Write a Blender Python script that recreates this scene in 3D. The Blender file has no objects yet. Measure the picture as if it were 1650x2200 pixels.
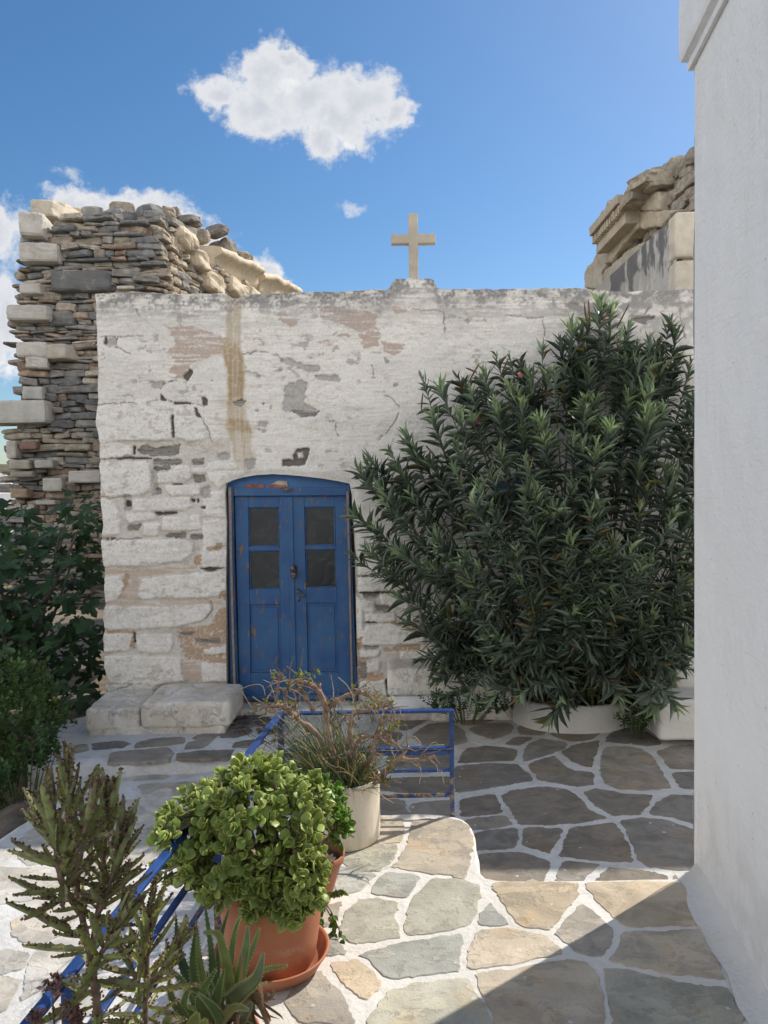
import bpy, bmesh, math
import numpy as np
from mathutils import Vector, Matrix

# ------------------------------------------------------------------ camera, sky, sun, exposure
SC = bpy.context.scene
COL = SC.collection
F = 1653.0                      # focal length in pixels of the 1650 x 2200 photograph
CAM = np.array([0.0, 0.0, 1.87])
PITCH = math.atan(60.0 / F)     # looking slightly down
ROLL = -0.014
SUN_EL = math.radians(45.0)
SUN_AZ = math.atan2(0.79, 0.615)      # clockwise from +Y
SUN_DIR = np.array([math.cos(SUN_EL) * math.sin(SUN_AZ), math.cos(SUN_EL) * math.cos(SUN_AZ), math.sin(SUN_EL)])

_f = np.array([0, math.cos(PITCH), -math.sin(PITCH)])
_u0 = np.array([0, math.sin(PITCH), math.cos(PITCH)])
_r0 = np.array([1.0, 0, 0])
_r = _r0 * math.cos(ROLL) + _u0 * math.sin(ROLL)
_u = -_r0 * math.sin(ROLL) + _u0 * math.cos(ROLL)

cd = bpy.data.cameras.new("camera")
cam = bpy.data.objects.new("camera", cd)
COL.objects.link(cam)
M = Matrix(((_r[0], _u[0], -_f[0], CAM[0]), (_r[1], _u[1], -_f[1], CAM[1]), (_r[2], _u[2], -_f[2], CAM[2]), (0, 0, 0, 1)))
cam.matrix_world = M
cd.sensor_fit = 'VERTICAL'
cd.sensor_height = 36.0
cd.lens = 36.0 * F / 2200.0
cd.clip_start = 0.05
cd.clip_end = 5000
SC.camera = cam

SC.view_settings.view_transform = 'Standard'
SC.view_settings.look = 'None'
SC.view_settings.exposure = 0.47
SC.view_settings.gamma = 1.0
SC.cycles.use_denoising = True
SC.cycles.max_bounces = 8
SC.cycles.diffuse_bounces = 5
SC.cycles.transparent_max_bounces = 8

sun = bpy.data.lights.new("sun", 'SUN')
sun.energy = 3.6
sun.angle = math.radians(0.5)
sun.color = (1.0, 0.93, 0.82)
so = bpy.data.objects.new("sun", sun)
COL.objects.link(so)
so.rotation_euler = Vector(-SUN_DIR).to_track_quat('-Z', 'Y').to_euler()

W = bpy.data.worlds.new("World")
SC.world = W
W.use_nodes = True


class NT:
    """small helper to write node trees"""
    def __init__(self, tree):
        self.t = tree
        tree.nodes.clear()

    def n(self, kind, ins=None, **props):
        nd = self.t.nodes.new(kind)
        for k, v in props.items():
            setattr(nd, k, v)
        for k, v in (ins or {}).items():
            s = nd.inputs[k]
            if isinstance(v, bpy.types.NodeSocket):
                self.t.links.new(v, s)
            else:
                s.default_value = v
        return nd

    def math(self, op, a, b=None, c=None, clamp=False):
        nd = self.t.nodes.new('ShaderNodeMath')
        nd.operation = op
        nd.use_clamp = clamp
        for i, v in enumerate((a, b, c)):
            if v is None:
                continue
            if isinstance(v, bpy.types.NodeSocket):
                self.t.links.new(v, nd.inputs[i])
            else:
                nd.inputs[i].default_value = v
        return nd.outputs[0]

    def vec(self, op, a, b=None):
        nd = self.t.nodes.new('ShaderNodeVectorMath')
        nd.operation = op
        for i, v in enumerate((a, b)):
            if v is None:
                continue
            if isinstance(v, bpy.types.NodeSocket):
                self.t.links.new(v, nd.inputs[i])
            else:
                nd.inputs[i].default_value = v
        return nd

    def mix(self, fac, a, b, blend='MIX'):
        nd = self.t.nodes.new('ShaderNodeMix')
        nd.data_type = 'RGBA'
        nd.blend_type = blend
        for s, v in ((nd.inputs[0], fac), (nd.inputs[6], a), (nd.inputs[7], b)):
            if isinstance(v, bpy.types.NodeSocket):
                self.t.links.new(v, s)
            elif isinstance(v, (int, float)):
                s.default_value = v
            else:
                s.default_value = (*v[:3], 1)
        return nd.outputs[2]

    def noise(self, vec, scale, detail=4, rough=.55, dist=0.0):
        nd = self.n('ShaderNodeTexNoise', {'Scale': scale, 'Detail': detail, 'Roughness': rough, 'Distortion': dist})
        if vec is not None:
            self.t.links.new(vec, nd.inputs['Vector'])
        return nd.outputs[0]

    def ramp(self, fac, lo, hi, a=0.0, b=1.0):
        nd = self.n('ShaderNodeMapRange', {'Value': fac, 'From Min': lo, 'From Max': hi, 'To Min': a, 'To Max': b},
                    interpolation_type='SMOOTHSTEP')
        return nd.outputs[0]


def build_world():
    g = NT(W.node_tree)
    out = g.n('ShaderNodeOutputWorld')
    bg = g.n('ShaderNodeBackground', {'Strength': SKY_STRENGTH})
    sky = g.n('ShaderNodeTexSky', sky_type='NISHITA', sun_disc=False, sun_elevation=SUN_EL,
              sun_rotation=SUN_AZ, altitude=300.0, air_density=1.0, dust_density=0.9, ozone_density=3.0)
    tc = g.n('ShaderNodeTexCoord')
    sep = g.n('ShaderNodeSeparateXYZ', {0: tc.outputs['Generated']})
    x, y, z = sep.outputs
    # clouds live on the flat cloud layer seen along the view direction: slope coordinates of the sky direction
    yy = g.math('MAXIMUM', y, 0.05)
    u = g.math('DIVIDE', x, yy)
    w = g.math('DIVIDE', z, yy)
    uv = g.n('ShaderNodeCombineXYZ', {0: u, 1: w, 2: 0.0}).outputs[0]
    n1 = g.n('ShaderNodeTexNoise', {'Vector': uv, 'Scale': 14.0, 'Detail': 9.0, 'Roughness': .62})
    wob = g.vec('SUBTRACT', n1.outputs[1], (0.5, 0.5, 0.5)).outputs[0]
    sc = g.vec('MULTIPLY', wob, (0.075, 0.075, 0)).outputs[0]
    uvw = g.vec('ADD', uv, sc).outputs[0]

    def blob(px, py, a, b):
        dv = _f + _r * (px - 825) / F + _u * (1100 - py) / F
        c = (float(dv[0] / dv[1]), float(dv[2] / dv[1]), 0)
        d = g.vec('SUBTRACT', uvw, c).outputs[0]
        d = g.vec('MULTIPLY', d, (F / a, F / b, 0)).outputs[0]
        l = g.vec('LENGTH', d).outputs[1]
        return g.math('SUBTRACT', 1.0, l)

    def union(bl):
        r = bl[0]
        for b in bl[1:]:
            r = g.math('SMOOTH_MAX', r, b, 0.25)
        return r
    solid = [(575, 165, 98, 95), (660, 215, 155, 98), (790, 215, 92, 96), (735, 250, 155, 84), (570, 240, 125, 76),
             (475, 205, 72, 56), (855, 252, 48, 50), (690, 300, 62, 68), (620, 130, 70, 50),
             (300, 470, 130, 74), (170, 455, 118, 66), (410, 525, 100, 60), (560, 580, 70, 42),
             (-25, 505, 120, 90), (5, 690, 72, 160), (-40, 760, 110, 90), (600, 600, 60, 30)]
    wispy = [(430, 190, 55, 30), (690, 330, 45, 45), (755, 455, 40, 20), (150, 375, 55, 28), (400, 195, 30, 14), (110, 860, 60, 12)]
    d1 = union([blob(*s) for s in solid])
    d2 = union([blob(*s) for s in wispy])
    fine = g.noise(uv, 38.0, 10, .68)
    fz = g.math('SUBTRACT', fine, .5)
    vor = g.n('ShaderNodeTexVoronoi', {'Vector': g.vec('ADD', uv, g.vec('MULTIPLY', wob, (.03, .03, 0)).outputs[0]).outputs[0], 'Scale': 34.0, 'Detail': 3.0, 'Roughness': .6}, feature='F1').outputs[0]
    puff = g.math('SUBTRACT', .42, vor)
    e1 = g.math('ADD', g.math('ADD', d1, g.math('MULTIPLY', fz, 1.05)), g.math('MULTIPLY', puff, .22))
    a1 = g.ramp(e1, -.12, 0.36)
    e2 = g.math('ADD', d2, g.math('MULTIPLY', fz, 2.6))
    a2 = g.math('MULTIPLY', g.ramp(e2, 0.25, 1.1), .6)
    alpha = g.math('MAXIMUM', a1, a2)
    # cloud body: brighter rims and tops, soft grey hollows
    body = g.noise(uv, 11.0, 7, .55)
    shade = g.math('ADD', g.math('MULTIPLY', g.ramp(g.math('ADD', body, g.math('MULTIPLY', puff, .22)), .36, .66), .6), g.math('MULTIPLY', g.ramp(e1, .9, .2), .4), None, True)
    cc = g.mix(shade, (CLOUD * .60, CLOUD * .63, CLOUD * .69), (CLOUD, CLOUD * .99, CLOUD * .985))
    # a little richer blue, as the photograph's rendering of a clear dry sky
    # unseen bright cloud banks added behind and beside the camera to lift shaded walls
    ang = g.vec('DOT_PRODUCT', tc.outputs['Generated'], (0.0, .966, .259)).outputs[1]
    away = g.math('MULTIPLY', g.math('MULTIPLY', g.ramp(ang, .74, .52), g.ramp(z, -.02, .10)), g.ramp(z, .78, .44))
    fill_bank = g.noise(tc.outputs['Generated'], 2.6, 7, .6)
    fill_bank = g.math('MULTIPLY', g.ramp(fill_bank, .36, .50), away)
    alpha = g.math('MAXIMUM', alpha, fill_bank)
    lit = g.mix(g.ramp(g.noise(tc.outputs['Generated'], 5.0, 6, .6), .35, .65), (FILL_BANK * .85, FILL_BANK * .86, FILL_BANK * .88), (FILL_BANK * 1.1, FILL_BANK * 1.08, FILL_BANK * 1.05))
    cc = g.mix(fill_bank, cc, lit)
    hs = g.n('ShaderNodeHueSaturation', {'Hue': .497, 'Saturation': SKY_SAT, 'Value': .96, 'Color': sky.outputs[0]})
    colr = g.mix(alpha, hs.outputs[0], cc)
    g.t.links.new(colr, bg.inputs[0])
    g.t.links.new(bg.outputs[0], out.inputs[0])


SKY_STRENGTH = 0.1
SKY_SAT = 1.23
CLOUD = 7.5
FILL_BANK = 16.8
build_world()

# ------------------------------------------------------------------ helpers
RNG = np.random.default_rng(11)


def P(px, py, Y):
    """point of the plane y = Y that the photograph shows at pixel (px, py)"""
    d = _f + _r * (px - 825) / F + _u * (1100 - py) / F
    return CAM + d * (Y / d[1])


def G(px, py, z=0.0):
    """point of the level z shown at pixel (px, py)"""
    d = _f + _r * (px - 825) / F + _u * (1100 - py) / F
    return CAM + d * ((z - CAM[2]) / d[2])


def PX(px, py, X):
    d = _f + _r * (px - 825) / F + _u * (1100 - py) / F
    return CAM + d * ((X - CAM[0]) / d[0])


def project(p):
    v = np.asarray(p) - CAM
    a, b, c = v @ _r, v @ _u, v @ _f
    return 825 + F * a / c, 1100 - F * b / c


def _hash(ix, iy, iz, seed):
    h = (ix.astype(np.uint32) * np.uint32(374761393) + iy.astype(np.uint32) * np.uint32(668265263)
         + iz.astype(np.uint32) * np.uint32(2147483647) + np.uint32(seed * 974711 & 0xffffffff))
    h = (h ^ (h >> np.uint32(13))) * np.uint32(1274126177)
    h = h ^ (h >> np.uint32(16))
    return (h & np.uint32(0xffffff)).astype(np.float64) / 0xffffff


def vnoise(p, seed=0):
    p = np.asarray(p, float)
    i = np.floor(p).astype(np.int64)
    f = p - i
    f = f * f * (3 - 2 * f)
    r = 0
    for dx in (0, 1):
        wx = f[..., 0] if dx else 1 - f[..., 0]
        for dy in (0, 1):
            wy = f[..., 1] if dy else 1 - f[..., 1]
            for dz in (0, 1):
                wz = f[..., 2] if dz else 1 - f[..., 2]
                r = r + wx * wy * wz * _hash(i[..., 0] + dx, i[..., 1] + dy, i[..., 2] + dz, seed)
    return r


def fbm(p, octv=4, seed=0):
    p = np.asarray(p, float)
    a, s, r = 1.0, 0.0, 0.0
    for k in range(octv):
        r = r + a * vnoise(p, seed + k * 17)
        s += a
        a *= .55
        p = p * 2.03 + 7.1
    return r / s


def fbm2(x, y, octv=4, seed=0):
    return fbm(np.stack([x, y, np.zeros_like(x)], -1), octv, seed)


def sstep(x, a, b):
    t = np.clip((x - a) / (b - a), 0, 1)
    return t * t * (3 - 2 * t)


def inpoly(x, y, poly):
    poly = np.asarray(poly, float)
    r = np.zeros(x.shape, bool)
    x0, y0 = poly.min(0)
    x1, y1 = poly.max(0)
    m = (x >= x0) & (x <= x1) & (y >= y0) & (y <= y1)
    if not m.any():
        return r
    xs, ys = x[m], y[m]
    c = np.zeros(xs.shape, bool)
    n = len(poly)
    for i in range(n):
        ax, ay = poly[i]
        bx, by = poly[(i + 1) % n]
        if ay == by:
            continue
        t = ((ay > ys) != (by > ys)) & (xs < (bx - ax) * (ys - ay) / (by - ay) + ax)
        c ^= t
    r[m] = c
    return r


def unit(v):
    v = np.asarray(v, float)
    return v / (np.linalg.norm(v, axis=-1, keepdims=True) + 1e-12)


class MB:
    """collects vertices, faces and pigment colours; build() links them as ONE mesh object"""
    def __init__(self):
        self.v, self.c, self.f4, self.f3, self.ng, self.n = [], [], [], [], [], 0

    def add(self, v, faces, col=(1, 1, 1)):
        v = np.asarray(v, float).reshape(-1, 3)
        col = np.asarray(col, float)
        if col.ndim == 1:
            col = np.tile(col, (len(v), 1))
        if isinstance(faces, np.ndarray):
            (self.f4 if faces.shape[1] == 4 else self.f3).append(faces + self.n)
        else:
            q = [f for f in faces if len(f) == 4]
            t = [f for f in faces if len(f) == 3]
            if q:
                self.f4.append(np.array(q) + self.n)
            if t:
                self.f3.append(np.array(t) + self.n)
            for f in faces:
                if len(f) > 4:
                    self.ng.append([k + self.n for k in f])
        self.v.append(v)
        self.c.append(col)
        self.n += len(v)

    def build(self, name, mat, parent=None, smooth=True, bevel=None, origin=None):
        v = np.concatenate(self.v)
        if parent is not None:
            v = v - np.array(parent.location)
            if parent.parent is not None:
                v = v - np.array(parent.parent.location)
        elif origin is not None:
            v = v - np.asarray(origin)
        me = bpy.data.meshes.new(name)
        f4 = np.concatenate(self.f4) if self.f4 else np.zeros((0, 4), int)
        f3 = np.concatenate(self.f3) if self.f3 else np.zeros((0, 3), int)
        loops = np.concatenate([f4.ravel(), f3.ravel()] + [np.array(g) for g in self.ng]).astype(np.int32)
        tot = np.concatenate([np.full(len(f4), 4), np.full(len(f3), 3), np.array([len(g) for g in self.ng], int)]).astype(np.int32)
        start = np.concatenate([[0], np.cumsum(tot)[:-1]]).astype(np.int32)
        me.vertices.add(len(v))
        me.vertices.foreach_set('co', v.astype(np.float32).ravel())
        me.loops.add(len(loops))
        me.loops.foreach_set('vertex_index', loops)
        me.polygons.add(len(tot))
        me.polygons.foreach_set('loop_start', start)
        me.polygons.foreach_set('loop_total', tot)
        me.update(calc_edges=True)
        me.polygons.foreach_set('use_smooth', np.full(len(tot), smooth))
        a = me.attributes.new('col', 'FLOAT_COLOR', 'POINT')
        c = np.concatenate(self.c)
        a.data.foreach_set('color', np.concatenate([c, np.ones((len(c), 1))], 1).astype(np.float32).ravel())
        me.validate()
        me.update()
        o = bpy.data.objects.new(name, me)
        COL.objects.link(o)
        me.materials.append(mat)
        if parent is not None:
            o.parent = parent
        elif origin is not None:
            o.location = origin
        if bevel:
            b = o.modifiers.new('bevel', 'BEVEL')
            b.width = bevel
            b.segments = 2
            b.limit_method = 'ANGLE'
            b.angle_limit = math.radians(40)
        return o


def thing(name, loc, label, cat, group=None):
    o = bpy.data.objects.new(name, None)
    COL.objects.link(o)
    o.location = [float(k) for k in loc]
    o.empty_display_size = .1
    return tag(o, label, cat, group)


def tag(o, label, cat, group=None):
    o['label'] = label
    o['category'] = cat
    if group:
        o['group'] = group
    return o


def struct(o, label=None, cat=None):
    o['kind'] = 'structure'
    if label:
        o['label'] = label
    if cat:
        o['category'] = cat
    return o


# ---- shapes
def cube_grid(n):
    idx, vs, fs = {}, [], []

    def vid(p):
        k = tuple(int(round(c * 1000)) for c in p)
        if k not in idx:
            idx[k] = len(vs)
            vs.append(p)
        return idx[k]
    lin = np.linspace(-1, 1, n + 1)
    for ax in range(3):
        for s in (-1, 1):
            a1, a2 = (ax + 1) % 3, (ax + 2) % 3
            for i in range(n):
                for j in range(n):
                    q = []
                    for (di, dj) in ((0, 0), (1, 0), (1, 1), (0, 1)):
                        p = [0, 0, 0]
                        p[ax] = s
                        p[a1] = lin[i + di]
                        p[a2] = lin[j + dj]
                        q.append(vid(tuple(p)))
                    fs.append(q if s > 0 else q[::-1])
    return np.array(vs, float), np.array(fs)


CUBE = {n: cube_grid(n) for n in (3, 4, 8, 16)}


def rotz(a):
    c, s = math.cos(a), math.sin(a)
    return np.array([[c, -s, 0], [s, c, 0], [0, 0, 1.0]])


def roty(a):
    c, s = math.cos(a), math.sin(a)
    return np.array([[c, 0, s], [0, 1, 0], [-s, 0, c]])


def rotx(a):
    c, s = math.cos(a), math.sin(a)
    return np.array([[1, 0, 0], [0, c, -s], [0, s, c]])


def stone(mb, c, half, R=None, col=(.3, .3, .3), k=6, n=4, rough=.16, seed=None):
    """a rough boulder or block: rounded box with an uneven surface"""
    seed = int(RNG.integers(1, 99999)) if seed is None else seed
    p, f = CUBE[n]
    kn = (np.abs(p) ** k).sum(1) ** (1.0 / k)
    q = p / kn[:, None]
    d = np.stack([vnoise(q * 1.25 + seed * .37, seed + s) for s in (1, 2, 3)], 1) - .5
    d += .45 * (np.stack([vnoise(q * 3.1 + seed * .71, seed + s) for s in (4, 5, 6)], 1) - .5)
    half = np.asarray(half, float)
    m = half.min()
    q = q * half + d * 2 * rough * (m * .7 + half * .3)
    if R is not None:
        q = q @ R.T
    mb.add(q + np.asarray(c), f, col)


def rbox(mb, c, half, r=.03, n=16, R=None, col=(.7, .7, .7), amp=.0, fr=6.0, seed=1):
    """rounded block with corner radius r and a gently uneven surface"""
    p, f = CUBE[n]
    half = np.asarray(half, float)
    # crowd the grid lines towards the rounded edges
    q = np.sign(p) * (1 - (1 - np.abs(p)) ** 1.7) * half
    inner = np.clip(q, -(half - r), half - r)
    d = q - inner
    q = inner + unit(d) * r * (np.linalg.norm(d, axis=1, keepdims=True) > 1e-9)
    if amp:
        nn = unit(q / half)
        q = q + nn * ((fbm((q + np.asarray(c)) * fr, 4, seed) - .5) * 2 * amp)[:, None]
    if R is not None:
        q = q @ R.T
    mb.add(q + np.asarray(c), f, col)


def box(mb, c, half, col=(.7, .7, .7), R=None):
    p = np.array([[x, y, z] for x in (-1, 1) for y in (-1, 1) for z in (-1, 1)], float) * np.asarray(half)
    if R is not None:
        p = p @ R.T
    mb.add(p + np.asarray(c), np.array([[0, 1, 3, 2], [4, 6, 7, 5], [0, 4, 5, 1], [2, 3, 7, 6], [0, 2, 6, 4], [1, 5, 7, 3]]), col)


def prism(mb, pts, off, col=(.7, .7, .7)):
    """polygon pts (3D) swept by the vector off"""
    a = np.asarray(pts, float)
    b = a + np.asarray(off, float)
    n = len(a)
    nrm = np.zeros(3)
    for i in range(n):
        nrm += np.cross(a[i] - a[0], a[(i + 1) % n] - a[0])
    fwd = list(range(n))
    if nrm @ np.asarray(off, float) > 0:
        fr, bk = fwd[::-1], [n + i for i in fwd]
        sd = [[i, (i + 1) % n, n + (i + 1) % n, n + i] for i in range(n)]
    else:
        fr, bk = fwd, [n + i for i in fwd[::-1]]
        sd = [[(i + 1) % n, i, n + i, n + (i + 1) % n] for i in range(n)]
    mb.add(np.concatenate([a, b]), [fr, bk] + sd, col)


def tube(mb, pts, rad, col=(.3, .3, .3), seg=8, cap=True):
    pts = np.asarray(pts, float)
    n = len(pts)
    rad = np.broadcast_to(np.asarray(rad, float), (n,))
    t = np.gradient(pts, axis=0)
    t = unit(t)
    up = np.array([0, 0, 1.0]) if abs(t[0][2]) < .9 else np.array([1.0, 0, 0])
    a = unit(np.cross(t[0], up))
    A = []
    for i in range(n):
        a = unit(a - t[i] * (a @ t[i]))
        A.append(a)
    A = np.array(A)
    B = np.cross(t, A)
    th = np.linspace(0, 2 * math.pi, seg, endpoint=False)
    ring = pts[:, None] + rad[:, None, None] * (A[:, None] * np.cos(th)[None, :, None] + B[:, None] * np.sin(th)[None, :, None])
    v = ring.reshape(-1, 3)
    i, j = np.meshgrid(np.arange(n - 1), np.arange(seg), indexing='ij')
    j2 = (j + 1) % seg
    f = np.stack([i * seg + j, i * seg + j2, (i + 1) * seg + j2, (i + 1) * seg + j], -1).reshape(-1, 4)
    col = np.asarray(col, float)
    if col.ndim == 2:
        col = np.repeat(col, seg, 0)
    if cap:
        v = np.concatenate([v, pts[:1], pts[-1:]])
        c0, c1 = n * seg, n * seg + 1
        if col.ndim == 2:
            col = np.concatenate([col, col[:1], col[-1:]])
        tri = [[c0, (k + 1) % seg, k] for k in range(seg)] + [[c1, (n - 1) * seg + k, (n - 1) * seg + (k + 1) % seg] for k in range(seg)]
        mb.add(v, f, col)
        mb.f3.append(np.array(tri) + mb.n - len(v))
    else:
        mb.add(v, f, col)


def smooth_path(pts, m=6):
    """Catmull-Rom through pts"""
    p = np.asarray(pts, float)
    p = np.concatenate([[2 * p[0] - p[1]], p, [2 * p[-1] - p[-2]]])
    out = []
    for i in range(1, len(p) - 2):
        for t in np.linspace(0, 1, m, endpoint=False):
            a, b, c, d = p[i - 1], p[i], p[i + 1], p[i + 2]
            out.append(.5 * ((2 * b) + (-a + c) * t + (2 * a - 5 * b + 4 * c - d) * t * t + (-a + 3 * b - 3 * c + d) * t ** 3))
    out.append(p[-2])
    return np.array(out)


def lathe(mb, c, prof, seg=48, col=(.5, .3, .2), wob=0.0):
    prof = np.asarray(prof, float)
    th = np.linspace(0, 2 * math.pi, seg, endpoint=False)
    r = prof[:, 0][:, None] * (1 + wob * np.sin(th * 2 + 1)[None])
    v = np.stack([r * np.cos(th), r * np.sin(th), np.broadcast_to(prof[:, 1][:, None], r.shape)], -1).reshape(-1, 3) + np.asarray(c)
    n = len(prof)
    i, j = np.meshgrid(np.arange(n - 1), np.arange(seg), indexing='ij')
    j2 = (j + 1) % seg
    f = np.stack([i * seg + j, i * seg + j2, (i + 1) * seg + j2, (i + 1) * seg + j], -1).reshape(-1, 4)
    mb.add(v, f, col)


def frames(d, nh):
    """rotation matrices whose y axis is d and z axis lies towards nh"""
    d = unit(d)
    x = unit(np.cross(d, nh))
    z = np.cross(x, d)
    return np.stack([x, d, z], -1)


def scatter(mb, tv, tf, pos, R, scale, col):
    """copies of the small template (tv, tf) joined into one mesh: leaves of one crown"""
    pos = np.asarray(pos)
    N, K = len(pos), len(tv)
    scale = np.asarray(scale, float)
    if scale.ndim == 1:
        scale = np.repeat(scale[:, None], 3, 1)
    v = np.einsum('nij,nkj->nki', R, tv[None] * scale[:, None]) + pos[:, None]
    col = np.asarray(col, float)
    if col.ndim == 2:
        col = np.repeat(col[:, None], K, 1)
    off = (np.arange(N) * K)[:, None, None]
    q = np.array([f for f in tf if len(f) == 4])
    t = np.array([f for f in tf if len(f) == 3])
    base = mb.n
    mb.v.append(v.reshape(-1, 3))
    mb.c.append(col.reshape(-1, 3))
    if len(q):
        mb.f4.append((q[None] + off).reshape(-1, 4) + base)
    if len(t):
        mb.f3.append((t[None] + off).reshape(-1, 3) + base)
    mb.n += N * K


def jit(base, n, amt=.25):
    """n pigment colours round base"""
    b = np.tile(np.asarray(base, float), (n, 1))
    return np.clip(b * (1 + RNG.normal(0, amt, (n, 1))) * (1 + RNG.normal(0, amt * .25, (n, 3))), .005, .9)


# ------------------------------------------------------------------ materials
def material(name, fn):
    m = bpy.data.materials.new(name)
    m.use_nodes = True
    g = NT(m.node_tree)
    out = g.n('ShaderNodeOutputMaterial')
    s = fn(g)
    g.t.links.new(s, out.inputs[0])
    return m


def pos(g):
    return g.n('ShaderNodeNewGeometry').outputs['Position']


def bump(g, h, strength, dist):
    return g.n('ShaderNodeBump', {'Height': h, 'Strength': strength, 'Distance': dist}).outputs[0]


def pbsdf(g, base, rough=.7, normal=None, spec=.4, **kw):
    ins = {'Base Color': base if isinstance(base, bpy.types.NodeSocket) else (*base, 1), 'Roughness': rough, 'Specular IOR Level': spec}
    ins.update(kw)
    if normal is not None:
        ins['Normal'] = normal
    return g.n('ShaderNodeBsdfPrincipled', ins).outputs[0]


def m_pigment(name, rough=.85, var=.3, scale=20., bstr=.4, bdist=.01, bscale=45., spec=.25, fleck=None):
    """vertex pigment with mottling and a rough surface"""
    def fn(g):
        p = pos(g)
        a = g.n('ShaderNodeAttribute', attribute_name='col').outputs[0]
        n = g.noise(p, scale, 6, .6)
        k = g.ramp(n, .25, .75, 1 - var, 1 + var)
        kk = g.n('ShaderNodeCombineColor', {0: k, 1: k, 2: k}).outputs[0]
        c = g.mix(1.0, a, kk, 'MULTIPLY')
        if fleck:
            n2 = g.noise(p, fleck[0], 5, .7)
            c = g.mix(g.math('MULTIPLY', g.ramp(n2, fleck[1], fleck[1] + .1), fleck[3]), c, fleck[2])
        h = g.noise(p, bscale, 8, .65)
        return pbsdf(g, c, rough, bump(g, h, bstr, bdist), spec)
    return material(name, fn)


def m_leaf(name, trans=.3, rough=.45, var=.25, tint=(1.3, 1.25, .5), spec=.4, bscale=60.):
    """leaf: glossy upper skin and some light passing through"""
    def fn(g):
        p = pos(g)
        a = g.n('ShaderNodeAttribute', attribute_name='col').outputs[0]
        n = g.noise(p, 9., 4, .6)
        k = g.ramp(n, .25, .75, 1 - var, 1 + var)
        kk = g.n('ShaderNodeCombineColor', {0: k, 1: k, 2: k}).outputs[0]
        c = g.mix(1.0, a, kk, 'MULTIPLY')
        h = g.noise(p, bscale, 4, .6)
        s = pbsdf(g, c, rough, bump(g, h, .15, .004), spec)
        if not trans:
            return s
        t = g.n('ShaderNodeBsdfTranslucent', {'Color': g.mix(1.0, c, tint, 'MULTIPLY')}).outputs[0]
        return g.n('ShaderNodeMixShader', {0: trans, 1: s, 2: t}).outputs[0]
    return material(name, fn)


def f_whitewash(g):
    p = pos(g)
    n = g.noise(p, 3.0, 6, .6)
    c = g.mix(g.ramp(n, .3, .75), (.72, .70, .665), (.62, .595, .55))
    n2 = g.noise(p, 26.0, 8, .7)
    c = g.mix(g.math('MULTIPLY', g.ramp(n2, .56, .74), .55), c, (.50, .46, .40))
    n3 = g.noise(p, 90.0, 6, .75)
    c = g.mix(g.math('MULTIPLY', g.ramp(n3, .62, .7), .5), c, (.33, .30, .26))
    h = g.math('ADD', g.noise(p, 30., 8, .65), g.math('MULTIPLY', g.noise(p, 7., 3, .5), 1.5))
    return pbsdf(g, c, .9, bump(g, h, .75, .012), .2)


def f_mortar(g):
    p = pos(g)
    n = g.noise(p, 4.0, 7, .62)
    c = g.mix(g.ramp(n, .3, .72), (.66, .665, .66), (.55, .545, .53))
    n2 = g.noise(p, 24.0, 8, .7)
    c = g.mix(g.math('MULTIPLY', g.ramp(n2, .52, .7), .5), c, (.36, .34, .315))
    n3 = g.noise(p, 80.0, 6, .75)
    c = g.mix(g.math('MULTIPLY', g.ramp(n3, .6, .7), .5), c, (.55, .54, .52))
    n5 = g.noise(g.vec('ADD', p, (5, 1, 0)).outputs[0], 2.6, 8, .65, .6)
    c = g.mix(g.math('MULTIPLY', g.ramp(n5, .52, .64), .55), c, (.47, .425, .355))
    h = g.math('ADD', g.noise(p, 30., 8, .65), g.math('MULTIPLY', g.noise(p, 7., 3, .5), 1.5))
    return pbsdf(g, c, .9, bump(g, h, .8, .014), .2)


def f_masonry(g):
    p = pos(g)
    n = g.noise(p, 5.0, 8, .65, .4)
    c = g.mix(g.ramp(n, .38, .6), (.80, .755, .67), (.69, .615, .505))
    n2 = g.noise(g.vec('ADD', p, (4, 2, 9)).outputs[0], 9.0, 8, .68, .5)
    c = g.mix(g.math('MULTIPLY', g.ramp(n2, .53, .6), .7), c, (.78, .76, .71))
    n4 = g.noise(p, 18.0, 8, .72)
    c = g.mix(g.math('MULTIPLY', g.ramp(n4, .57, .66), .75), c, (.33, .28, .22))
    n3 = g.noise(p, 75.0, 6, .75)
    c = g.mix(g.math('MULTIPLY', g.ramp(n3, .58, .7), .6), c, (.30, .27, .235))
    h = g.math('ADD', g.math('ADD', g.noise(p, 34., 9, .68), g.math('MULTIPLY', g.noise(p, 9., 4, .55), 1.6)), g.math('MULTIPLY', g.ramp(n2, .53, .6), .5))
    return pbsdf(g, c, .92, bump(g, h, .9, .014), .15)


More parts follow.
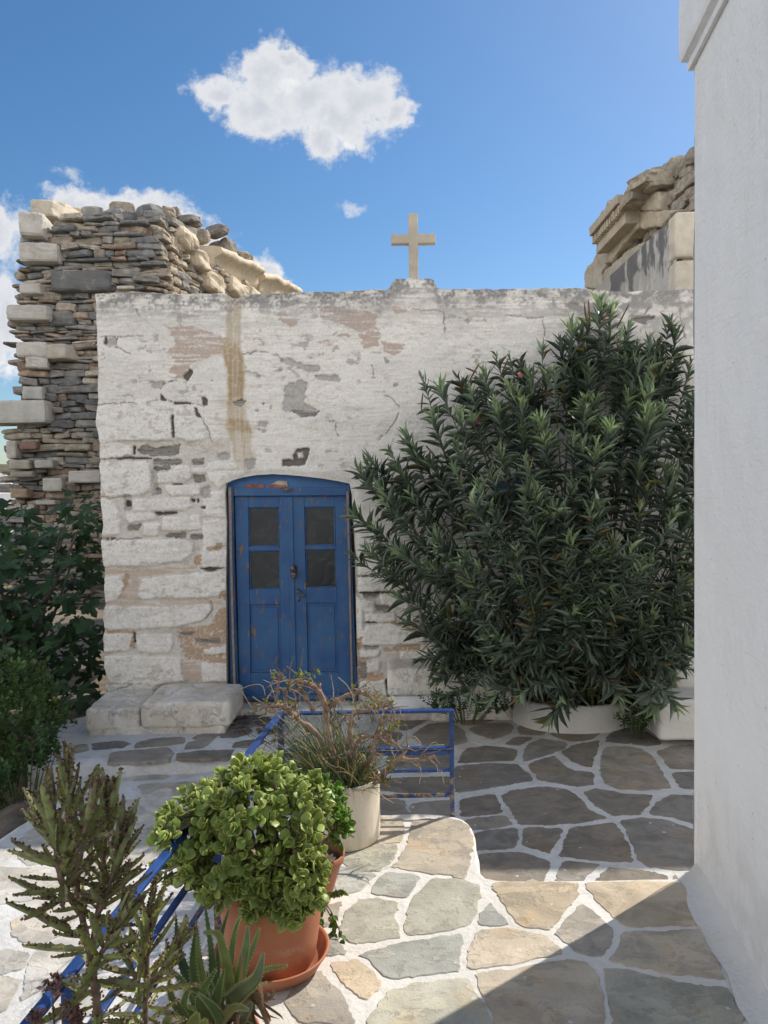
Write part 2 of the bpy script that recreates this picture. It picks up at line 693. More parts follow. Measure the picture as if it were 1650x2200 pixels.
def f_housewall(g):
    p = pos(g)
    n = g.noise(p, 1.2, 5, .6)
    c = g.mix(g.ramp(n, .3, .7), (.80, .80, .80), (.765, .765, .765))
    # sparse pits and thin dried drips
    st = g.vec('MULTIPLY', p, (9, 9, 1.1)).outputs[0]
    n2 = g.noise(st, 6.0, 5, .7)
    low = g.n('ShaderNodeSeparateXYZ', {0: p}).outputs[2]
    c = g.mix(g.math('MULTIPLY', g.math('MULTIPLY', g.ramp(n2, .56, .72), g.ramp(low, 2.3, .9)), .28), c, (.58, .57, .55))
    v = g.n('ShaderNodeTexVoronoi', {'Vector': p, 'Scale': 11.0, 'Randomness': 1.0}, feature='F1')
    c = g.mix(g.math('MULTIPLY', g.ramp(v.outputs[0], .06, .035), .7), c, (.36, .35, .34))
    br = g.noise(g.vec('MULTIPLY', p, (3., 3., 26.)).outputs[0], 2.4, 5, .6, .6)
    c = g.mix(g.math('MULTIPLY', g.ramp(br, .5, .72), .10), c, (.70, .69, .67))
    dirt = g.math('MULTIPLY', g.ramp(g.noise(p, 7., 8, .68), .42, .66), g.ramp(low, .95, .30))
    c = g.mix(g.math('MULTIPLY', dirt, .38), c, (.52, .50, .46))
    run = g.math('MULTIPLY', g.ramp(g.noise(g.vec('MULTIPLY', p, (40., 40., 1.6)).outputs[0], 1.0, 4, .6), .60, .70), g.ramp(g.noise(p, 2.2, 3, .5), .5, .6))
    c = g.mix(g.math('MULTIPLY', run, .5), c, (.60, .56, .50))
    h = g.math('ADD', g.math('ADD', g.noise(p, 60., 6, .6), g.math('MULTIPLY', g.noise(p, 4., 4, .55), 6.0)), br)
    return pbsdf(g, c, .8, bump(g, h, .6, .008), .2)


def f_paver(g):
    p = pos(g)
    a = g.n('ShaderNodeAttribute', attribute_name='col').outputs[0]
    n = g.noise(p, 5., 7, .62, .6)
    k = g.ramp(n, .25, .75, .72, 1.28)
    kk = g.n('ShaderNodeCombineColor', {0: k, 1: k, 2: k}).outputs[0]
    c = g.mix(1.0, a, kk, 'MULTIPLY')
    # rusty and pale schist layers
    n2 = g.noise(g.vec('ADD', p, (3.1, 7.7, 0)).outputs[0], 3.2, 6, .6, .8)
    c = g.mix(g.math('MULTIPLY', g.ramp(n2, .54, .66), .5), c, g.mix(1.0, a, (1.25, 1.0, .72), 'MULTIPLY'))
    n4 = g.noise(g.vec('MULTIPLY', p, (9., 17., 9.)).outputs[0], 1.0, 8, .7)
    c = g.mix(g.math('MULTIPLY', g.ramp(n4, .57, .7), .45), c, g.mix(1.0, a, (.55, .53, .5), 'MULTIPLY'))
    # delaminated layers with sharp edges
    n6 = g.noise(g.vec('ADD', g.vec('MULTIPLY', p, (1, 1.7, 1)).outputs[0], (9.3, 1.7, 0)).outputs[0], 6.5, 8, .6, .5)
    c = g.mix(g.math('MULTIPLY', g.ramp(n6, .545, .565), .33), c, g.mix(1.0, a, (1.5, 1.42, 1.3), 'MULTIPLY'))
    n7 = g.noise(g.vec('ADD', p, (2.3, 11.7, 0)).outputs[0], 8.0, 9, .65, .3)
    c = g.mix(g.math('MULTIPLY', g.ramp(n7, .565, .59), .35), c, g.mix(1.0, a, (.62, .62, .62), 'MULTIPLY'))
    n5 = g.noise(p, 130., 3, .6)
    c = g.mix(g.math('MULTIPLY', g.ramp(n5, .55, .75), .35), c, (.12, .115, .105))
    # splashes of whitewash
    vd = g.vec('ADD', p, g.vec('MULTIPLY', g.n('ShaderNodeTexNoise', {'Vector': p, 'Scale': 40.0}).outputs[1], (.02, .02, 0)).outputs[0]).outputs[0]
    v = g.n('ShaderNodeTexVoronoi', {'Vector': vd, 'Scale': 12.0, 'Randomness': 1.0}, feature='F1')
    v2 = g.n('ShaderNodeTexWhiteNoise', {0: v.outputs['Position']}, noise_dimensions='3D').outputs[0]
    spot = g.math('MULTIPLY', g.math('LESS_THAN', v.outputs[0], g.math('MULTIPLY', v2, .11)), g.math('GREATER_THAN', v2, .45))
    c = g.mix(g.math('MULTIPLY', spot, .7), c, (.66, .65, .62))
    h = g.math('ADD', g.noise(p, 42., 9, .7), g.math('MULTIPLY', g.ramp(n6, .53, .57), .35))
    h = g.math('ADD', h, g.math('MULTIPLY', g.ramp(n7, .55, .6), -.3))
    return pbsdf(g, c, .75, bump(g, h, .6, .009), .25)


def f_blue(worn, bright):
    def fn(g):
        p = pos(g)
        st = g.vec('MULTIPLY', p, (14., 14., 1.6)).outputs[0]
        grain = g.noise(st, 6., 6, .65)
        n = g.noise(p, 4.5, 6, .6)
        base = g.mix(g.ramp(n, .3, .7), tuple(k * bright for k in (.026, .088, .235)), tuple(k * bright for k in (.042, .125, .275)))
        base = g.mix(g.math('MULTIPLY', g.ramp(grain, .45, .75), .35), base, tuple(k * bright for k in (.06, .15, .27)))
        chip = g.math('ADD', g.noise(g.vec('MULTIPLY', p, (3.0, 3.0, 1.0)).outputs[0], 9., 8, .68), g.math('MULTIPLY', g.math('SUBTRACT', grain, .5), .35))
        m = g.ramp(chip, worn, worn + .035)
        wood = g.mix(g.ramp(g.noise(p, 40., 4, .6), .35, .65), (.24, .125, .08), (.17, .15, .135))
        c = g.mix(m, base, wood)
        m2 = g.ramp(g.noise(p, 60., 6, .7), .66, .72)
        c = g.mix(g.math('MULTIPLY', m2, .6), c, (.42, .45, .48))
        h = g.math('SUBTRACT', g.math('MULTIPLY', grain, .6), g.math('MULTIPLY', m, .7))
        return pbsdf(g, c, .5, bump(g, h, .5, .006), .4)
    return fn


def f_glass(g):
    p = pos(g)
    n = g.noise(p, 7., 7, .6, 1.)
    c = g.mix(g.ramp(n, .3, .8), (.012, .016, .018), (.046, .053, .054))
    return pbsdf(g, c, g.ramp(n, .3, .8, .12, .45), None, .5)


def f_terracotta(g):
    p = pos(g)
    n = g.noise(p, 6., 6, .6)
    c = g.mix(g.ramp(n, .3, .7), (.355, .130, .068), (.44, .175, .092))
    z = g.n('ShaderNodeSeparateXYZ', {0: p}).outputs[2]
    lime = g.math('MULTIPLY', g.ramp(g.noise(p, 16., 8, .7), .5, .72), g.ramp(z, .45, .24, .15, .9))
    c = g.mix(g.math('MULTIPLY', lime, .6), c, (.56, .42, .34))
    c = g.mix(g.math('MULTIPLY', g.ramp(g.noise(p, 70., 5, .7), .62, .72), .5), c, (.25, .10, .06))
    return pbsdf(g, c, .62, bump(g, g.noise(p, 80., 6, .6), .12, .004), .35)


def f_cream(g):
    p = pos(g)
    st = g.vec('MULTIPLY', p, (14, 14, 2.0)).outputs[0]
    c = g.mix(g.ramp(g.noise(st, 2., 6, .65), .4, .75), (.74, .67, .55), (.60, .52, .41))
    c = g.mix(g.math('MULTIPLY', g.ramp(g.noise(p, 60., 6, .7), .6, .72), .6), c, (.30, .24, .18))
    return pbsdf(g, c, .7, bump(g, g.noise(p, 50., 6, .6), .15, .005), .3)


def f_earth(g):
    p = pos(g)
    c = g.mix(g.ramp(g.noise(p, 8., 8, .65), .3, .7), (.13, .105, .08), (.23, .19, .145))
    return pbsdf(g, c, .95, bump(g, g.noise(p, 25., 8, .7), .8, .03), .1)


def f_hill(g):
    p = pos(g)
    n = g.noise(p, .02, 9, .65)
    c = g.mix(g.ramp(n, .35, .65), (.16, .13, .09), (.10, .10, .06))
    v = g.noise(p, .15, 6, .7)
    c = g.mix(g.math('MULTIPLY', g.ramp(v, .55, .62), .7), c, (.05, .06, .035))
    return pbsdf(g, c, .95, None, .1)


def f_metal(g):
    p = pos(g)
    c = g.mix(g.ramp(g.noise(p, 60., 5, .6), .4, .65), (.10, .07, .05), (.20, .18, .16))
    return pbsdf(g, c, .45, bump(g, g.noise(p, 120., 4), .2, .003), .5, Metallic=.7)


def f_rail(g):
    p = pos(g)
    n = g.noise(p, 14., 7, .65)
    c = g.mix(g.ramp(n, .35, .7), (.011, .042, .165), (.022, .075, .265))
    z = g.n('ShaderNodeSeparateXYZ', {0: p}).outputs[2]
    low = g.ramp(z, .52, .30, .0, .16)
    rust = g.ramp(g.math('ADD', g.noise(p, 22., 8, .7), low), .62, .67)
    c = g.mix(rust, c, g.mix(g.ramp(g.noise(p, 70., 4), .4, .6), (.16, .075, .035), (.28, .24, .20)))
    chip = g.ramp(g.noise(p, 60., 5, .6), .67, .70)
    c = g.mix(g.math('MULTIPLY', chip, .7), c, (.40, .47, .58))
    return pbsdf(g, c, .38, bump(g, g.noise(p, 40., 6, .6), .3, .004), .5)


MAT = {
    'plaster': m_pigment('weathered_plaster', .9, .09, 60., .34, .008, 34., .15),
    'rubble': m_pigment('slate_rubble', .85, .35, 14., .7, .02, 30., .2, fleck=(45., .60, (.34, .32, .29), .45)),
    'marble': m_pigment('old_marble', .75, .14, 7., .45, .015, 16., .25, fleck=(6., .55, (.36, .31, .24), .5)),
    'whitewash': material('whitewash', f_whitewash),
    'mortar': material('grey_mortar', f_mortar),
    'masonry': material('limewashed_masonry', f_masonry),
    'house': material('house_plaster', f_housewall),
    'paver': material('schist_paver', f_paver),
    'door': material('worn_blue_paint', f_blue(.585, 1.0)),
    'tympanum': material('bounce_lit_blue_paint', f_blue(.72, 1.25)),  # arch panel: door blue lightened in the colour for light bounced off the ground
    'glass': material('dusty_glass', f_glass),
    'terracotta': material('terracotta', f_terracotta),
    'cream': material('cream_glaze', f_cream),
    'earth': material('earth', f_earth),
    'hill': material('dry_hill', f_hill),
    'metal': material('old_iron', f_metal),
    'rail': material('blue_rail_paint', f_rail),
    'wood': m_pigment('grey_wood', .8, .25, 30., .3, .004, 90., .2),
    'bark': m_pigment('bark', .85, .35, 40., .6, .006, 120., .15),
    'oleander': m_leaf('oleander_leaf', .18, .26, .3, (1.1, 1.2, .5), .5),
    'fig': m_leaf('fig_leaf', .2, .6, .3, (1.1, 1.2, .5), .3),
    'herb': m_leaf('herb_leaf', .3, .55, .3, (1.2, 1.2, .4), .3),
    'jade': m_leaf('jade_leaf', .20, .40, .22, (1.3, 1.3, .4), .4, 55.),
    'kalanchoe': m_leaf('kalanchoe_leaf', .24, .5, .3, (1.2, 1.1, .5), .4, 80.),
    'aloe': m_leaf('aloe_leaf', .12, .42, .25, (1.2, 1.3, .4), .45, 40.),
    'grass': m_leaf('dry_grass', .3, .6, .2, (1.1, 1.05, .6), .3),
}

# ------------------------------------------------------------------ ground, terrace and paving
TZ = 0.22          # level of the upper terrace
AZ = 0.10          # level of the apron before the door


def patch(poly, z, drop, name, mat, step=.05, jitter=.008, r=.022, seed=3):
    """a masonry platform with a hand-rounded, uneven rim"""
    pts = []
    n = len(poly)
    for i in range(n):
        a, b = np.array(poly[i], float), np.array(poly[(i + 1) % n], float)
        m = max(1, int(np.linalg.norm(b - a) / step))
        for k in range(m):
            pts.append(a + (b - a) * k / m)
    pts = np.array(pts)
    # soften corners a little
    for _ in range(2):
        pts = .5 * pts + .25 * np.roll(pts, 1, 0) + .25 * np.roll(pts, -1, 0)
    c = pts.mean(0)
    nx = np.roll(pts, -1, 0) - np.roll(pts, 1, 0)
    nrm = unit(np.stack([nx[:, 1], -nx[:, 0]], 1))
    area = np.sum(pts[:, 0] * np.roll(pts[:, 1], -1) - np.roll(pts[:, 0], -1) * pts[:, 1])
    if area < 0:
        pts, nrm = pts[::-1], -nrm[::-1]
        nrm = -nrm if False else nrm
    nx = np.roll(pts, -1, 0) - np.roll(pts, 1, 0)
    nrm = unit(np.stack([nx[:, 1], -nx[:, 0]], 1))
    w = fbm2(pts[:, 0] * 7, pts[:, 1] * 7, 3, seed) - .5
    w2 = fbm2(pts[:, 0] * 9 + 5, pts[:, 1] * 9, 3, seed + 4) - .5
    prof = [(-r, 0), (-r * .4, -r * .12), (-r * .08, -r * .45), (0, -r * 1.1), (.002, -drop * .5), (.0, -drop)]
    rings = []
    for o, dz in prof:
        q = pts + nrm * (o + w * jitter * 2 * (1 if dz < 0 else .6))[:, None]
        zz = z + dz + (w2 * jitter * .6 if dz > -drop * .4 else 0)
        rings.append(np.concatenate([q, np.broadcast_to(np.asarray(zz, float), (len(q),))[:, None]], 1))
    mb = MB()
    N = len(pts)
    v = np.concatenate(rings)
    f = []
    for k in range(len(prof) - 1):
        for i in range(N):
            j = (i + 1) % N
            f.append([k * N + i, (k + 1) * N + i, (k + 1) * N + j, k * N + j])
    top = rings[0].copy()
    mb.add(v, np.array(f), (.75, .73, .70))
    mb.add(top, [list(range(N))], (.75, .73, .70))
    return mb.build(name, mat, smooth=True)


def dense_ring(poly, seed, jag=.007):
    """outline of one flagstone: rounded corners and a chipped edge"""
    p = np.asarray(poly, float)
    # chaikin once for soft corners
    q = np.empty((len(p) * 2, 2))
    nx = np.roll(p, -1, 0)
    q[0::2] = .91 * p + .09 * nx
    q[1::2] = .09 * p + .91 * nx
    out = []
    for i in range(len(q)):
        a, b = q[i], q[(i + 1) % len(q)]
        m = max(1, int(np.linalg.norm(b - a) / .014))
        for k in range(m):
            out.append(a + (b - a) * k / m)
    out = np.array(out)
    dx = fbm2(out[:, 0] * 22 + seed, out[:, 1] * 22, 3, 5) - .5
    dy = fbm2(out[:, 0] * 22, out[:, 1] * 22 + seed, 3, 6) - .5
    ex = fbm2(out[:, 0] * 75 + seed, out[:, 1] * 75, 2, 7) - .5
    ey = fbm2(out[:, 0] * 75, out[:, 1] * 75 + seed, 2, 8) - .5
    return out + np.stack([dx, dy], 1) * jag * 3.4 + np.stack([ex, ey], 1) * jag * 2.4


def flag(mb, ring, z, col, tilt=.003, grow=.011):
    n = len(ring)
    c = ring.mean(0)
    rr_ = np.linalg.norm(ring - c, axis=1, keepdims=True)
    ring = c + (ring - c) * (1 + grow / np.maximum(rr_, .03))
    a = RNG.uniform(0, 6.28)
    zz = z + .0022 + tilt * .5 * ((ring - c) @ np.array([math.cos(a), math.sin(a)]))
    inner = c + (ring - c) * (1 - .003 / np.maximum(np.linalg.norm(ring - c, axis=1, keepdims=True), .02))
    top = np.concatenate([inner, (zz + .002)[:, None]], 1)
    mid = np.concatenate([ring, (zz - .001)[:, None]], 1)
    low = np.concatenate([ring, np.full((n, 1), z - .02)], 1)
    f = []
    for k in range(2):
        for i in range(n):
            j = (i + 1) % n
            f.append([k * n + i, (k + 1) * n + i, (k + 1) * n + j, k * n + j])
    area = np.sum(ring[:, 0] * np.roll(ring[:, 1], -1) - np.roll(ring[:, 0], -1) * ring[:, 1])
    f = np.array(f)
    face = list(range(n))
    if area < 0:
        f = f[:, ::-1]
        face = face[::-1]
    mb.add(np.concatenate([top, mid, low]), f, col)
    mb.add(top + np.array([0, 0, 0.0]), [face], col)


def fill_flags(traced, x0, x1, y0, y1, cell, inside, gap=.035, seed=1):
    """irregular flagstones (Voronoi cells) where none were traced"""
    r = np.random.default_rng(seed)
    gx = np.arange(x0, x1, cell)
    gy = np.arange(y0, y1, cell * .8)
    S = np.array([(a + r.uniform(-.36, .36) * cell, b + r.uniform(-.36, .36) * cell * .8) for a in gx for b in gy])
    out = []
    for i, s in enumerate(S):
        poly = [np.array(s) + np.array(k) * cell * 2 for k in ((-1, -1), (1, -1), (1, 1), (-1, 1))]
        near = S[np.linalg.norm(S - s, axis=1) < cell * 3]
        for q in near:
            d = q - s
            L = np.linalg.norm(d)
            if L < 1e-6:
                continue
            d = d / L
            lim = L / 2 - gap
            new = []
            for k in range(len(poly)):
                a, b = poly[k], poly[(k + 1) % len(poly)]
                da, db = (a - s) @ d - lim, (b - s) @ d - lim
                if da <= 0:
                    new.append(a)
                if da * db < 0:
                    new.append(a + (b - a) * da / (da - db))
            poly = new
            if len(poly) < 3:
                break
        if len(poly) < 3:
            continue
        pl = np.array(poly)
        # cut back any cell that runs into a traced stone
        cx, cy = pl.mean(0)
        test = np.concatenate([pl, [pl.mean(0)], (pl + pl.mean(0)) / 2, (pl * .75 + pl.mean(0) * .25)])
        bad = not inside(test[:, 0], test[:, 1]).all()
        if not bad:
            for t in traced:
                tc = t.mean(0)
                big = tc + (t - tc) * 1.12
                if inpoly(test[:, 0], test[:, 1], big).any() or inpoly(t[:, 0], t[:, 1], pl).any():
                    bad = True
                    break
        if not bad:
            out.append(pl)
    return out


def traced(lists, s, ox, oy, z):
    return [np.array([G(ox + X / s, oy + Y / s, z)[:2] for X, Y in pl]) for pl in lists]


TER = traced([
    [(510, 125), (705, 135), (690, 240), (690, 285), (600, 298), (440, 330), (380, 250)],
    [(778, 150), (990, 135), (1100, 152), (1178, 195), (1185, 300), (1170, 420), (1150, 500), (1130, 550), (1040, 520), (870, 500), (655, 470), (700, 410), (755, 330), (775, 260)],
    [(280, 400), (400, 350), (510, 330), (660, 320), (650, 380), (590, 450), (545, 488), (440, 498), (330, 470)],
    [(250, 470), (480, 516), (496, 530), (440, 590), (390, 640), (260, 670), (100, 700), (120, 560)],
    [(605, 520), (815, 545), (770, 600), (720, 680), (495, 655), (540, 590)],
    [(920, 565), (1130, 575), (1250, 615), (1240, 680), (1200, 800), (1150, 880), (1000, 920), (770, 945), (750, 880), (760, 800), (800, 720), (860, 640)],
    [(400, 720), (510, 710), (670, 740), (640, 800), (650, 880), (680, 960), (560, 980), (380, 1000), (300, 960), (290, 890), (320, 800)],
    [(60, 770), (230, 735), (262, 725), (240, 800), (205, 860), (180, 890), (60, 890)],
    [(60, 1010), (205, 960), (290, 1085), (60, 1098)],
    [(440, 1090), (660, 1040), (950, 985), (1110, 955), (1115, 1030), (1090, 1100), (1080, 1195), (900, 1220), (650, 1265), (560, 1200), (490, 1130)],
    [(1345, 745), (1360, 780), (1420, 840), (1438, 878), (1260, 880), (1290, 815)],
    [(215, 1180), (390, 1150), (460, 1220), (540, 1290), (500, 1350), (440, 1400), (400, 1380), (320, 1300)],
    [(40, 1240), (130, 1240), (200, 1330), (280, 1420), (335, 1500), (345, 1584), (0, 1560), (-90, 1420)],
    [(640, 1370), (780, 1320), (1150, 1280), (1190, 1350), (1240, 1440), (1290, 1540), (1400, 1760), (480, 1760), (500, 1560), (560, 1460)],
    [(300, 1700), (-200, 1640), (-150, 1900), (320, 1950)],
], 3.3, 650, 1720, TZ) + traced([
    [(630, 828), (740, 825), (850, 850), (915, 905), (760, 930), (600, 955), (610, 880)],
    [(675, 658), (970, 658), (965, 700), (900, 780), (860, 818), (770, 805), (720, 730)],
    [(625, 985), (900, 945), (940, 935), (1000, 948), (1030, 980), (1050, 1050), (1060, 1155), (1065, 1260), (730, 1260), (680, 1100), (645, 1040)],
], 1.65, 650, 1500, TZ) + traced([
    [(375, 66), (1000, 62), (1040, 110), (1110, 250), (1140, 345), (900, 360), (650, 355), (570, 290), (440, 170), (395, 110)],
    [(340, 225), (400, 270), (530, 390), (510, 490), (440, 575), (300, 530), (170, 430), (210, 350)],
    [(650, 420), (900, 420), (1190, 395), (1220, 500), (1270, 640), (1310, 735), (1000, 695), (760, 650), (560, 610), (610, 530)],
    [(500, 675), (700, 700), (870, 745), (1100, 800), (1330, 800), (1390, 900), (1450, 1060), (1520, 1250), (600, 1250), (580, 1000), (540, 820)],
], 3.3, 1150, 1880, TZ)

COURT = traced([
    [(110, 140), (160, 110), (250, 112), (330, 140), (240, 170), (140, 175)],
    [(180, 200), (270, 170), (420, 160), (455, 185), (440, 220), (380, 250), (320, 265), (240, 240)],
    [(500, 180), (690, 190), (640, 240), (500, 235)],
    [(700, 230), (760, 200), (980, 190), (1005, 230), (960, 260), (860, 280), (790, 270)],
    [(1090, 230), (1150, 200), (1260, 190), (1370, 260), (1395, 292), (1330, 308), (1230, 295), (1060, 283)],
    [(410, 295), (480, 255), (580, 255), (500, 303)],
    [(530, 360), (570, 300), (640, 265), (800, 290), (780, 330), (660, 370), (530, 410)],
    [(780, 350), (850, 310), (1005, 275), (1000, 330), (970, 380), (965, 440), (900, 435), (830, 400)],
    [(1035, 360), (1060, 320), (1200, 315), (1290, 335), (1350, 375), (1380, 430), (1450, 550), (1455, 578), (1300, 593), (1130, 580), (1060, 550), (1030, 480)],
    [(1400, 345), (1500, 310), (1700, 300), (1700, 460), (1470, 450), (1440, 400)],
    [(1490, 485), (1700, 480), (1700, 590), (1540, 578)],
    [(130, 380), (160, 330), (300, 312), (480, 335), (455, 400), (300, 405), (110, 420)],
    [(85, 470), (110, 440), (300, 427), (470, 432), (530, 480), (575, 528), (400, 560), (100, 610)],
    [(560, 430), (730, 375), (780, 440), (830, 470), (960, 480), (965, 555), (880, 570), (740, 545), (640, 530)],
    [(390, 640), (450, 602), (650, 577), (800, 592), (870, 640), (920, 710), (1045, 770), (900, 798), (700, 813), (500, 813), (470, 740)],
    [(920, 610), (1000, 588), (1100, 607), (1200, 627), (1350, 627), (1300, 700), (1265, 745), (1100, 755), (1000, 700)],
    [(1385, 690), (1480, 627), (1700, 640), (1700, 830), (1500, 768), (1345, 745)],
    [(130, 660), (330, 622), (360, 690), (378, 735), (200, 755), (130, 760)],
    [(150, 790), (400, 762), (440, 815), (220, 848), (150, 830)],
    [(1160, 800), (1280, 782), (1430, 792), (1640, 860), (1760, 900), (1760, 1110), (1500, 1103), (1330, 1078), (1280, 1040), (1240, 920)],
    [(830, 850), (960, 832), (1105, 812), (1160, 900), (1220, 1052), (1000, 1040), (760, 1018), (800, 950)],
    [(540, 842), (768, 845), (720, 940), (690, 993), (620, 970), (530, 945)],
    [(200, 890), (280, 867), (470, 842), (475, 900), (450, 965), (260, 975), (160, 980)],
    [(180, 1030), (400, 1002), (540, 1007), (690, 1060), (630, 1190), (150, 1200)],
    [(790, 1062), (1010, 1082), (900, 1160), (850, 1230), (730, 1210)],
    [(1080, 1102), (1200, 1112), (1420, 1142), (1430, 1250), (960, 1240)],
    [(1510, 1142), (1760, 1142), (1760, 1260), (1500, 1250)],
], 3.0, 950, 1500, 0) + traced([
    [(1095, 410), (1170, 392), (1280, 378), (1335, 378), (1200, 450), (1150, 468), (1100, 440)],
    [(1200, 500), (1300, 432), (1420, 422), (1500, 470), (1510, 530), (1420, 560), (1280, 560)],
    [(1000, 770), (1080, 752), (1420, 742), (1420, 830), (1300, 840), (1000, 820)],
    [(970, 880), (1150, 882), (1150, 1000), (960, 1000)],
    [(1200, 902), (1420, 882), (1440, 1000), (1200, 1010)],
    [(980, 480), (1060, 470), (1140, 490), (1080, 560), (980, 580)],
    [(1060, 600), (1200, 580), (1420, 580), (1420, 700), (1250, 710), (1060, 690)],
], 2.75, 450, 1400, 0)

PATHS = traced([
    [(-40, 1420), (30, 1400), (130, 1420), (100, 1480), (20, 1510), (-60, 1520)],
    [(185, 1405), (300, 1350), (400, 1335), (430, 1400), (330, 1480), (200, 1590), (110, 1640), (140, 1540)],
    [(-60, 1560), (10, 1540), (80, 1560), (30, 1680), (-60, 1720)],
    [(230, 1640), (420, 1520), (520, 1540), (520, 1700), (300, 1768), (190, 1740)],
    [(60, 1260), (200, 1180), (330, 1140), (420, 1180), (330, 1300), (210, 1360), (110, 1350)],
    [(600, 515), (700, 508), (860, 512), (800, 535), (640, 540)],
    [(330, 700), (520, 610), (640, 640), (640, 800), (480, 830), (350, 800)], [(160, 790), (310, 720), (330, 820), (300, 950), (130, 960), (80, 860)], [(660, 640), (860, 570), (900, 700), (680, 800)],
    [(350, 850), (470, 850), (640, 830), (600, 980), (430, 1040), (330, 980)], [(-40, 980), (110, 985), (290, 985), (310, 1080), (150, 1140), (-40, 1160)], [(660, 830), (820, 740), (900, 760), (780, 930), (640, 1000)],
    [(700, 560), (880, 550), (1010, 545), (960, 600), (760, 625)], [(560, 640), (680, 640), (740, 700), (640, 760), (520, 720)], [(380, 620), (520, 580), (540, 640), (470, 690), (360, 690)],
    [(350, 1040), (430, 1070), (600, 1010), (540, 1180), (440, 1170)],
], 2.357, 0, 1450, 0)

APR = traced([
    [(570, 395), (690, 385), (840, 372), (872, 400), (850, 430), (560, 445)],
    [(905, 400), (1000, 390), (1180, 380), (1150, 420), (900, 425)],
    [(958, 345), (1050, 325), (1095, 318), (1020, 372), (940, 378)],
    [(1120, 285), (1160, 255), (1250, 245), (1270, 290), (1200, 318), (1120, 318)],
    [(1180, 215), (1300, 205), (1380, 230), (1330, 262), (1200, 245)],
    [(985, 325), (1010, 305), (1095, 295), (1100, 310), (1010, 330)],
    [(700, 345), (790, 325), (930, 318), (920, 350), (800, 362), (690, 372)], [(470, 350), (600, 340), (660, 350), (610, 372), (480, 380)], [(1000, 280), (1090, 268), (1100, 284), (1010, 296)],
    [(1190, 345), (1290, 330), (1340, 340), (1280, 368), (1180, 370)], [(1300, 275), (1400, 262), (1420, 290), (1330, 310)], [(330, 370), (430, 352), (440, 384), (350, 402)],
], 2.357, 0, 1450, AZ)

gp = MB()
gx = np.linspace(-1, 1, 41)
gx = np.sign(gx) * (np.abs(gx) ** 3) * 2500
GX, GY = np.meshgrid(gx, gx, indexing='ij')
GZ = -0.75 - 0.012 * np.clip(np.hypot(GX, GY) - 12, 0, 2000) ** .85
ii, jj = np.meshgrid(np.arange(40), np.arange(40), indexing='ij')
gf = np.stack([ii * 41 + jj, (ii + 1) * 41 + jj, (ii + 1) * 41 + jj + 1, ii * 41 + jj + 1], -1).reshape(-1, 4)
gp.add(np.stack([GX, GY, GZ], -1).reshape(-1, 3), gf)
struct(gp.build('ground', MAT['hill']), 'dry brown ground falling away round the chapel yard', 'ground')

lp = MB()
gx = np.linspace(-9, -1.2, 70)
gy = np.linspace(1.0, 13, 90)
GX, GY = np.meshgrid(gx, gy, indexing='ij')
ex = np.where(GY < 4.9, -1.42 - .155 * GY, np.where(GY < 6, -2.2, -2.3))
GZ = -.07 + .30 * (fbm2(GX * 1.1, GY * 1.1, 4, 4) - .5) - .55 * sstep(-(GX - ex), .35, 1.4) * 0 - .12 * sstep(-(GX - ex), .0, .6)
GZ = np.where(GX > ex + .05, -.3, GZ)
ii, jj = np.meshgrid(np.arange(69), np.arange(89), indexing='ij')
gf = np.stack([ii * 90 + jj, (ii + 1) * 90 + jj, (ii + 1) * 90 + jj + 1, ii * 90 + jj + 1], -1).reshape(-1, 4)
lp.add(np.stack([GX, GY, GZ], -1).reshape(-1, 3), gf)
struct(lp.build('garden_soil', MAT['earth']), 'bare earth under the fig beside the path', 'soil')

# courtyard sheet (z = 0) and the path on the left share one level
YW = 6.0
court_poly = [(-.45, -1), (-.45, 3.0), (5.5, 3.0), (5.5, 6.1), (-2.2, 6.1), (-2.3, 5.3)]
pL = [tuple(G(a, b, 0)[:2]) for a, b in ((-260, 2050), (-120, 1880), (0, 1795), (100, 1730), (150, 1690))]
path_poly = [(5.5, 1.0), (5.5, 6.12), (-2.15, 6.12)] + [pL[4], pL[3], pL[2], pL[1], pL[0]] + [(-2.2, 1.2), (-2.2, -3), (.3, -3)]
struct(patch(path_poly, 0.0, .6, 'courtyard', MAT['mortar'], r=.05, jitter=.02), 'shaded courtyard of grey flagstones with white painted joints', 'courtyard')

apr = [G(128, 1548, AZ), G(92, 1590, AZ), G(58, 1632, AZ), G(90, 1655, AZ), G(150, 1640, AZ), G(213, 1630, AZ), G(240, 1640, AZ), G(300, 1636, AZ),
       G(365, 1630, AZ), G(480, 1624, AZ), G(560, 1615, AZ), G(640, 1600, AZ), G(760, 1560, AZ), G(800, 1535, AZ), G(800, 1490, AZ)]
apron_poly = [tuple(p[:2]) for p in apr] + [(-.1, 6.1), (-2.2, 6.1)]
struct(patch(apron_poly, AZ, .3, 'apron', MAT['mortar'], r=.05, jitter=.022), 'low stone apron before the blue chapel door', 'pavement')

ter_poly = [(-.57, 3.78), (.02, 3.79), tuple(G(925, 1748, TZ)[:2]), tuple(G(985, 1752, TZ)[:2]), tuple(G(1012, 1768, TZ)[:2]), tuple(G(1022, 1800, TZ)[:2]),
            tuple(G(1034, 1889, TZ)[:2]), tuple(G(1100, 1891, TZ)[:2]), tuple(G(1300, 1889, TZ)[:2]), tuple(G(1500, 1886, TZ)[:2]), (1.62, 3.2), (1.62, -2.9), (-1.25, -2.9), (-.80, 1.5)]
struct(patch(ter_poly, TZ, .5, 'terrace', MAT['whitewash'], r=.016, jitter=.010), 'sunlit upper terrace of flagstones with white joints', 'terrace')


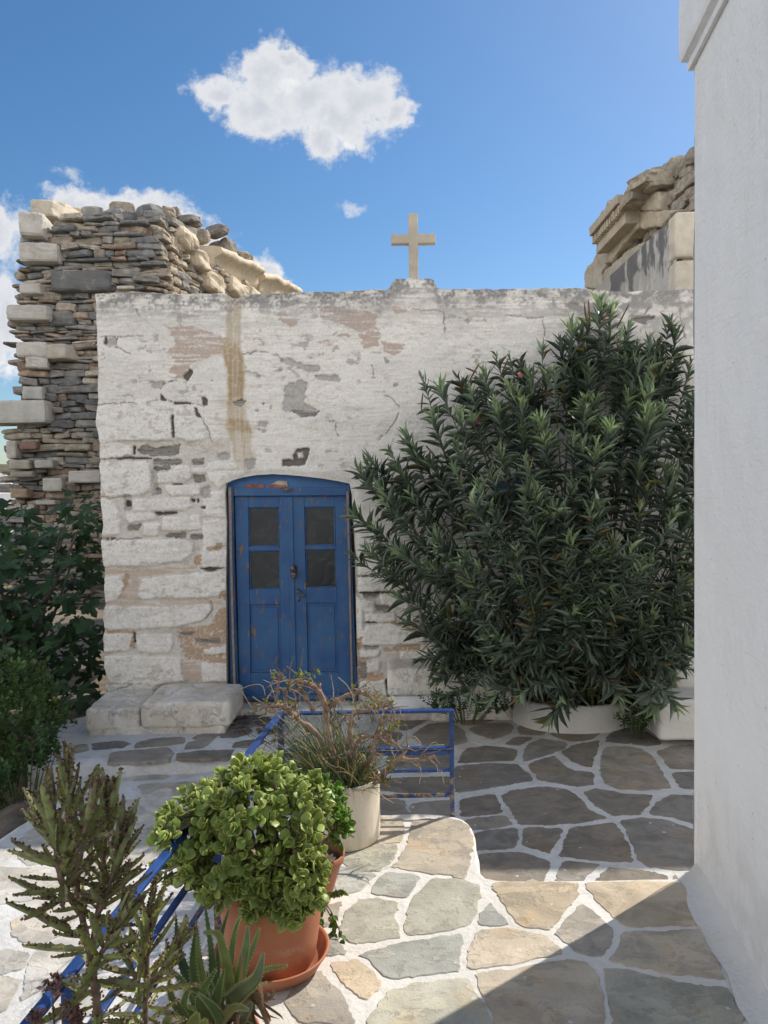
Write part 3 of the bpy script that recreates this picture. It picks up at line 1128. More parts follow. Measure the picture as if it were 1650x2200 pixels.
def stones_of(name, lists, fills, z, cols, label, jag=.007, grow=.016):
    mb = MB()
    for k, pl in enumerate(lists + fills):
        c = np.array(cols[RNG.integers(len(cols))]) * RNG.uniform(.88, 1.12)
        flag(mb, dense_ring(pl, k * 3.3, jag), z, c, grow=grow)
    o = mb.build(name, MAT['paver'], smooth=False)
    return struct(o, label, 'paving')


inn_t = lambda x, y: inpoly(x, y, np.array([(-.55, 3.72), (.3, 3.72), (.42, 3.2), (1.2, 3.15), (1.2, 2.5), (.9, 0), (.5, -2.8), (-1.2, -2.8), (-.72, 1.5)]))
inn_c = lambda x, y: inpoly(x, y, np.array([(-.3, 3.3), (5.2, 3.3), (5.2, 5.75), (.3, 5.9), (-.2, 5.2)]))
inn_p = lambda x, y: inpoly(x, y, np.array([(-.6, 3.9), (-1.2, 4.8), (-1.75, 4.2), (-2.0, 3.0), (-2.0, -2), (-.95, -2), (-.8, 2)]))
fill_t = fill_flags(TER, -1.2, 1.3, -2.9, 3.75, .42, inn_t, .03, 3)
fill_c = fill_flags(COURT, -.4, 5.3, 3.3, 5.9, .46, inn_c, .03, 5)
fill_p = fill_flags(PATHS, -2.1, -.5, -2, 4.7, .5, inn_p, .035, 6)
stones_of('terrace_paving', TER, fill_t, TZ, [(.46, .405, .325), (.42, .395, .325), (.425, .41, .34), (.50, .42, .31), (.41, .375, .325), (.37, .375, .34)],
          'pale grey and buff flagstones of the upper terrace')
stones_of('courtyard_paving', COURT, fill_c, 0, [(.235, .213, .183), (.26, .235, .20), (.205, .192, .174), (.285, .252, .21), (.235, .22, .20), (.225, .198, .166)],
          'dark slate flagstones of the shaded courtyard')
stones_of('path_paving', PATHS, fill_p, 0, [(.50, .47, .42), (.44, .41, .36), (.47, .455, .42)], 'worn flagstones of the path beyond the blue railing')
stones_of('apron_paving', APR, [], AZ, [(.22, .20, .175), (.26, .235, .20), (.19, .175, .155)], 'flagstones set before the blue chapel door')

# ------------------------------------------------------------------ chapel
chapel = thing('chapel', (P(850, 1490, YW)[0], YW, 0), 'old whitewashed stone chapel with peeling plaster, blue double door and a cross on top', 'chapel')
Z2 = lambda pl: [(200 + x / 2.357, 600 + y / 2.357) for x, y in pl]
Z3 = lambda pl: [(200 + x / 2.357, 1000 + y / 2.357) for x, y in pl]
Z5 = lambda pl: [(750 + x / 2.2, 620 + y / 2.2) for x, y in pl]
Z4 = lambda x, y, Y=YW: P(450 + x / 4.073, 980 + y / 4.073, Y)

topl = [(196, 636), (205, 631), (300, 628), (400, 632), (485, 630), (497, 640), (512, 641), (522, 635), (560, 630), (700, 627), (828, 622), (836, 618), (843, 604), (851, 598), (926, 598),
        (934, 603), (938, 618), (948, 622), (1000, 622), (1100, 621), (1240, 619), (1300, 625), (1380, 627), (1490, 621), (1700, 615), (2100, 612)]
tp = np.array([P(a, b, YW) for a, b in topl])
XR = 3.9
left_hi, left_lo = P(203, 640, YW), P(230, 1490, YW)
nu, nv = 1120, 620
side = 10
u = np.linspace(0, 1, nu)
v = np.linspace(0, 1, nv)
zt0 = 3.3
zline = -.1 + v * (zt0 + .1)
xl = left_lo[0] + (left_hi[0] - left_lo[0]) * (zline - left_lo[2]) / (left_hi[2] - left_lo[2])
xl = xl + .05 * (fbm2(zline * 5, zline * 0 + 3, 4, 9) - .5)
X = xl[:, None] + u[None, :] * (XR - xl[:, None])
ztop = np.interp(X[-1], tp[:, 0], tp[:, 2]) + .022 * (fbm2(X[-1] * 11, X[-1] * 0, 4, 2) - .5)
Zg = -.1 + v[:, None] * (ztop[None] + .1) ** 1.0
# keep rows level below, follow the ragged top only in the upper part
Zg = np.where(v[:, None] < .9, (-.1 + v[:, None] * (zt0 + .1)), 0)
zk = -.1 + .9 * (zt0 + .1)
tt = np.clip((v[:, None] - .9) / .1, 0, 1)
Zg = np.where(v[:, None] < .9, Zg, zk + tt * (ztop[None] - zk))
Yg = np.full_like(X, YW)
px, py = project(np.stack([X, Yg, Zg], -1))
sh = px.shape
wx = (fbm2(px / 30, py / 30, 4, 21) - .5) * 16 + (fbm2(px / 7, py / 7, 3, 22) - .5) * 7
wy = (fbm2(px / 30, py / 30, 4, 23) - .5) * 14 + (fbm2(px / 7, py / 7, 3, 24) - .5) * 7
hx = (fbm2(px / 26, py / 2.2, 4, 25) - .5) * 46          # streaky, brushed edges
PXW, PYW = px + wx * .8, py + wy * .8


def blur(a, k=2):
    for _ in range(k):
        b = a.copy()
        b[1:-1] = .5 * a[1:-1] + .25 * (a[2:] + a[:-2])
        a = b.copy()
        a[:, 1:-1] = .5 * b[:, 1:-1] + .25 * (b[:, 2:] + b[:, :-2])
    return a


def mask(polys, streak=0.0, k=1, fine=1.0):
    m = np.zeros(sh)
    for pl in polys:
        m = np.maximum(m, inpoly(px + wx * .8 * fine + hx * streak, py + wy * .7 * fine, pl).astype(float))
    return blur(m, k)


def linemask(lines, wdt):
    m = np.zeros(sh)
    for ln in lines:
        for (ax, ay), (bx, by) in zip(ln[:-1], ln[1:]):
            d = np.array([bx - ax, by - ay])
            L = d @ d
            t = np.clip(((PXW - ax) * d[0] + (PYW - ay) * d[1]) / L, 0, 1)
            dist = np.hypot(PXW - ax - t * d[0], PYW - ay - t * d[1])
            m = np.maximum(m, 1 - sstep(dist, wdt * .5, wdt))
    return m


def lay(col, m, c):
    return col * (1 - m[..., None]) + np.asarray(c) * m[..., None]


n_big = fbm2(px / 90, py / 60, 5, 31)
n_mid = fbm2(px / 22, py / 14, 5, 32)
n_str = fbm2(px / 55, py / 4.0, 5, 33)
n_fin = fbm2(px / 5, py / 5, 3, 34)
col = np.zeros(sh + (3,))
n_f2 = fbm2(px / 2.6, py / 2.4, 3, 35)


def crisp(m, k=2, lo=.42, hi=.56, amt=.75):
    """flaked edge: the soft outline broken up by the grain of the plaster"""
    b = blur(m, k)
    return sstep(b + ((n_fin - .5) * .8 + (n_f2 - .5) * .6) * amt * (b > .02) * (b < .98), lo, hi)


col[:] = (.82, .77, .70)
col = lay(col, sstep(n_big, .42, .68) * .75, (.71, .665, .605))
col = lay(col, sstep(n_str, .5, .75) * .28, (.62, .56, .485))
col = lay(col, sstep(n_mid, .56, .66) * .4, (.82, .80, .77))
# coats of limewash: thin brushed scratches and small flaked spots showing the grey coat below
scr = sstep(fbm2(px / 42, py / 1.7, 4, 51), .60, .66) * sstep(fbm2(px / 70, py / 60, 3, 52), .40, .58)
col = lay(col, scr * .42, (.52, .45, .375))
flk = sstep(fbm2(px / 11, py / 7, 5, 53), .62, .645) * sstep(fbm2(px / 120, py / 80, 3, 54), .38, .55)
col = lay(col, flk * .4, (.60, .56, .50))
flk2 = sstep(fbm2(px / 16, py / 10, 6, 55), .655, .67) * sstep(fbm2(px / 90, py / 90, 3, 56), .42, .6)
col = lay(col, flk2 * .8, (.42, .395, .36))
hgt = (n_mid - .5) * .012 + (n_big - .5) * .022 + (n_str - .5) * .003 - flk * .002 - flk2 * .004

blocks = [Z2(p) for p in [
    [(12, 640), (345, 628), (395, 640), (412, 680), (408, 790), (395, 815), (135, 815), (18, 830)],
    [(18, 836), (130, 824), (200, 850), (195, 895), (60, 912), (20, 905)],
    [(430, 650), (520, 660), (560, 720), (578, 770), (560, 810), (470, 820), (420, 800), (415, 720)],
    [(25, 930), (280, 920), (290, 1000), (285, 1070), (250, 1095), (60, 1100), (30, 1000)],
    [(300, 985), (390, 975), (430, 940), (490, 940), (495, 1010), (460, 1030), (310, 1035)],
    [(370, 1045), (540, 1040), (545, 1090), (400, 1100), (375, 1075)],
    [(195, 1115), (490, 1105), (500, 1150), (470, 1170), (200, 1175)],
    [(25, 1110), (100, 1120), (140, 1190), (135, 1290), (30, 1310)],
    [(165, 1190), (320, 1185), (318, 1220), (170, 1235)],
    [(350, 1200), (545, 1195), (548, 1270), (350, 1275)],
    [(255, 1240), (340, 1235), (330, 1300), (255, 1300)],
    [(590, 930), (680, 910), (800, 960), (740, 1000), (690, 1030), (640, 1060), (590, 1020), (570, 960)],
    [(555, 1080), (670, 1070), (670, 1210), (560, 1200)],
    [(555, 1222), (680, 1220), (678, 1340), (560, 1385)],
    [(500, 955), (570, 955), (570, 988), (500, 985)]]] + [Z3(p) for p in [
    [(35, 380), (480, 375), (505, 390), (500, 450), (450, 480), (300, 505), (45, 515)],
    [(40, 565), (150, 560), (160, 620), (130, 680), (45, 700)],
    [(240, 575), (660, 530), (685, 560), (680, 660), (560, 670), (240, 675), (220, 630)],
    [(45, 715), (580, 690), (600, 740), (560, 780), (420, 820), (100, 830), (45, 820)],
    [(45, 850), (200, 840), (210, 900), (180, 940), (55, 945)],
    [(220, 855), (400, 850), (405, 900), (380, 950), (230, 945)],
    [(50, 960), (450, 970), (450, 1060), (480, 1090), (320, 1110), (80, 1100), (55, 1020)],
    [(550, 1000), (690, 995), (695, 1090), (560, 1100), (545, 1060)],
    [(545, 930), (690, 915), (690, 955), (590, 960)],
    [(545, 440), (680, 425), (680, 515), (560, 520), (540, 490)],
    [(60, 1110), (320, 1115), (300, 1170), (60, 1180)],
    [(1345, 480), (1460, 470), (1465, 555), (1345, 558)],
    [(1342, 567), (1600, 562), (1600, 640), (1345, 643)],
    [(1360, 680), (1430, 690), (1420, 745), (1365, 740)],
    [(1455, 650), (1600, 650), (1600, 730), (1460, 700)],
    [(1380, 755), (1530, 745), (1530, 790), (1380, 795)],
    [(1380, 812), (1500, 802), (1680, 850), (1680, 905), (1370, 910), (1365, 860)],
    [(1350, 940), (1450, 935), (1445, 970), (1350, 975)],
    [(1390, 1000), (1460, 990), (1450, 1040), (1390, 1050)],
    [(1350, 1095), (1490, 1080), (1495, 1170), (1350, 1150)],
    [(1330, 640), (1360, 700), (1370, 860), (1345, 900), (1330, 1000), (1322, 900)],
    [(1560, 930), (1700, 930), (1720, 1000), (1560, 1000)]]]
mlow = np.maximum(sstep(PYW, 932, 950) * (px < 495), sstep(PYW, 1185, 1200) * (px > 765) * (px < 930))
mlow = blur(mlow.astype(float), 2)
mort = np.zeros(sh + (3,))
mort[:] = (.65, .595, .52)
mort = lay(mort, sstep(n_mid, .45, .65) * .7, (.54, .475, .40))
mort = lay(mort, sstep(n_fin, .55, .62) * .6, (.68, .65, .60))
mort = lay(mort, sstep(n_f2 * .6 + n_mid * .4, .56, .63) * .4, (.38, .33, .275))
col = col * (1 - mlow[..., None]) + mort * mlow[..., None]
hgt = hgt - mlow * .009
mb_ = crisp(mask(blocks, 0, 0, .55), 3)
bc = np.zeros(sh + (3,))
bc[:] = (.82, .775, .71)
bc = lay(bc, sstep(n_mid, .47, .66) * .5, (.68, .635, .57))
bc = lay(bc, sstep(n_str, .52, .68) * .35, (.62, .57, .50))
bc = lay(bc, sstep(n_fin, .6, .68) * .5, (.54, .49, .435))
bc = lay(bc, flk2 * .5, (.46, .41, .345))
col = col * (1 - mb_[..., None]) + bc * mb_[..., None]
hgt = hgt + blur(mb_, 3) * .016 * np.clip(mlow + .35, 0, 1)

pink = mask([Z2(p) for p in [
    [(360, 235), (500, 240), (610, 270), (690, 310), (640, 380), (560, 410), (480, 430), (470, 480), (430, 510), (400, 470), (380, 470), (430, 430), (370, 370), (420, 320), (400, 270)],
    [(370, 165), (440, 170), (560, 195), (440, 205)], [(950, 175), (1060, 185), (1020, 250), (960, 220)], [(1050, 275), (1110, 280), (1100, 305), (1060, 295)],
    [(1130, 140), (1300, 150), (1430, 170), (1460, 300), (1400, 320), (1350, 270), (1250, 220), (1160, 210)],
    [(1450, 310), (1560, 330), (1570, 370), (1500, 390)], [(1510, 140), (1600, 140), (1600, 165), (1520, 165)], [(1240, 280), (1300, 270), (1290, 300)], [(1130, 320), (1200, 300), (1210, 340)]]] + [Z5(p) for p in [
        [(30, 160), (110, 180), (140, 270), (60, 280)], [(200, 80), (290, 85), (280, 110), (210, 115)], [(170, 270), (250, 280), (230, 310)]]], .6, 1)
col = lay(col, crisp(pink, 1) * sstep(n_str * .7 + n_f2 * .3, .30, .50) * .85, (.48, .36, .29))
pk2 = mask([Z3(p) for p in [[(60, 520), (520, 515), (540, 545), (230, 560), (60, 552)], [(60, 690), (660, 675), (660, 712), (300, 712), (60, 718)], [(455, 1000), (548, 1002), (545, 1085), (460, 1090)],
                            [(160, 560), (240, 575), (220, 640), (240, 690), (140, 690)], [(40, 515), (60, 520), (60, 560), (40, 560)]]], .5, 1)
col = lay(col, crisp(pk2, 1) * sstep(n_str, .34, .5) * .8, (.55, .415, .32))

stain = mask([Z2([(672, 80), (750, 80), (752, 330), (765, 450), (760, 590), (780, 700), (800, 760), (800, 870), (815, 940), (760, 960), (720, 940), (700, 830), (672, 750), (680, 640), (690, 480), (652, 340), (675, 290)])], .12, 6)
stain2 = mask([Z2([(640, 325), (760, 325), (770, 440), (762, 600), (690, 600), (680, 460)]), Z2([(620, 700), (850, 720), (840, 790), (640, 760)]), Z2([(610, 590), (700, 580), (700, 640), (640, 650)])], .35, 5)
drip = sstep(fbm2(px / 5.0, py / 90, 4, 61), .36, .62)
stain = np.clip(stain * 1.25, 0, 1)
col = lay(col, stain * (.40 + .35 * drip + .2 * n_mid), (.52, .42, .285))
col = lay(col, stain2 * stain * (.5 + .4 * drip) * sstep(n_fin * .5 + n_mid * .5, .3, .5), (.40, .285, .165))
col = lay(col, stain2 * .30 * sstep(n_str, .35, .55), (.47, .36, .235))

gray = mask([Z2(p) for p in [
    [(970, 545), (1070, 510), (1090, 530), (1085, 590), (1060, 620), (1090, 640), (1130, 665), (1060, 680), (960, 670), (960, 630), (970, 600)],
    [(940, 395), (1000, 400), (1060, 425), (1150, 440), (1150, 465), (1100, 470), (1030, 440), (950, 420)],
    [(1120, 485), (1240, 480), (1260, 515), (1220, 515), (1180, 510), (1130, 505)], [(885, 372), (930, 380), (920, 398)], [(925, 450), (960, 445), (945, 470)],
    [(840, 718), (885, 718), (880, 747), (835, 742)], [(810, 758), (900, 763), (870, 780)], [(820, 483), (850, 483), (835, 507)], [(778, 648), (796, 650), (790, 668), (778, 664)],
    [(822, 655), (840, 655), (836, 668), (824, 668)], [(880, 636), (912, 634), (890, 660)], [(1182, 712), (1222, 712), (1215, 726)], [(300, 905), (330, 905), (330, 1090), (300, 1090)],
    [(545, 1060), (590, 1050), (600, 1110), (550, 1110)], [(640, 880), (690, 880), (690, 920), (640, 920)], [(760, 910), (820, 905), (800, 955), (770, 960)], [(150, 1090), (190, 1090), (190, 1180), (150, 1170)],
    [(280, 515), (370, 520), (350, 555), (300, 545)], [(60, 300), (130, 295), (120, 330), (90, 345), (70, 335)], [(1475, 400), (1492, 400), (1488, 430), (1474, 430)], [(1520, 530), (1540, 530), (1538, 545), (1522, 545)]]]
    + [Z5(p) for p in [[(1030, 65), (1100, 75), (1120, 110), (1040, 110)], [(540, 140), (570, 145), (560, 165)], [(630, 140), (665, 145), (650, 160)], [(205, 450), (230, 452), (220, 468)], [(820, 430), (860, 430), (850, 470)]]], .25, 1)
gray = crisp(gray, 3, .36, .62)
col = lay(col, gray * .92, (.46, .435, .40))
col = lay(col, gray * sstep(n_fin, .5, .62) * .4, (.32, .30, .27))
col = lay(col, np.clip(blur(gray, 2) * (1 - blur(gray, 2)) * 4, 0, 1) * sstep(n_f2, .45, .6) * .5, (.30, .27, .24))  # dark rim of the grey patches: dirt plus edge shade painted into the colour
hgt = hgt - blur(gray, 2) * .011
slate = mask([Z2(p) for p in [
    [(225, 850), (270, 830), (310, 850), (440, 835), (440, 880), (400, 895), (240, 890), (215, 870)], [(295, 912), (450, 907), (455, 930), (390, 940), (300, 935)],
    [(300, 947), (400, 945), (380, 970), (300, 970)], [(490, 910), (565, 908), (560, 940), (500, 938)], [(505, 997), (570, 990), (570, 1028), (510, 1028)], [(312, 1055), (348, 1055), (348, 1092), (312, 1088)],
    [(985, 665), (1145, 670), (1130, 695), (1060, 700)], [(705, 618), (775, 613), (750, 652), (715, 642)], [(380, 1290), (470, 1280), (470, 1310), (370, 1312)], [(490, 1295), (560, 1290), (555, 1320), (495, 1320)],
    [(165, 1247), (250, 1242), (228, 1275), (168, 1275)]]] + [Z3(p) for p in [[(430, 848), (520, 843), (500, 867), (440, 867)], [(520, 880), (640, 868), (640, 897), (530, 902)], [(1365, 648), (1460, 643), (1450, 672), (1365, 677)], [(1436, 700), (1520, 718), (1500, 742), (1428, 742)],
                                                               [(1350, 1000), (1385, 1000), (1385, 1080), (1350, 1085)], [(1370, 912), (1450, 912), (1440, 932), (1370, 932)]]], .2, 1)
slate = crisp(slate, 1)
col = lay(col, slate * (.8 + .2 * n_fin), (.22, .205, .18))
col = lay(col, slate * sstep(fbm2(px / 20, py / 2.5, 3, 71), .52, .6) * .7, (.13, .12, .105))
col = lay(col, slate * sstep(n_str, .52, .66) * .7, (.42, .39, .35))
hgt = hgt - blur(slate, 1) * .010
terra = mask([Z3(p) for p in [
    [(420, 832), (560, 808), (690, 798), (695, 900), (560, 930), (560, 960), (695, 960), (695, 1005), (480, 990), (455, 930), (430, 890)], [(580, 420), (630, 390), (665, 395), (655, 425), (600, 432)],
    [(515, 480), (550, 448), (552, 492), (520, 517)], [(60, 832), (210, 836), (205, 850), (60, 847)], [(640, 730), (695, 730), (695, 800), (600, 802)], [(203, 860), (221, 860), (216, 925), (188, 940)],
    [(1390, 797), (1660, 780), (1700, 850), (1640, 845), (1500, 800)], [(1338, 868), (1368, 868), (1362, 935), (1338, 935)], [(1460, 925), (1660, 905), (1660, 935), (1470, 952)], [(165, 560), (190, 555), (175, 620), (155, 620)],
    [(1340, 1050), (1480, 1045), (1470, 1085), (1345, 1090)], [(1345, 975), (1390, 975), (1385, 1050), (1345, 1050)], [(640, 640), (690, 640), (690, 690), (640, 690)]]], .35, 1)
terra = crisp(terra, 1) * (1 - slate) * sstep(n_fin * .5 + n_mid * .5, .36, .42)
col = lay(col, terra * .92, (.46, .305, .195))
col = lay(col, terra * sstep(n_f2, .62, .7) * .6, (.66, .60, .52))
hgt = hgt - blur(terra, 1) * .006

dark = mask([Z2(p) for p in [
    [(960, 910), (1015, 912), (1015, 885), (1035, 858), (1097, 853), (1092, 890), (1070, 942), (960, 945)], [(455, 498), (485, 458), (507, 463), (480, 522)], [(345, 580), (378, 612), (345, 616)],
    [(408, 620), (500, 624), (498, 632), (410, 634)], [(510, 645), (522, 648), (548, 704), (520, 695)], [(490, 1108), (520, 1112), (515, 1135), (498, 1130)], [(288, 1180), (430, 1178), (420, 1190), (330, 1196)],
    [(160, 1118), (187, 1123), (186, 1152), (160, 1152)], [(540, 1150), (575, 1148), (565, 1168)], [(395, 690), (410, 690), (410, 800), (400, 800)], [(1300, 678), (1332, 680), (1322, 688)], [(52, 295), (72, 290), (62, 330), (48, 322)],
    [(550, 600), (580, 602), (575, 640), (550, 636)], [(170, 900), (300, 903), (296, 912), (100, 914)], [(598, 510), (620, 508), (602, 522)], [(196, 840), (212, 848), (208, 890), (198, 890)], [(400, 1035), (462, 1033), (455, 1042), (400, 1042)], [(855, 625), (864, 625), (864, 634), (855, 634)]]]
    + [Z3(p) for p in [[(530, 525), (590, 513), (665, 518), (600, 536)], [(40, 368), (118, 366), (110, 374), (40, 374)], [(205, 845), (216, 845), (218, 905), (208, 905)], [(520, 170), (540, 165), (530, 195)], [(1345, 640), (1600, 640), (1600, 648), (1345, 650)],
                       [(690, 905), (700, 905), (700, 1100), (690, 1100)], [(1340, 557), (1600, 553), (1600, 563), (1340, 565)], [(1482, 1080), (1498, 1080), (1500, 1175), (1488, 1175)], [(1380, 795), (1440, 793), (1440, 801), (1380, 803)]]]
    + [Z5(p) for p in [[(1320, 138), (1452, 128), (1450, 142), (1410, 150), (1405, 170), (1380, 160)], [(870, 115), (905, 128), (900, 132)]]], 0, 1, .5)
hole_white = mask([Z2([(1036, 872), (1075, 868), (1070, 900), (1040, 906)])], 0, 1)
dark = crisp(dark, 1, .45, .55) * (1 - hole_white)
col = lay(col, dark * .9, (.105, .09, .075))
hgt = hgt - blur(dark, 1) * .028

cr = linemask([Z2(l) for l in [
    [(0, 288), (65, 290), (130, 288), (250, 287)], [(132, 288), (120, 342), (190, 375)], [(15, 636), (150, 630), (230, 628)], [(350, 583), (410, 630), (500, 627), (560, 642)], [(760, 377), (840, 364), (890, 368)],
    [(1480, 590), (1545, 640), (1530, 718), (1480, 778), (1450, 810)], [(20, 912), (200, 905)], [(30, 1103), (160, 1103)], [(215, 155), (235, 190)], [(1410, 440), (1418, 480)], [(350, 530), (430, 512)], [(545, 700), (580, 760), (600, 820)],
    [(1220, 730), (1240, 790)], [(930, 380), (950, 410)], [(0, 100), (50, 92), (120, 120)]]] + [Z3(l) for l in [[(45, 375), (250, 372)], [(60, 1148), (200, 1112)], [(590, 690), (600, 740), (560, 785)]]]
    + [Z5(l) for l in [[(300, 95), (445, 110), (450, 215)], [(735, 130), (920, 135), (925, 215)], [(1330, 130), (1400, 120), (1420, 90)], [(1560, 90), (1590, 230)]]], 1.9)
cr = cr * sstep(n_fin + n_mid * .4, .42, .6)
col = lay(col, cr * .8, (.25, .22, .19))
hgt = hgt - cr * .006
# weathered crown of the wall: lichen and soot below the rim
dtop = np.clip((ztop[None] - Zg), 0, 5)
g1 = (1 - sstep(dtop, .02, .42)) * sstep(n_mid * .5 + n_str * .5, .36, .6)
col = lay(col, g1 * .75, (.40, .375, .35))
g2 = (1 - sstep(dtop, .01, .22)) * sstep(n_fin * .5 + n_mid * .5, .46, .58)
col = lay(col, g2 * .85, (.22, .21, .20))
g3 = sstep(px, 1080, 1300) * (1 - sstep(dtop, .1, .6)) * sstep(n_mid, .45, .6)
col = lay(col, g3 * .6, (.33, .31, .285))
foot = (1 - sstep(Zg, .12, .34)) * sstep(n_mid * .6 + n_fin * .4, .42, .6)
col = lay(col, foot * .6, (.30, .27, .235))
sp = sstep(fbm2(px / 3.2, py / 2.6, 3, 77), .70, .78)
col = lay(col, sp * .45, (.40, .37, .33))

# geometry of the face; the rim returns backwards over the top and round the left corner
Yf = YW - hgt
outline = [Z4(*q) for q in [(152, 2160), (150, 1700), (146, 1100), (142, 600), (140, 330), (150, 238), (215, 208), (300, 184), (420, 164), (560, 157), (700, 164), (850, 178), (1000, 196), (1130, 218), (1232, 240),
                            (1245, 330), (1262, 700), (1278, 1200), (1296, 1700), (1312, 2160)]]
OP = np.array([(p[0], p[2]) for p in outline])
OP[0, 1] = OP[-1, 1] = -.2
OP[:, 0] += .006 * np.sin(OP[:, 1] * 9)


def near_outline(xx, zz):
    best = np.full(xx.shape, 9.0)
    bx, bz = xx.copy(), zz.copy()
    for (ax, az), (cx, cz) in zip(OP[:-1], OP[1:]):
        d = np.array([cx - ax, cz - az])
        t = np.clip(((xx - ax) * d[0] + (zz - az) * d[1]) / (d @ d), 0, 1)
        qx, qz = ax + t * d[0], az + t * d[1]
        dd = np.hypot(xx - qx, zz - qz)
        m = dd < best
        best[m], bx[m], bz[m] = dd[m], qx[m], qz[m]
    return best, bx, bz


ins = inpoly(X, Zg, OP)
b_, bx_, bz_ = near_outline(X, Zg)
# rounded plaster lip round the opening
lip = np.exp(-(b_ / .035) ** 2)
Yf = Yf + lip * .012
col = lay(col, (1 - sstep(b_, .012, .05)) * (py < 1075) * .8, (.68, .645, .58))
cen_in = inpoly((X[:-1, :-1] + X[1:, 1:]) / 2, (Zg[:-1, :-1] + Zg[1:, 1:]) / 2, OP)
keep = ~cen_in
touch_in = np.zeros(sh, bool)
touch_out = np.zeros(sh, bool)
for di in (0, 1):
    for dj in (0, 1):
        touch_in[di:sh[0] - 1 + di, dj:sh[1] - 1 + dj] |= cen_in
        touch_out[di:sh[0] - 1 + di, dj:sh[1] - 1 + dj] |= keep
bd = touch_in & touch_out
X2, Z2g = X.copy(), Zg.copy()
X2[bd], Z2g[bd] = bx_[bd], bz_[bd]
VV = np.stack([X2, Yf, Z2g], -1)
idx = np.arange(sh[0] * sh[1]).reshape(sh)
f = np.stack([idx[:-1, :-1], idx[:-1, 1:], idx[1:, 1:], idx[1:, :-1]], -1)[keep]
wall = MB()
wall.add(VV.reshape(-1, 3), f.reshape(-1, 4), col.reshape(-1, 3))
# rim over the top
rim = [VV[-1]]
for dy, dz in ((.02, .004), (.10, .0), (.22, -.012), (.36, -.02)):
    q = VV[-1].copy()
    q[:, 1] = YW + dy
    q[:, 2] += dz + .02 * (fbm2(q[:, 0] * 13, q[:, 0] * 0 + dy * 50, 3, 8) - .5)
    rim.append(q)
rim.append(rim[-1] * np.array([1, 1, 0]) + np.array([0, .01, 3.0]))
rv = np.concatenate(rim)
i_, j_ = np.meshgrid(np.arange(len(rim) - 1), np.arange(sh[1] - 1), indexing='ij')
rf = np.stack([i_ * sh[1] + j_, i_ * sh[1] + j_ + 1, (i_ + 1) * sh[1] + j_ + 1, (i_ + 1) * sh[1] + j_], -1).reshape(-1, 4)
wall.add(rv, rf, np.tile(np.array([[.42, .40, .37]]), (len(rv), 1)))
# left return
lv = [VV[:, 0]]
for dy in (.03, .3, 1.0, 2.2):
    q = VV[:, 0].copy()
    q[:, 1] = YW + dy
    q[:, 0] += .01 * (fbm2(q[:, 2] * 9, q[:, 2] * 0 + dy, 3, 12) - .5)
    lv.append(q)
lvv = np.concatenate(lv)
i_, j_ = np.meshgrid(np.arange(len(lv) - 1), np.arange(sh[0] - 1), indexing='ij')
lf = np.stack([i_ * sh[0] + j_, i_ * sh[0] + j_ + 1, (i_ + 1) * sh[0] + j_ + 1, (i_ + 1) * sh[0] + j_], -1).reshape(-1, 4)
wall.add(lvv, lf, (.62, .60, .56))
wall.build('wall', MAT['plaster'], chapel)

rv_ = MB()        # reveal round the door
opn = np.array([(x, YW - 0, z) for x, z in OP])
mm = []
for a, b in zip(OP[:-1], OP[1:]):
    for t in np.linspace(0, 1, 10, endpoint=False):
        mm.append(a + (b - a) * t)
mm.append(OP[-1])
mm = np.array(mm)
nn_ = len(mm)
rows = []
for dy in (.0, .03, .09, .2):
    w_ = .008 * (fbm2(mm[:, 0] * 14, mm[:, 1] * 14 + dy * 30, 3, 3) - .5)
    rows.append(np.stack([mm[:, 0] + w_, np.full(nn_, YW + dy + (.008 if dy == 0 else 0)), mm[:, 1] + w_ * .5], 1))
i_, j_ = np.meshgrid(np.arange(3), np.arange(nn_ - 1), indexing='ij')
rv_.add(np.concatenate(rows), np.stack([i_ * nn_ + j_, (i_ + 1) * nn_ + j_, (i_ + 1) * nn_ + j_ + 1, i_ * nn_ + j_ + 1], -1).reshape(-1, 4), (.52, .49, .45))
rv_.build('door_reveal', MAT['plaster'], chapel)

roof = MB()
box(roof, (.75, 7.1, 3.06), (2.85, .72, .09), (.5, .48, .45))
box(roof, (.75, 7.7, 1.5), (2.85, .05, 1.46), (.6, .58, .55))
roof.build('roof', MAT['plaster'], chapel)

# cross and its footing
cx_top = P(887, 461, 6.14)
cx_bot = P(889, 599, 6.14)
cr_ = MB()
cw = .5 * (P(898, 530, 6.14)[0] - P(878, 530, 6.14)[0])
arm_a, arm_b = P(841, 516, 6.14), P(936, 515, 6.14)
ca = cx_top
hw = .036
ax_mid = (cx_top[0] + cx_bot[0]) / 2
zc = (arm_a[2] + arm_b[2]) / 2
halfarm = (arm_b[0] - arm_a[0]) / 2
th = .036
zb, zt_ = cx_bot[2] - .1, cx_top[2]
out_ = [(-hw, zb), (hw, zb), (hw, zc - hw), (halfarm, zc - hw), (halfarm, zc + hw), (hw, zc + hw), (hw, zt_), (-hw, zt_), (-hw, zc + hw), (-halfarm, zc + hw), (-halfarm, zc - hw), (-hw, zc - hw)]
prism(cr_, [(ax_mid + a, 6.14 - th, b) for a, b in out_], (0, th * 2, 0), (.47, .41, .32))
cro = cr_.build('cross', MAT['marble'], chapel, smooth=False, bevel=.006)

# ---- the blue door
YD = YW + .085
D4 = lambda x, y, Y=YD: Z4(x, y, Y)


def panel(mb, pl, y, t, col=(.5, .5, .5)):
    pts = [Z4(a, b, YD) for a, b in pl]
    pts = [np.array([p[0], y, p[2]]) for p in pts]
    prism(mb, pts, (0, t, 0), col)


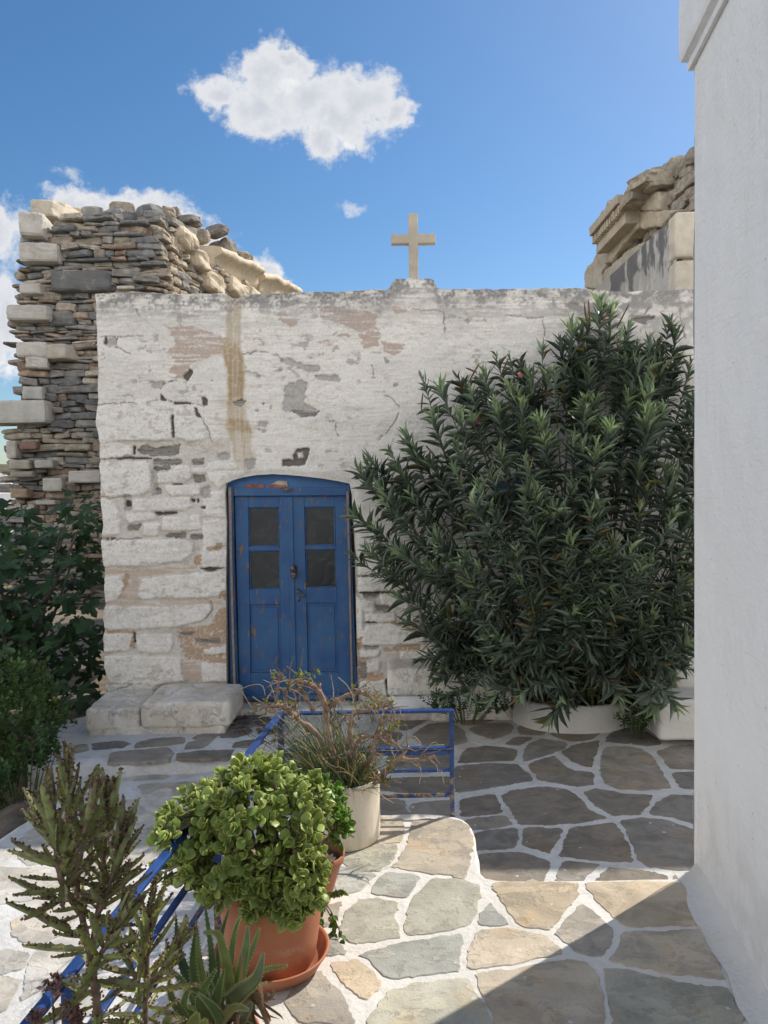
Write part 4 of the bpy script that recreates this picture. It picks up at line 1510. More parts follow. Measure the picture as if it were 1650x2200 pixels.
fr = MB()
panel(fr, [(166, 255), (214, 258), (222, 900), (262, 2140), (196, 2150), (176, 1300)], YD - .035, .09)
panel(fr, [(1204, 258), (1228, 250), (1262, 1300), (1300, 2140), (1252, 2130), (1226, 900)], YD - .035, .09)
panel(fr, [(214, 276), (1204, 274), (1205, 344), (216, 348)], YD - .03, .085)
panel(fr, [(262, 2092), (1252, 2080), (1252, 2120), (262, 2132)], YD - .02, .075)
fr.build('door_frame', MAT['door'], chapel, smooth=False, bevel=.004)

ty = MB()
panel(ty, [(155, 276), (158, 236), (215, 206), (300, 182), (420, 162), (560, 154), (700, 162), (850, 176), (1000, 194), (1130, 216), (1240, 240), (1240, 274)], YD - .012, .05)
ty.build('door_arch_panel', MAT['tympanum'], chapel, smooth=False)
bk = MB()
for pl, c in (([(312, 262), (330, 249), (480, 247), (487, 275), (308, 276)], (.33, .115, .07)), ([(505, 262), (560, 238), (600, 215), (680, 217), (688, 262), (668, 273), (508, 274)], (.48, .40, .34)), ([(510, 258), (560, 244), (640, 252), (676, 250), (672, 274), (509, 275)], (.34, .14, .09))):
    panel(bk, pl, YD - .0165 - (.001 if c[0] > .4 else .002), .006, c)
bk.build('bare_brick', MAT['rubble'], chapel, smooth=False)

bt = MB()
panel(bt, [(177, 274), (203, 274), (212, 900), (226, 1500), (247, 2140), (226, 2150), (206, 1500), (190, 900)], YD - .058, .022, (.27, .215, .19))
bt.build('door_batten', MAT['wood'], chapel, smooth=False, bevel=.003)
bt = MB()
panel(bt, [(1200, 310), (1222, 310), (1240, 1150), (1262, 2100), (1243, 2100), (1222, 1150)], YD - .058, .022, (.27, .215, .19))
bt.build('door_batten', MAT['wood'], chapel, smooth=False, bevel=.003)


def quad_frame(mb, outer, inner, y, t):
    """outer and inner: four corners each, clockwise from top left"""
    for k in range(4):
        a, b = outer[k], outer[(k + 1) % 4]
        c, d = inner[(k + 1) % 4], inner[k]
        panel(mb, [a, b, c, d], y, t)


def leaf(name, ox, panes, pan, extra):
    mb = MB()
    (a, b, c, d) = ox            # TL TR BR BL
    (p1, p2) = panes
    y0, t = YD, .045
    lerp = lambda p, q, s: (p[0] + (q[0] - p[0]) * s, p[1] + (q[1] - p[1]) * s)
    Lx = lambda yy: a[0] + (d[0] - a[0]) * (yy - a[1]) / (d[1] - a[1])
    Rx = lambda yy: b[0] + (c[0] - b[0]) * (yy - b[1]) / (c[1] - b[1])
    # stiles
    lT, lB = p1[0][0], pan[3][0]
    rT, rB = p1[1][0], pan[2][0]
    panel(mb, [a, (lT, a[1]), (lB, d[1]), d], y0, t)
    panel(mb, [(rT, b[1]), b, c, (rB, c[1])], y0, t)
    lx = lambda yy: lT + (lB - lT) * (yy - a[1]) / (d[1] - a[1])
    rx = lambda yy: rT + (rB - rT) * (yy - a[1]) / (d[1] - a[1])

    def rail(ya, yb, y=None, tt=None, in_=0):
        panel(mb, [(lx(ya) + in_, ya), (rx(ya) - in_, ya), (rx(yb) - in_, yb), (lx(yb) + in_, yb)], y0 + .0015 if y is None else y, t - .003 if tt is None else tt)
    rail(a[1], p1[0][1])
    rail(p1[2][1], p2[0][1])
    rail(p2[2][1], pan[0][1])
    rail(pan[2][1], d[1])
    # raised field of the lower panel, with a moulding round it
    rail(pan[0][1], pan[2][1], y0 + .018, .015)
    w = 26
    fld = [(lx(pan[0][1]) + w, pan[0][1] + w), (rx(pan[0][1]) - w, pan[0][1] + w), (rx(pan[2][1]) - w, pan[2][1] - w), (lx(pan[2][1]) + w, pan[2][1] - w)]
    panel(mb, fld, y0 + .011, .02)
    for p in (p1, p2):        # glazing beads
        inn = [(p[0][0] + 11, p[0][1] + 11), (p[1][0] - 11, p[1][1] + 11), (p[2][0] - 11, p[2][1] - 11), (p[3][0] + 11, p[3][1] - 11)]
        quad_frame(mb, p, inn, y0 + .012, .018)
    for e in extra:
        panel(mb, e, y0 - .012, .02)
    o = mb.build(name, MAT['door'], chapel, smooth=False, bevel=.0035)
    for p in (p1, p2):
        gm = MB()
        panel(gm, p, y0 + .024, .006)
        gm.build('glass_pane', MAT['glass'], o, smooth=False)
    return o


left_leaf = leaf('door_leaf', [(220, 350), (700, 347), (742, 2088), (264, 2095)], ([(338, 448), (606, 446), (612, 790), (345, 795)], [(346, 828), (614, 822), (622, 1165), (352, 1172)]),
                 [(350, 1300), (628, 1294), (636, 1900), (362, 1918)], [])
right_leaf = leaf('door_leaf', [(702, 347), (1200, 345), (1250, 2080), (744, 2088)], ([(828, 444), (1098, 440), (1104, 782), (838, 786)], [(840, 818), (1108, 812), (1116, 1150), (846, 1156)]),
                  [(850, 1284), (1128, 1276), (1136, 1892), (866, 1905)], [[(686, 352), (728, 352), (764, 2086), (722, 2088)]])
hd = MB()
c = D4(775, 1172, YD)
tube(hd, [np.array([c[0], YD, c[2]]), np.array([c[0], YD - .045, c[2]])], .009, (.3, .3, .3), 10)
e = D4(842, 1225, YD)
tube(hd, smooth_path([(c[0] - .006, YD - .045, c[2] + .004), (c[0] + .03, YD - .05, c[2] - .02), (e[0], YD - .046, e[2])], 5), [.009] * 5 + [.010] * 5 + [.012], (.3, .3, .3), 10)
p_ = D4(785, 1250, YD)
box(hd, (p_[0], YD - .002, p_[2]), (.006, .004, .02), (.1, .1, .1))
hd.build('handle', MAT['metal'], right_leaf)
pk = MB()
c = D4(738, 1010, YD)
box(pk, (c[0], YD - .022, c[2] + .02), (.022, .006, .03), (.2, .15, .1))
rbox(pk, (c[0] + .002, YD - .040, c[2] - .025), (.019, .011, .024), .006, 4)
for s in (-1, 1):
    tube(pk, [(c[0] + .002 + s * .011, YD - .04, c[2] - .01), (c[0] + .002 + s * .011, YD - .04, c[2] + .02)], .0035)
tube(pk, smooth_path([(c[0] + .013, YD - .04, c[2] + .018), (c[0] + .002, YD - .04, c[2] + .03), (c[0] - .009, YD - .04, c[2] + .018)], 4), .0035)
pk.build('padlock', MAT['metal'], right_leaf)
la = MB()
c = D4(682, 290, YD)
box(la, (c[0], YD - .038, c[2]), (.036, .006, .011))
rbox(la, (c[0] + .014, YD - .048, c[2]), (.010, .008, .014), .003, 4)
la.build('latch', MAT['metal'], chapel, smooth=False)
th_ = MB()
a_, b_2 = Z4(150, 2130), Z4(1330, 2120)
rbox(th_, ((a_[0] + b_2[0]) / 2, YW + .05, .055), ((b_2[0] - a_[0]) / 2 + .02, .16, .085), .02, 16, None, (.55, .52, .48), .01, 8, 5)
th_.build('threshold', MAT['masonry'], chapel)

# small blue window half hidden by the oleander
wn = MB()
a_, b_2 = P(1062, 1032, YW), P(1120, 1116, YW)
box(wn, ((a_[0] + b_2[0]) / 2, YW - .02, (a_[2] + b_2[2]) / 2), ((b_2[0] - a_[0]) / 2, .03, (a_[2] - b_2[2]) / 2))
wo = wn.build('window_shutter', MAT['door'], chapel, smooth=False, bevel=.004)
wn = MB()
box(wn, ((a_[0] + b_2[0]) / 2 + .01, YW - .052, (a_[2] + b_2[2]) / 2), ((b_2[0] - a_[0]) / 2 - .035, .008, (a_[2] - b_2[2]) / 2 - .04))
wn.build('window_field', MAT['door'], wo, smooth=False, bevel=.004)

# ------------------------------------------------------------------ benches, steps, planter
bn = thing('stone_bench', (-1.55, 5.6, AZ), 'whitewashed stone bench of two cracked blocks left of the blue door', 'bench')


def block_px(name, parent, x0, x1, ytop, ybot, yf, yb, mat, r=.035, amp=.014, seed=1, R=None):
    a, b = P(x0, ybot, yf), P(x1, ytop, yf)
    mb = MB()
    rbox(mb, ((a[0] + b[0]) / 2, (yf + yb) / 2, (a[2] + b[2]) / 2), ((b[0] - a[0]) / 2, (yb - yf) / 2, (b[2] - a[2]) / 2), r, 16, R, (.7, .7, .7), amp, 5, seed)
    return mb.build(name, mat, parent)


YB = 5.42
m_bench = MAT['masonry']
block_px('bench_block', bn, 181, 297, 1521, 1573, YB + .02, 5.95, m_bench, .032, .022, 3, rotz(.03))
block_px('bench_block', bn, 303, 494, 1508, 1568, YB + .02, 5.98, m_bench, .034, .018, 8)
block_px('bench_footing', bn, 192, 482, 1558, 1592, YB + .03, 5.9, m_bench, .02, .03, 12)

b2 = thing('stone_bench', (.25, 5.7, 0), 'low whitewashed masonry bench between the blue door and the oleander', 'bench')
block_px('bench_block', b2, 833, 1100, 1434, 1497, 5.62, 5.985, m_bench, .03, .012, 21)
block_px('bench_footing', b2, 842, 1100, 1490, 1526, 5.66, 5.97, MAT['marble'], .02, .02, 22)

pl_ = MB()
pc = P(1235, 1545, 5.86)
pcx = pc[0]
prof_r = []
ring = []
NA = 60
for k in range(NA + 1):
    a = math.pi + math.pi * k / NA
    ring.append((math.cos(a), math.sin(a)))
ring = np.array(ring)
RX, RY = .46, .36
yc = 5.98
lev = [(1.0, -.02), (1.0, .06), (.985, .15), (.975, .185), (.95, .198), (.90, .20), (.84, .198), (.82, .15)]
pv = []
for s, z in lev:
    w_ = 1 + .03 * (fbm2(ring[:, 0] * 3, ring[:, 1] * 3 + z * 5, 3, 4) - .5)
    pv.append(np.stack([pcx + ring[:, 0] * RX * s * w_, yc + ring[:, 1] * RY * s * w_, np.full(NA + 1, z) + .015 * (fbm2(ring[:, 0] * 4, ring[:, 1] * 4, 3, 6) - .5)], 1))
i_, j_ = np.meshgrid(np.arange(len(lev) - 1), np.arange(NA), indexing='ij')
pl_.add(np.concatenate(pv), np.stack([i_ * (NA + 1) + j_, i_ * (NA + 1) + j_ + 1, (i_ + 1) * (NA + 1) + j_ + 1, (i_ + 1) * (NA + 1) + j_], -1).reshape(-1, 4))
plo = tag(pl_.build('planter', MAT['whitewash'], None, origin=(pcx, yc, 0)), 'curved low whitewashed planter wall under the oleander', 'planter')
so_ = MB()
so_.add(np.concatenate([pv[-1] + np.array([0, .0, .02]), [[pcx, yc, .2]]]), [[k, k + 1, NA + 1] for k in range(NA)], (.1, .08, .05))
so_.build('soil', MAT['earth'], plo)

st = thing('whitewashed_steps', (2.1, 5.6, 0), 'white stepped masonry blocks between the oleander and the white house', 'steps')
block_px('step_block', st, 1417, 1640, 1500, 1594, 5.30, 5.9, MAT['whitewash'], .03, .012, 31)
block_px('step_block', st, 1452, 1680, 1392, 1500, 5.62, 5.98, MAT['whitewash'], .025, .012, 32)
block_px('step_cap', st, 1400, 1660, 1376, 1392, 5.6, 5.99, MAT['marble'], .01, .012, 33)

# ------------------------------------------------------------------ white house on the right
C0 = np.array([P(1489, 1890, 3.2)[0], 3.2])
hb = unit(np.array([-.127, -1.0]))         # along the visible wall, towards the camera
hr = np.array([-hb[1], hb[0]])            # to the right
if hr[0] < 0:
    hr = -hr
house = thing('white_house', (C0[0], C0[1], TZ), 'plain white plastered house wall rising along the right edge', 'house')


def hp(a, b, z):
    q = C0 + hb * a + hr * b
    return np.array([q[0], q[1], z])


hm = MB()
LH, WH, ZH = 4.6, 3.2, 3.58


def sheet(mb, p00, p10, p01, nu, nv, nrm, amp, seed):
    p00, p10, p01 = map(np.asarray, (p00, p10, p01))
    U, V = np.meshgrid(np.linspace(0, 1, nu), np.linspace(0, 1, nv), indexing='ij')
    q = p00 + (p10 - p00) * U[..., None] + (p01 - p00) * V[..., None]
    d = (fbm(q * 1.3, 3, seed) - .5) * amp
    edge = np.minimum(np.minimum(U, 1 - U) * 12, 1) * np.minimum(np.minimum(V, 1 - V) * 12, 1)
    q = q + np.asarray(nrm) * (d * edge)[..., None]
    i, j = np.meshgrid(np.arange(nu - 1), np.arange(nv - 1), indexing='ij')
    mb.add(q.reshape(-1, 3), np.stack([i * nv + j, (i + 1) * nv + j, (i + 1) * nv + j + 1, i * nv + j + 1], -1).reshape(-1, 4))


cr0 = .018      # small rounded arris
nl = -hr
sheet(hm, hp(cr0, 0, -.1), hp(LH, 0, -.1), hp(cr0, 0, ZH), 120, 90, (nl[0], nl[1], 0), .03, 5)
sheet(hm, hp(0, WH, -.1), hp(0, cr0, -.1), hp(0, WH, ZH), 60, 60, (-hb[0], -hb[1], 0), .03, 6)
arc = [hp(cr0 - cr0 * math.sin(t), cr0 - cr0 * math.cos(t), 0) for t in np.linspace(0, math.pi / 2, 6)]
zz = np.linspace(-.1, ZH, 120)
av = np.array([[q[0], q[1], z] for z in zz for q in arc])
wob_ = (fbm2(av[:, 2] * 4, av[:, 2] * 0, 5, 3) - .5) * .024
av[:, 0] += wob_
i_, j_ = np.meshgrid(np.arange(119), np.arange(5), indexing='ij')
hm.add(av, np.stack([i_ * 6 + j_, (i_ + 1) * 6 + j_, (i_ + 1) * 6 + j_ + 1, i_ * 6 + j_ + 1], -1).reshape(-1, 4))
sheet(hm, hp(LH, 0, -.1), hp(LH, WH, -.1), hp(LH, 0, ZH), 30, 30, (hb[0], hb[1], 0), .02, 8)
sheet(hm, hp(LH, WH, -.1), hp(0, WH, -.1), hp(LH, WH, ZH), 30, 30, (hr[0], hr[1], 0), .02, 9)
hm.build('wall', MAT['house'], house)
pm = MB()
prof = [(0.02, ZH - .03), (-.018, ZH - .035), (-.022, ZH - .012), (-.012, ZH), (-.040, ZH + .012), (-.046, ZH + .03), (-.047, ZH + .2), (-.044, ZH + .265), (-.030, ZH + .285), (.16, ZH + .56), (.6, ZH + .6)]
n_ = len(prof)
corners = [lambda b, z: hp(LH - b * 0, b, z), lambda b, z: hp(b, b, z), lambda b, z: hp(b, WH, z)]
pv = np.array([[c_(b, z) for b, z in prof] for c_ in corners]).reshape(-1, 3)
pf = [[k * n_ + j, (k + 1) * n_ + j, (k + 1) * n_ + j + 1, k * n_ + j + 1] for k in range(2) for j in range(n_ - 1)]
pm.add(pv, np.array(pf))
top = [hp(LH, .6, ZH + .6), hp(.6, .6, ZH + .6), hp(.6, WH, ZH + .6), hp(LH, WH, ZH + .6)]
pm.add(np.array(top), [[0, 1, 2, 3]])
pm.build('parapet', MAT['house'], house, smooth=False)
# white skirting smeared onto the terrace
sk = MB()
NS = 90
a_s = np.linspace(.05, LH, NS)
sv = []
for b_off, z in ((.03, TZ + .10), (-.010, TZ + .045), (-.03, TZ + .016), (-.062, TZ + .008), (-.085, TZ + .004)):
    w_ = .035 * (fbm2(a_s * 6, a_s * 0 + 2, 4, 7) - .5) * (b_off / -.06)
    sv.append(np.array([hp(a, b_off + w, z) for a, w in zip(a_s, w_)]))
i_, j_ = np.meshgrid(np.arange(4), np.arange(NS - 1), indexing='ij')
sk.add(np.concatenate(sv), np.stack([i_ * NS + j_, (i_ + 1) * NS + j_, (i_ + 1) * NS + j_ + 1, i_ * NS + j_ + 1], -1).reshape(-1, 4))
sk.build('skirting', MAT['whitewash'], house)

# unseen white house added behind the camera to bounce sunlight onto the facade
fill_house = thing('white_house', (-1, -4.2, 0), 'unseen white house added behind the camera to bounce sunlight', 'house')
bm_ = MB()
box(bm_, (-2.5, -5.2, 2.6), (5.5, 1.0, 3.2))
bm_.build('wall', MAT['house'], fill_house, smooth=False)
bm_ = MB()
box(bm_, (-2.5, -5.2, 5.86), (5.56, 1.06, .06))
bm_.build('coping', MAT['house'], fill_house, smooth=False)

# ------------------------------------------------------------------ ruined church walls
SL = [(.22, .215, .205), (.27, .255, .23), (.31, .28, .24), (.175, .172, .168), (.36, .31, .245), (.24, .225, .21), (.30, .25, .20), (.42, .37, .30), (.33, .245, .185)]
SW = [(.36, .29, .215), (.42, .35, .26), (.32, .275, .215), (.27, .245, .21), (.24, .22, .20), (.46, .40, .31)]
MR = (.50, .465, .41)
MRW = (.56, .47, .345)


def rubble(mb, O, U, Nn, inside, u0, u1, v0, v1, hs, ls, pal, depth=.14, dj=.035, fill=.97):
    O, U, Nn = np.asarray(O, float), unit(U), unit(Nn)
    Rm = np.stack([U, -Nn, np.array([0, 0, 1.0])], 1)
    v = v0
    while v < v1:
        h = RNG.uniform(*hs)
        uu = u0 - RNG.uniform(0, ls[0])
        while uu < u1:
            l = RNG.uniform(ls[0], ls[1]) * (1.6 if RNG.random() < .14 else 1)
            hh = h * RNG.uniform(.75, 1.15)
            cu, cv = uu + l / 2, v + h / 2
            if inside(cu, cv):
                c = O + U * cu + np.array([0, 0, cv]) + Nn * RNG.uniform(-dj, dj)
                col = np.array(pal[RNG.integers(len(pal))]) * RNG.uniform(.8, 1.2)
                tilt = RNG.normal(0, .085)
                stone(mb, c, (l / 2 * fill, depth, hh / 2 * fill), Rm @ roty(tilt) @ rotz(RNG.normal(0, .08)), col, k=RNG.choice([6, 9, 14]), n=4, rough=RNG.uniform(.12, .3))
            uu += l
        v += h


YR = 8.5
ruin = thing('ruined_wall', (P(190, 1040, YR)[0], YR, 0), 'tall broken wall of dark slate rubble with marble corner blocks left of the chapel', 'ruin')
Lp = lambda pl: np.array([(P(a, b, YR)[0], P(a, b, YR)[2]) for a, b in pl])
front = Lp([(52, 545), (104, 500), (112, 482), (150, 470), (188, 476), (250, 468), (262, 478), (300, 474), (338, 478), (338, 700), (338, 1300), (26, 1300), (26, 1000), (36, 905), (46, 820), (40, 740), (36, 690), (44, 610)])
rb = MB()
rubble(rb, (0, YR, 0), (1, 0, 0), (0, -1, 0), lambda a, b: bool(inpoly(np.array([a]), np.array([b]), front)[0]), -4.4, -2.3, -.3, 5.3, (.032, .092), (.09, .33), SL, .15, .045, 1.05)
# right-hand return, catching the sun
Q0 = P(338, 1040, YR)[:2]
Q1 = P(640, 1040, 13.0)[:2]
ud = unit(Q1 - Q0)
Lr = float(np.linalg.norm(Q1 - Q0))
rn = np.array([ud[1], -ud[0]])
ztop_r = lambda s: np.interp(s, [0, .25, .55, .8, 1.1, 2.0, 3.2, Lr], [P(338, 478, YR)[2], 4.98, 4.86, 4.72, 4.62, 4.72, 4.7, 4.62])
rubble(rb, (Q0[0], Q0[1], 0), (ud[0], ud[1], 0), (rn[0], rn[1], 0), lambda a, b: b < ztop_r(a) - .02, 0, Lr, 2.7, 5.3, (.05, .11), (.09, .24), SW, .14)
# loose stones along the broken crest, and the rubble heart showing above the marble
for k in range(46):
    s = RNG.uniform(-.2, 1.3)
    q = Q0 + ud * max(s, 0) - rn * RNG.uniform(0, .9)
    stone(rb, (q[0] + min(s, 0), q[1], ztop_r(max(s, 0)) + RNG.uniform(-.06, .06)), (RNG.uniform(.08, .17), RNG.uniform(.08, .16), RNG.uniform(.035, .08)), rotz(RNG.uniform(0, 3)), np.array(SL[RNG.integers(9)]) * 1.1, 5, 4, .2)
for k in range(150):
    s = RNG.uniform(1.0, Lr + .1)
    w = RNG.uniform(.12, 1.2)
    q = Q0 + ud * s - rn * w
    t = (s - .9) / (Lr - .9)
    zc_ = 4.86 + .56 * math.sin(math.pi * min(1, max(0, .25 + .75 * t)) ** 1.0) * RNG.uniform(.2, 1.0) * (1.0 - .3 * abs(w - .5))
    stone(rb, (q[0], q[1], zc_), (RNG.uniform(.08, .2), RNG.uniform(.08, .18), RNG.uniform(.05, .12)), rotz(RNG.uniform(0, 3)), np.array([(.25, .22, .19), (.20, .185, .17), (.30, .26, .20)][k % 3]), 4, 4, .25)
rbo = rb.build('rubble', MAT['rubble'], ruin, smooth=False)
core = MB()
cp = Lp([(60, 560), (112, 500), (150, 482), (250, 480), (330, 490), (330, 1300), (40, 1300), (48, 905), (56, 740), (60, 620)])
prism(core, [(a, YR - .055, b) for a, b in cp], (0, .86, 0), (.10, .085, .07))
q = [Q0 - rn * .06, Q0 + ud * Lr - rn * .06, Q0 + ud * Lr - rn * 1.3, Q0 - rn * .9 + ud * .3]
prism(core, [(a[0], a[1], 2.0) for a in q], (0, 0, 2.55), (.16, .13, .10))
core.build('rubble_core', MAT['earth'], ruin, smooth=False)


def mblock(x0, y0, x1, y1, Y, dep, ang=0., colr=MR, rough=.07, k=12, name='marble_block', parent=None):
    Y -= .13
    a, b = P(x0, y1, Y), P(x1, y0, Y)
    mb = MB()
    hf = ((b[0] - a[0]) / 2, dep / 2, (b[2] - a[2]) / 2)
    stone(mb, ((a[0] + b[0]) / 2, Y + dep / 2, (a[2] + b[2]) / 2), hf, rotz(ang), np.array(colr) * RNG.uniform(.93, 1.07), k=k, n=8, rough=rough)
    return mb.build(name, MAT['marble'], parent if parent else ruin, smooth=False)


mblock(32, 453, 82, 506, 8.30, .62, .12)
mblock(34, 518, 116, 562, 8.34, .55, .1, MR, .10)
mblock(68, 426, 120, 465, 8.85, .7, -.1, (.48, .42, .33), .10)
mblock(105, 432, 150, 474, 9.2, .8, -.15, (.52, .44, .33), .12)
mblock(140, 444, 205, 482, 9.6, .9, -.2, (.52, .44, .33), .12)
mblock(40, 607, 86, 631, 8.38, .4)
mblock(10, 652, 98, 688, 8.32, .5, .02)
mblock(27, 733, 90, 768, 8.32, .5, .15)
mblock(97, 737, 152, 770, 8.33, .4, -.25, (.47, .42, .35))
mblock(47, 764, 92, 792, 8.34, .4, .2)
mblock(43, 829, 86, 858, 8.36, .4, .1, (.44, .42, .39))
mblock(-70, 858, 97, 910, 8.30, .45, .0, (.52, .49, .44), .03, 20)
mblock(13, 946, 33, 985, 8.34, .3)
mblock(16, 987, 60, 1008, 8.33, .4, .05, (.42, .38, .31))
mblock(73, 987, 113, 1006, 8.36, .3, 0, (.40, .38, .34))
mblock(90, 1026, 132, 1056, 8.36, .3)
mblock(145, 1010, 214, 1038, 8.36, .3)
mblock(75, 1074, 118, 1085, 8.36, .3)
mblock(104, 578, 232, 626, 8.37, .3, .0, (.15, .145, .14), .12, 6)
mblock(21, 1050, 57, 1070, 8.36, .3, 0, (.40, .30, .20))
mblock(40, 950, 77, 966, 8.37, .3, 0, (.24, .14, .11))
mblock(20, 1012, 70, 1026, 8.34, .4, 0, (.30, .27, .23))


def cornice(s0, s1, drop0, drop1, out, parent, O, dirn, nrm, ztop, colr, seed):
    """moulded marble cornice stone lying along a wall"""
    prof = np.array([(-.45, 0), (-.1, .02), (.10, .0), (.16, -.03), (.175, -.09), (.15, -.12), (.10, -.15), (.10, -.24), (.07, -.32), (.02, -.37), (-.45, -.39)]) * np.array([out, 1.0])
    nS = 34
    sv_ = []
    for k in range(nS):
        t = k / (nS - 1)
        s = s0 + (s1 - s0) * t
        zt = ztop + drop0 + (drop1 - drop0) * t
        base = O + dirn * s
        sv_.append([(base[0] + nrm[0] * a, base[1] + nrm[1] * a, zt + b) for a, b in prof])
    sv_ = np.array(sv_)
    nP = len(prof)
    dd = (fbm(sv_ * 2.6, 5, seed) - .5) * .15
    sv_ = sv_ + np.array([nrm[0], nrm[1], .6]) * dd[..., None]
    mb = MB()
    i, j = np.meshgrid(np.arange(nS - 1), np.arange(nP), indexing='ij')
    j2 = (j + 1) % nP
    mb.add(sv_.reshape(-1, 3), np.stack([i * nP + j, i * nP + j2, (i + 1) * nP + j2, (i + 1) * nP + j], -1).reshape(-1, 4), colr)
    mb.add(sv_[0], [list(range(nP))[::-1]], colr)
    mb.add(sv_[-1], [list(range(nP))], colr)
    return mb.build('cornice_block', MAT['marble'], parent, smooth=True)


Q0_, ud_, rn_ = Q0, ud, rn
cornice(1.22, 2.7, -.03, .13, 1.5, ruin, Q0, ud, rn, 4.88, MRW, 4)
cornice(2.78, 3.75, .07, .20, 1.35, ruin, Q0, ud, rn, 4.88, (.60, .49, .35), 7)
cornice(3.82, Lr, .20, .22, 1.2, ruin, Q0, ud, rn, 4.88, (.56, .46, .34), 8)
for s, z, l in ((.50, 4.72, .17), (.85, 4.56, .15), (1.9, 4.46, .26), (2.5, 4.5, .22), (1.2, 4.36, .24)):
    mb = MB()
    qq = Q0 + ud * s + rn * .04
    stone(mb, (qq[0], qq[1], z), (l, .2, .11), rotz(math.atan2(ud[1], ud[0])) @ roty(.12), MRW, 7, 8, .2)
    mb.build('marble_block', MAT['marble'], ruin, smooth=False)

# ---- right-hand ruin and the weathered annex in front of it
XRU = 3.22
ruin2 = thing('ruined_wall', (XRU, 9.5, 0), 'ruined church wall of beige marble with a dentil cornice above the oleander', 'ruin')
ZR = lambda pl: [PX(1200 + a / 3.667, 300 + b / 3.667, XRU) for a, b in pl]


TEX = bpy.data.textures.new('weathering', 'CLOUDS')
TEX.noise_scale = .22
TEX.noise_depth = 4


def weather(o, amt, lev=4):
    """break up the flat faces of a dressed stone"""
    m = o.modifiers.new('subdivide', 'SUBSURF')
    m.subdivision_type = 'SIMPLE'
    m.levels = m.render_levels = lev
    d = o.modifiers.new('displace', 'DISPLACE')
    d.texture = TEX
    d.texture_coords = 'GLOBAL'
    d.strength = amt
    d.mid_level = .5
    return o


def wallblock(pl, outx, thick, colr, name='marble_block', mat='marble', amp=.02):
    pts = [np.array([XRU - outx, p[1], p[2]]) for p in ZR(pl)]
    mb = MB()
    prism(mb, pts, (thick, 0, 0), colr)
    o = mb.build(name, MAT[mat], ruin2, smooth=False, bevel=.03)
    return weather(o, .09)


wallblock([(200, 1170), (200, 1045), (310, 890), (365, 820), (372, 990), (330, 1060), (345, 1190)], .0, .5, (.44, .385, .30))
wallblock([(335, 1195), (338, 1040), (400, 985), (520, 870), (640, 800), (640, 1195)], -.03, .5, (.45, .40, .32))
wallblock([(372, 985), (366, 800), (395, 770), (400, 690), (440, 640), (640, 520), (640, 700), (520, 830), (430, 960)], .03, .5, (.45, .385, .295))
wallblock([(395, 690), (415, 590), (505, 490), (590, 458), (640, 470), (640, 520), (440, 640)], -.03, .5, (.40, .35, .28))
wallblock([(640, 560), (645, 430), (700, 408), (805, 408), (800, 560)], .02, .5, (.47, .40, .31))
wallblock([(600, 560), (600, 700), (800, 690), (900, 560)], .0, .6, (.50, .42, .31))
# dentil course: one moulded stone with a row of small teeth
dn = MB()
pa, pb = PX(1200 + 640 / 3.667, 300 + 690 / 3.667, XRU), PX(1200 + 390 / 3.667, 300 + 1000 / 3.667, XRU)
y0_, y1_ = pa[1] + .02, pb[1] - .05
zt_ = pa[2] + .22
box(dn, (XRU - .08, (y0_ + y1_) / 2, zt_ + .14), (.20, (y1_ - y0_) / 2, .06), (.48, .405, .31))
box(dn, (XRU + .02, (y0_ + y1_) / 2, zt_ - .04), (.20, (y1_ - y0_) / 2, .125), (.48, .405, .31))
nd = 13
for k in range(nd):
    yy = y0_ + (k + .5) * (y1_ - y0_) / nd
    box(dn, (XRU - .20, yy, zt_ + .02), (.05, (y1_ - y0_) / nd * .33, .055), (.48, .40, .30))
weather(dn.build('dentil_cornice', MAT['marble'], ruin2, smooth=False, bevel=.012), .05, 3)
rb = MB()
for k in range(150):
    s = RNG.random()
    y = 7.4 + s * 4.3
    zt = np.interp(y, [7.4, 8.0, 8.5, 9.3, 10.5, 11.0, 12.4, 12.8], [5.0, 5.15, 5.34, 5.56, 5.62, 5.5, 5.32, 5.1])
    stone(rb, (XRU + RNG.uniform(.22, .75), y, zt + RNG.uniform(-.22, .02)), (RNG.uniform(.10, .22), RNG.uniform(.12, .28), RNG.uniform(.05, .10)), rotz(RNG.normal(0, .3)), np.array([(.34, .29, .22), (.28, .245, .20), (.38, .33, .26)][k % 3]), 6, 4, .2)
rubble(rb, (XRU + .24, 0, 0), (0, 1, 0), (-1, 0, 0), lambda a, b: b < np.interp(a, [7.2, 8.0, 8.5, 9.3, 10.5, 12.7], [4.9, 5.1, 5.3, 5.5, 5.5, 5.05]), 7.0, 13.2, 3.0, 5.5, (.08, .16), (.2, .45), [(.34, .29, .22), (.30, .26, .21), (.38, .33, .26), (.26, .235, .20)], .14)
for k in range(40):
    y = RNG.uniform(9.0, 11.1)
    zt = np.interp(y, [9.0, 9.6, 10.5, 11.0, 12.4, 12.8], [5.42, 5.44, 5.50, 5.46, 5.34, 5.16])
    stone(rb, (XRU + RNG.uniform(-.12, .3), y, zt + RNG.uniform(-.16, -.03)), (RNG.uniform(.08, .18), RNG.uniform(.10, .22), RNG.uniform(.04, .09)), rotz(RNG.normal(0, .4)), np.array([(.40, .34, .26), (.34, .295, .235), (.44, .38, .29)][k % 3]), 8, 4, .25)
rb.build('rubble', MAT['rubble'], ruin2, smooth=False)
core = MB()
box(core, (XRU + .75, 10.1, 2.2), (.6, 3.0, 2.35), (.14, .12, .10))
core.build('rubble_core', MAT['earth'], ruin2, smooth=False)

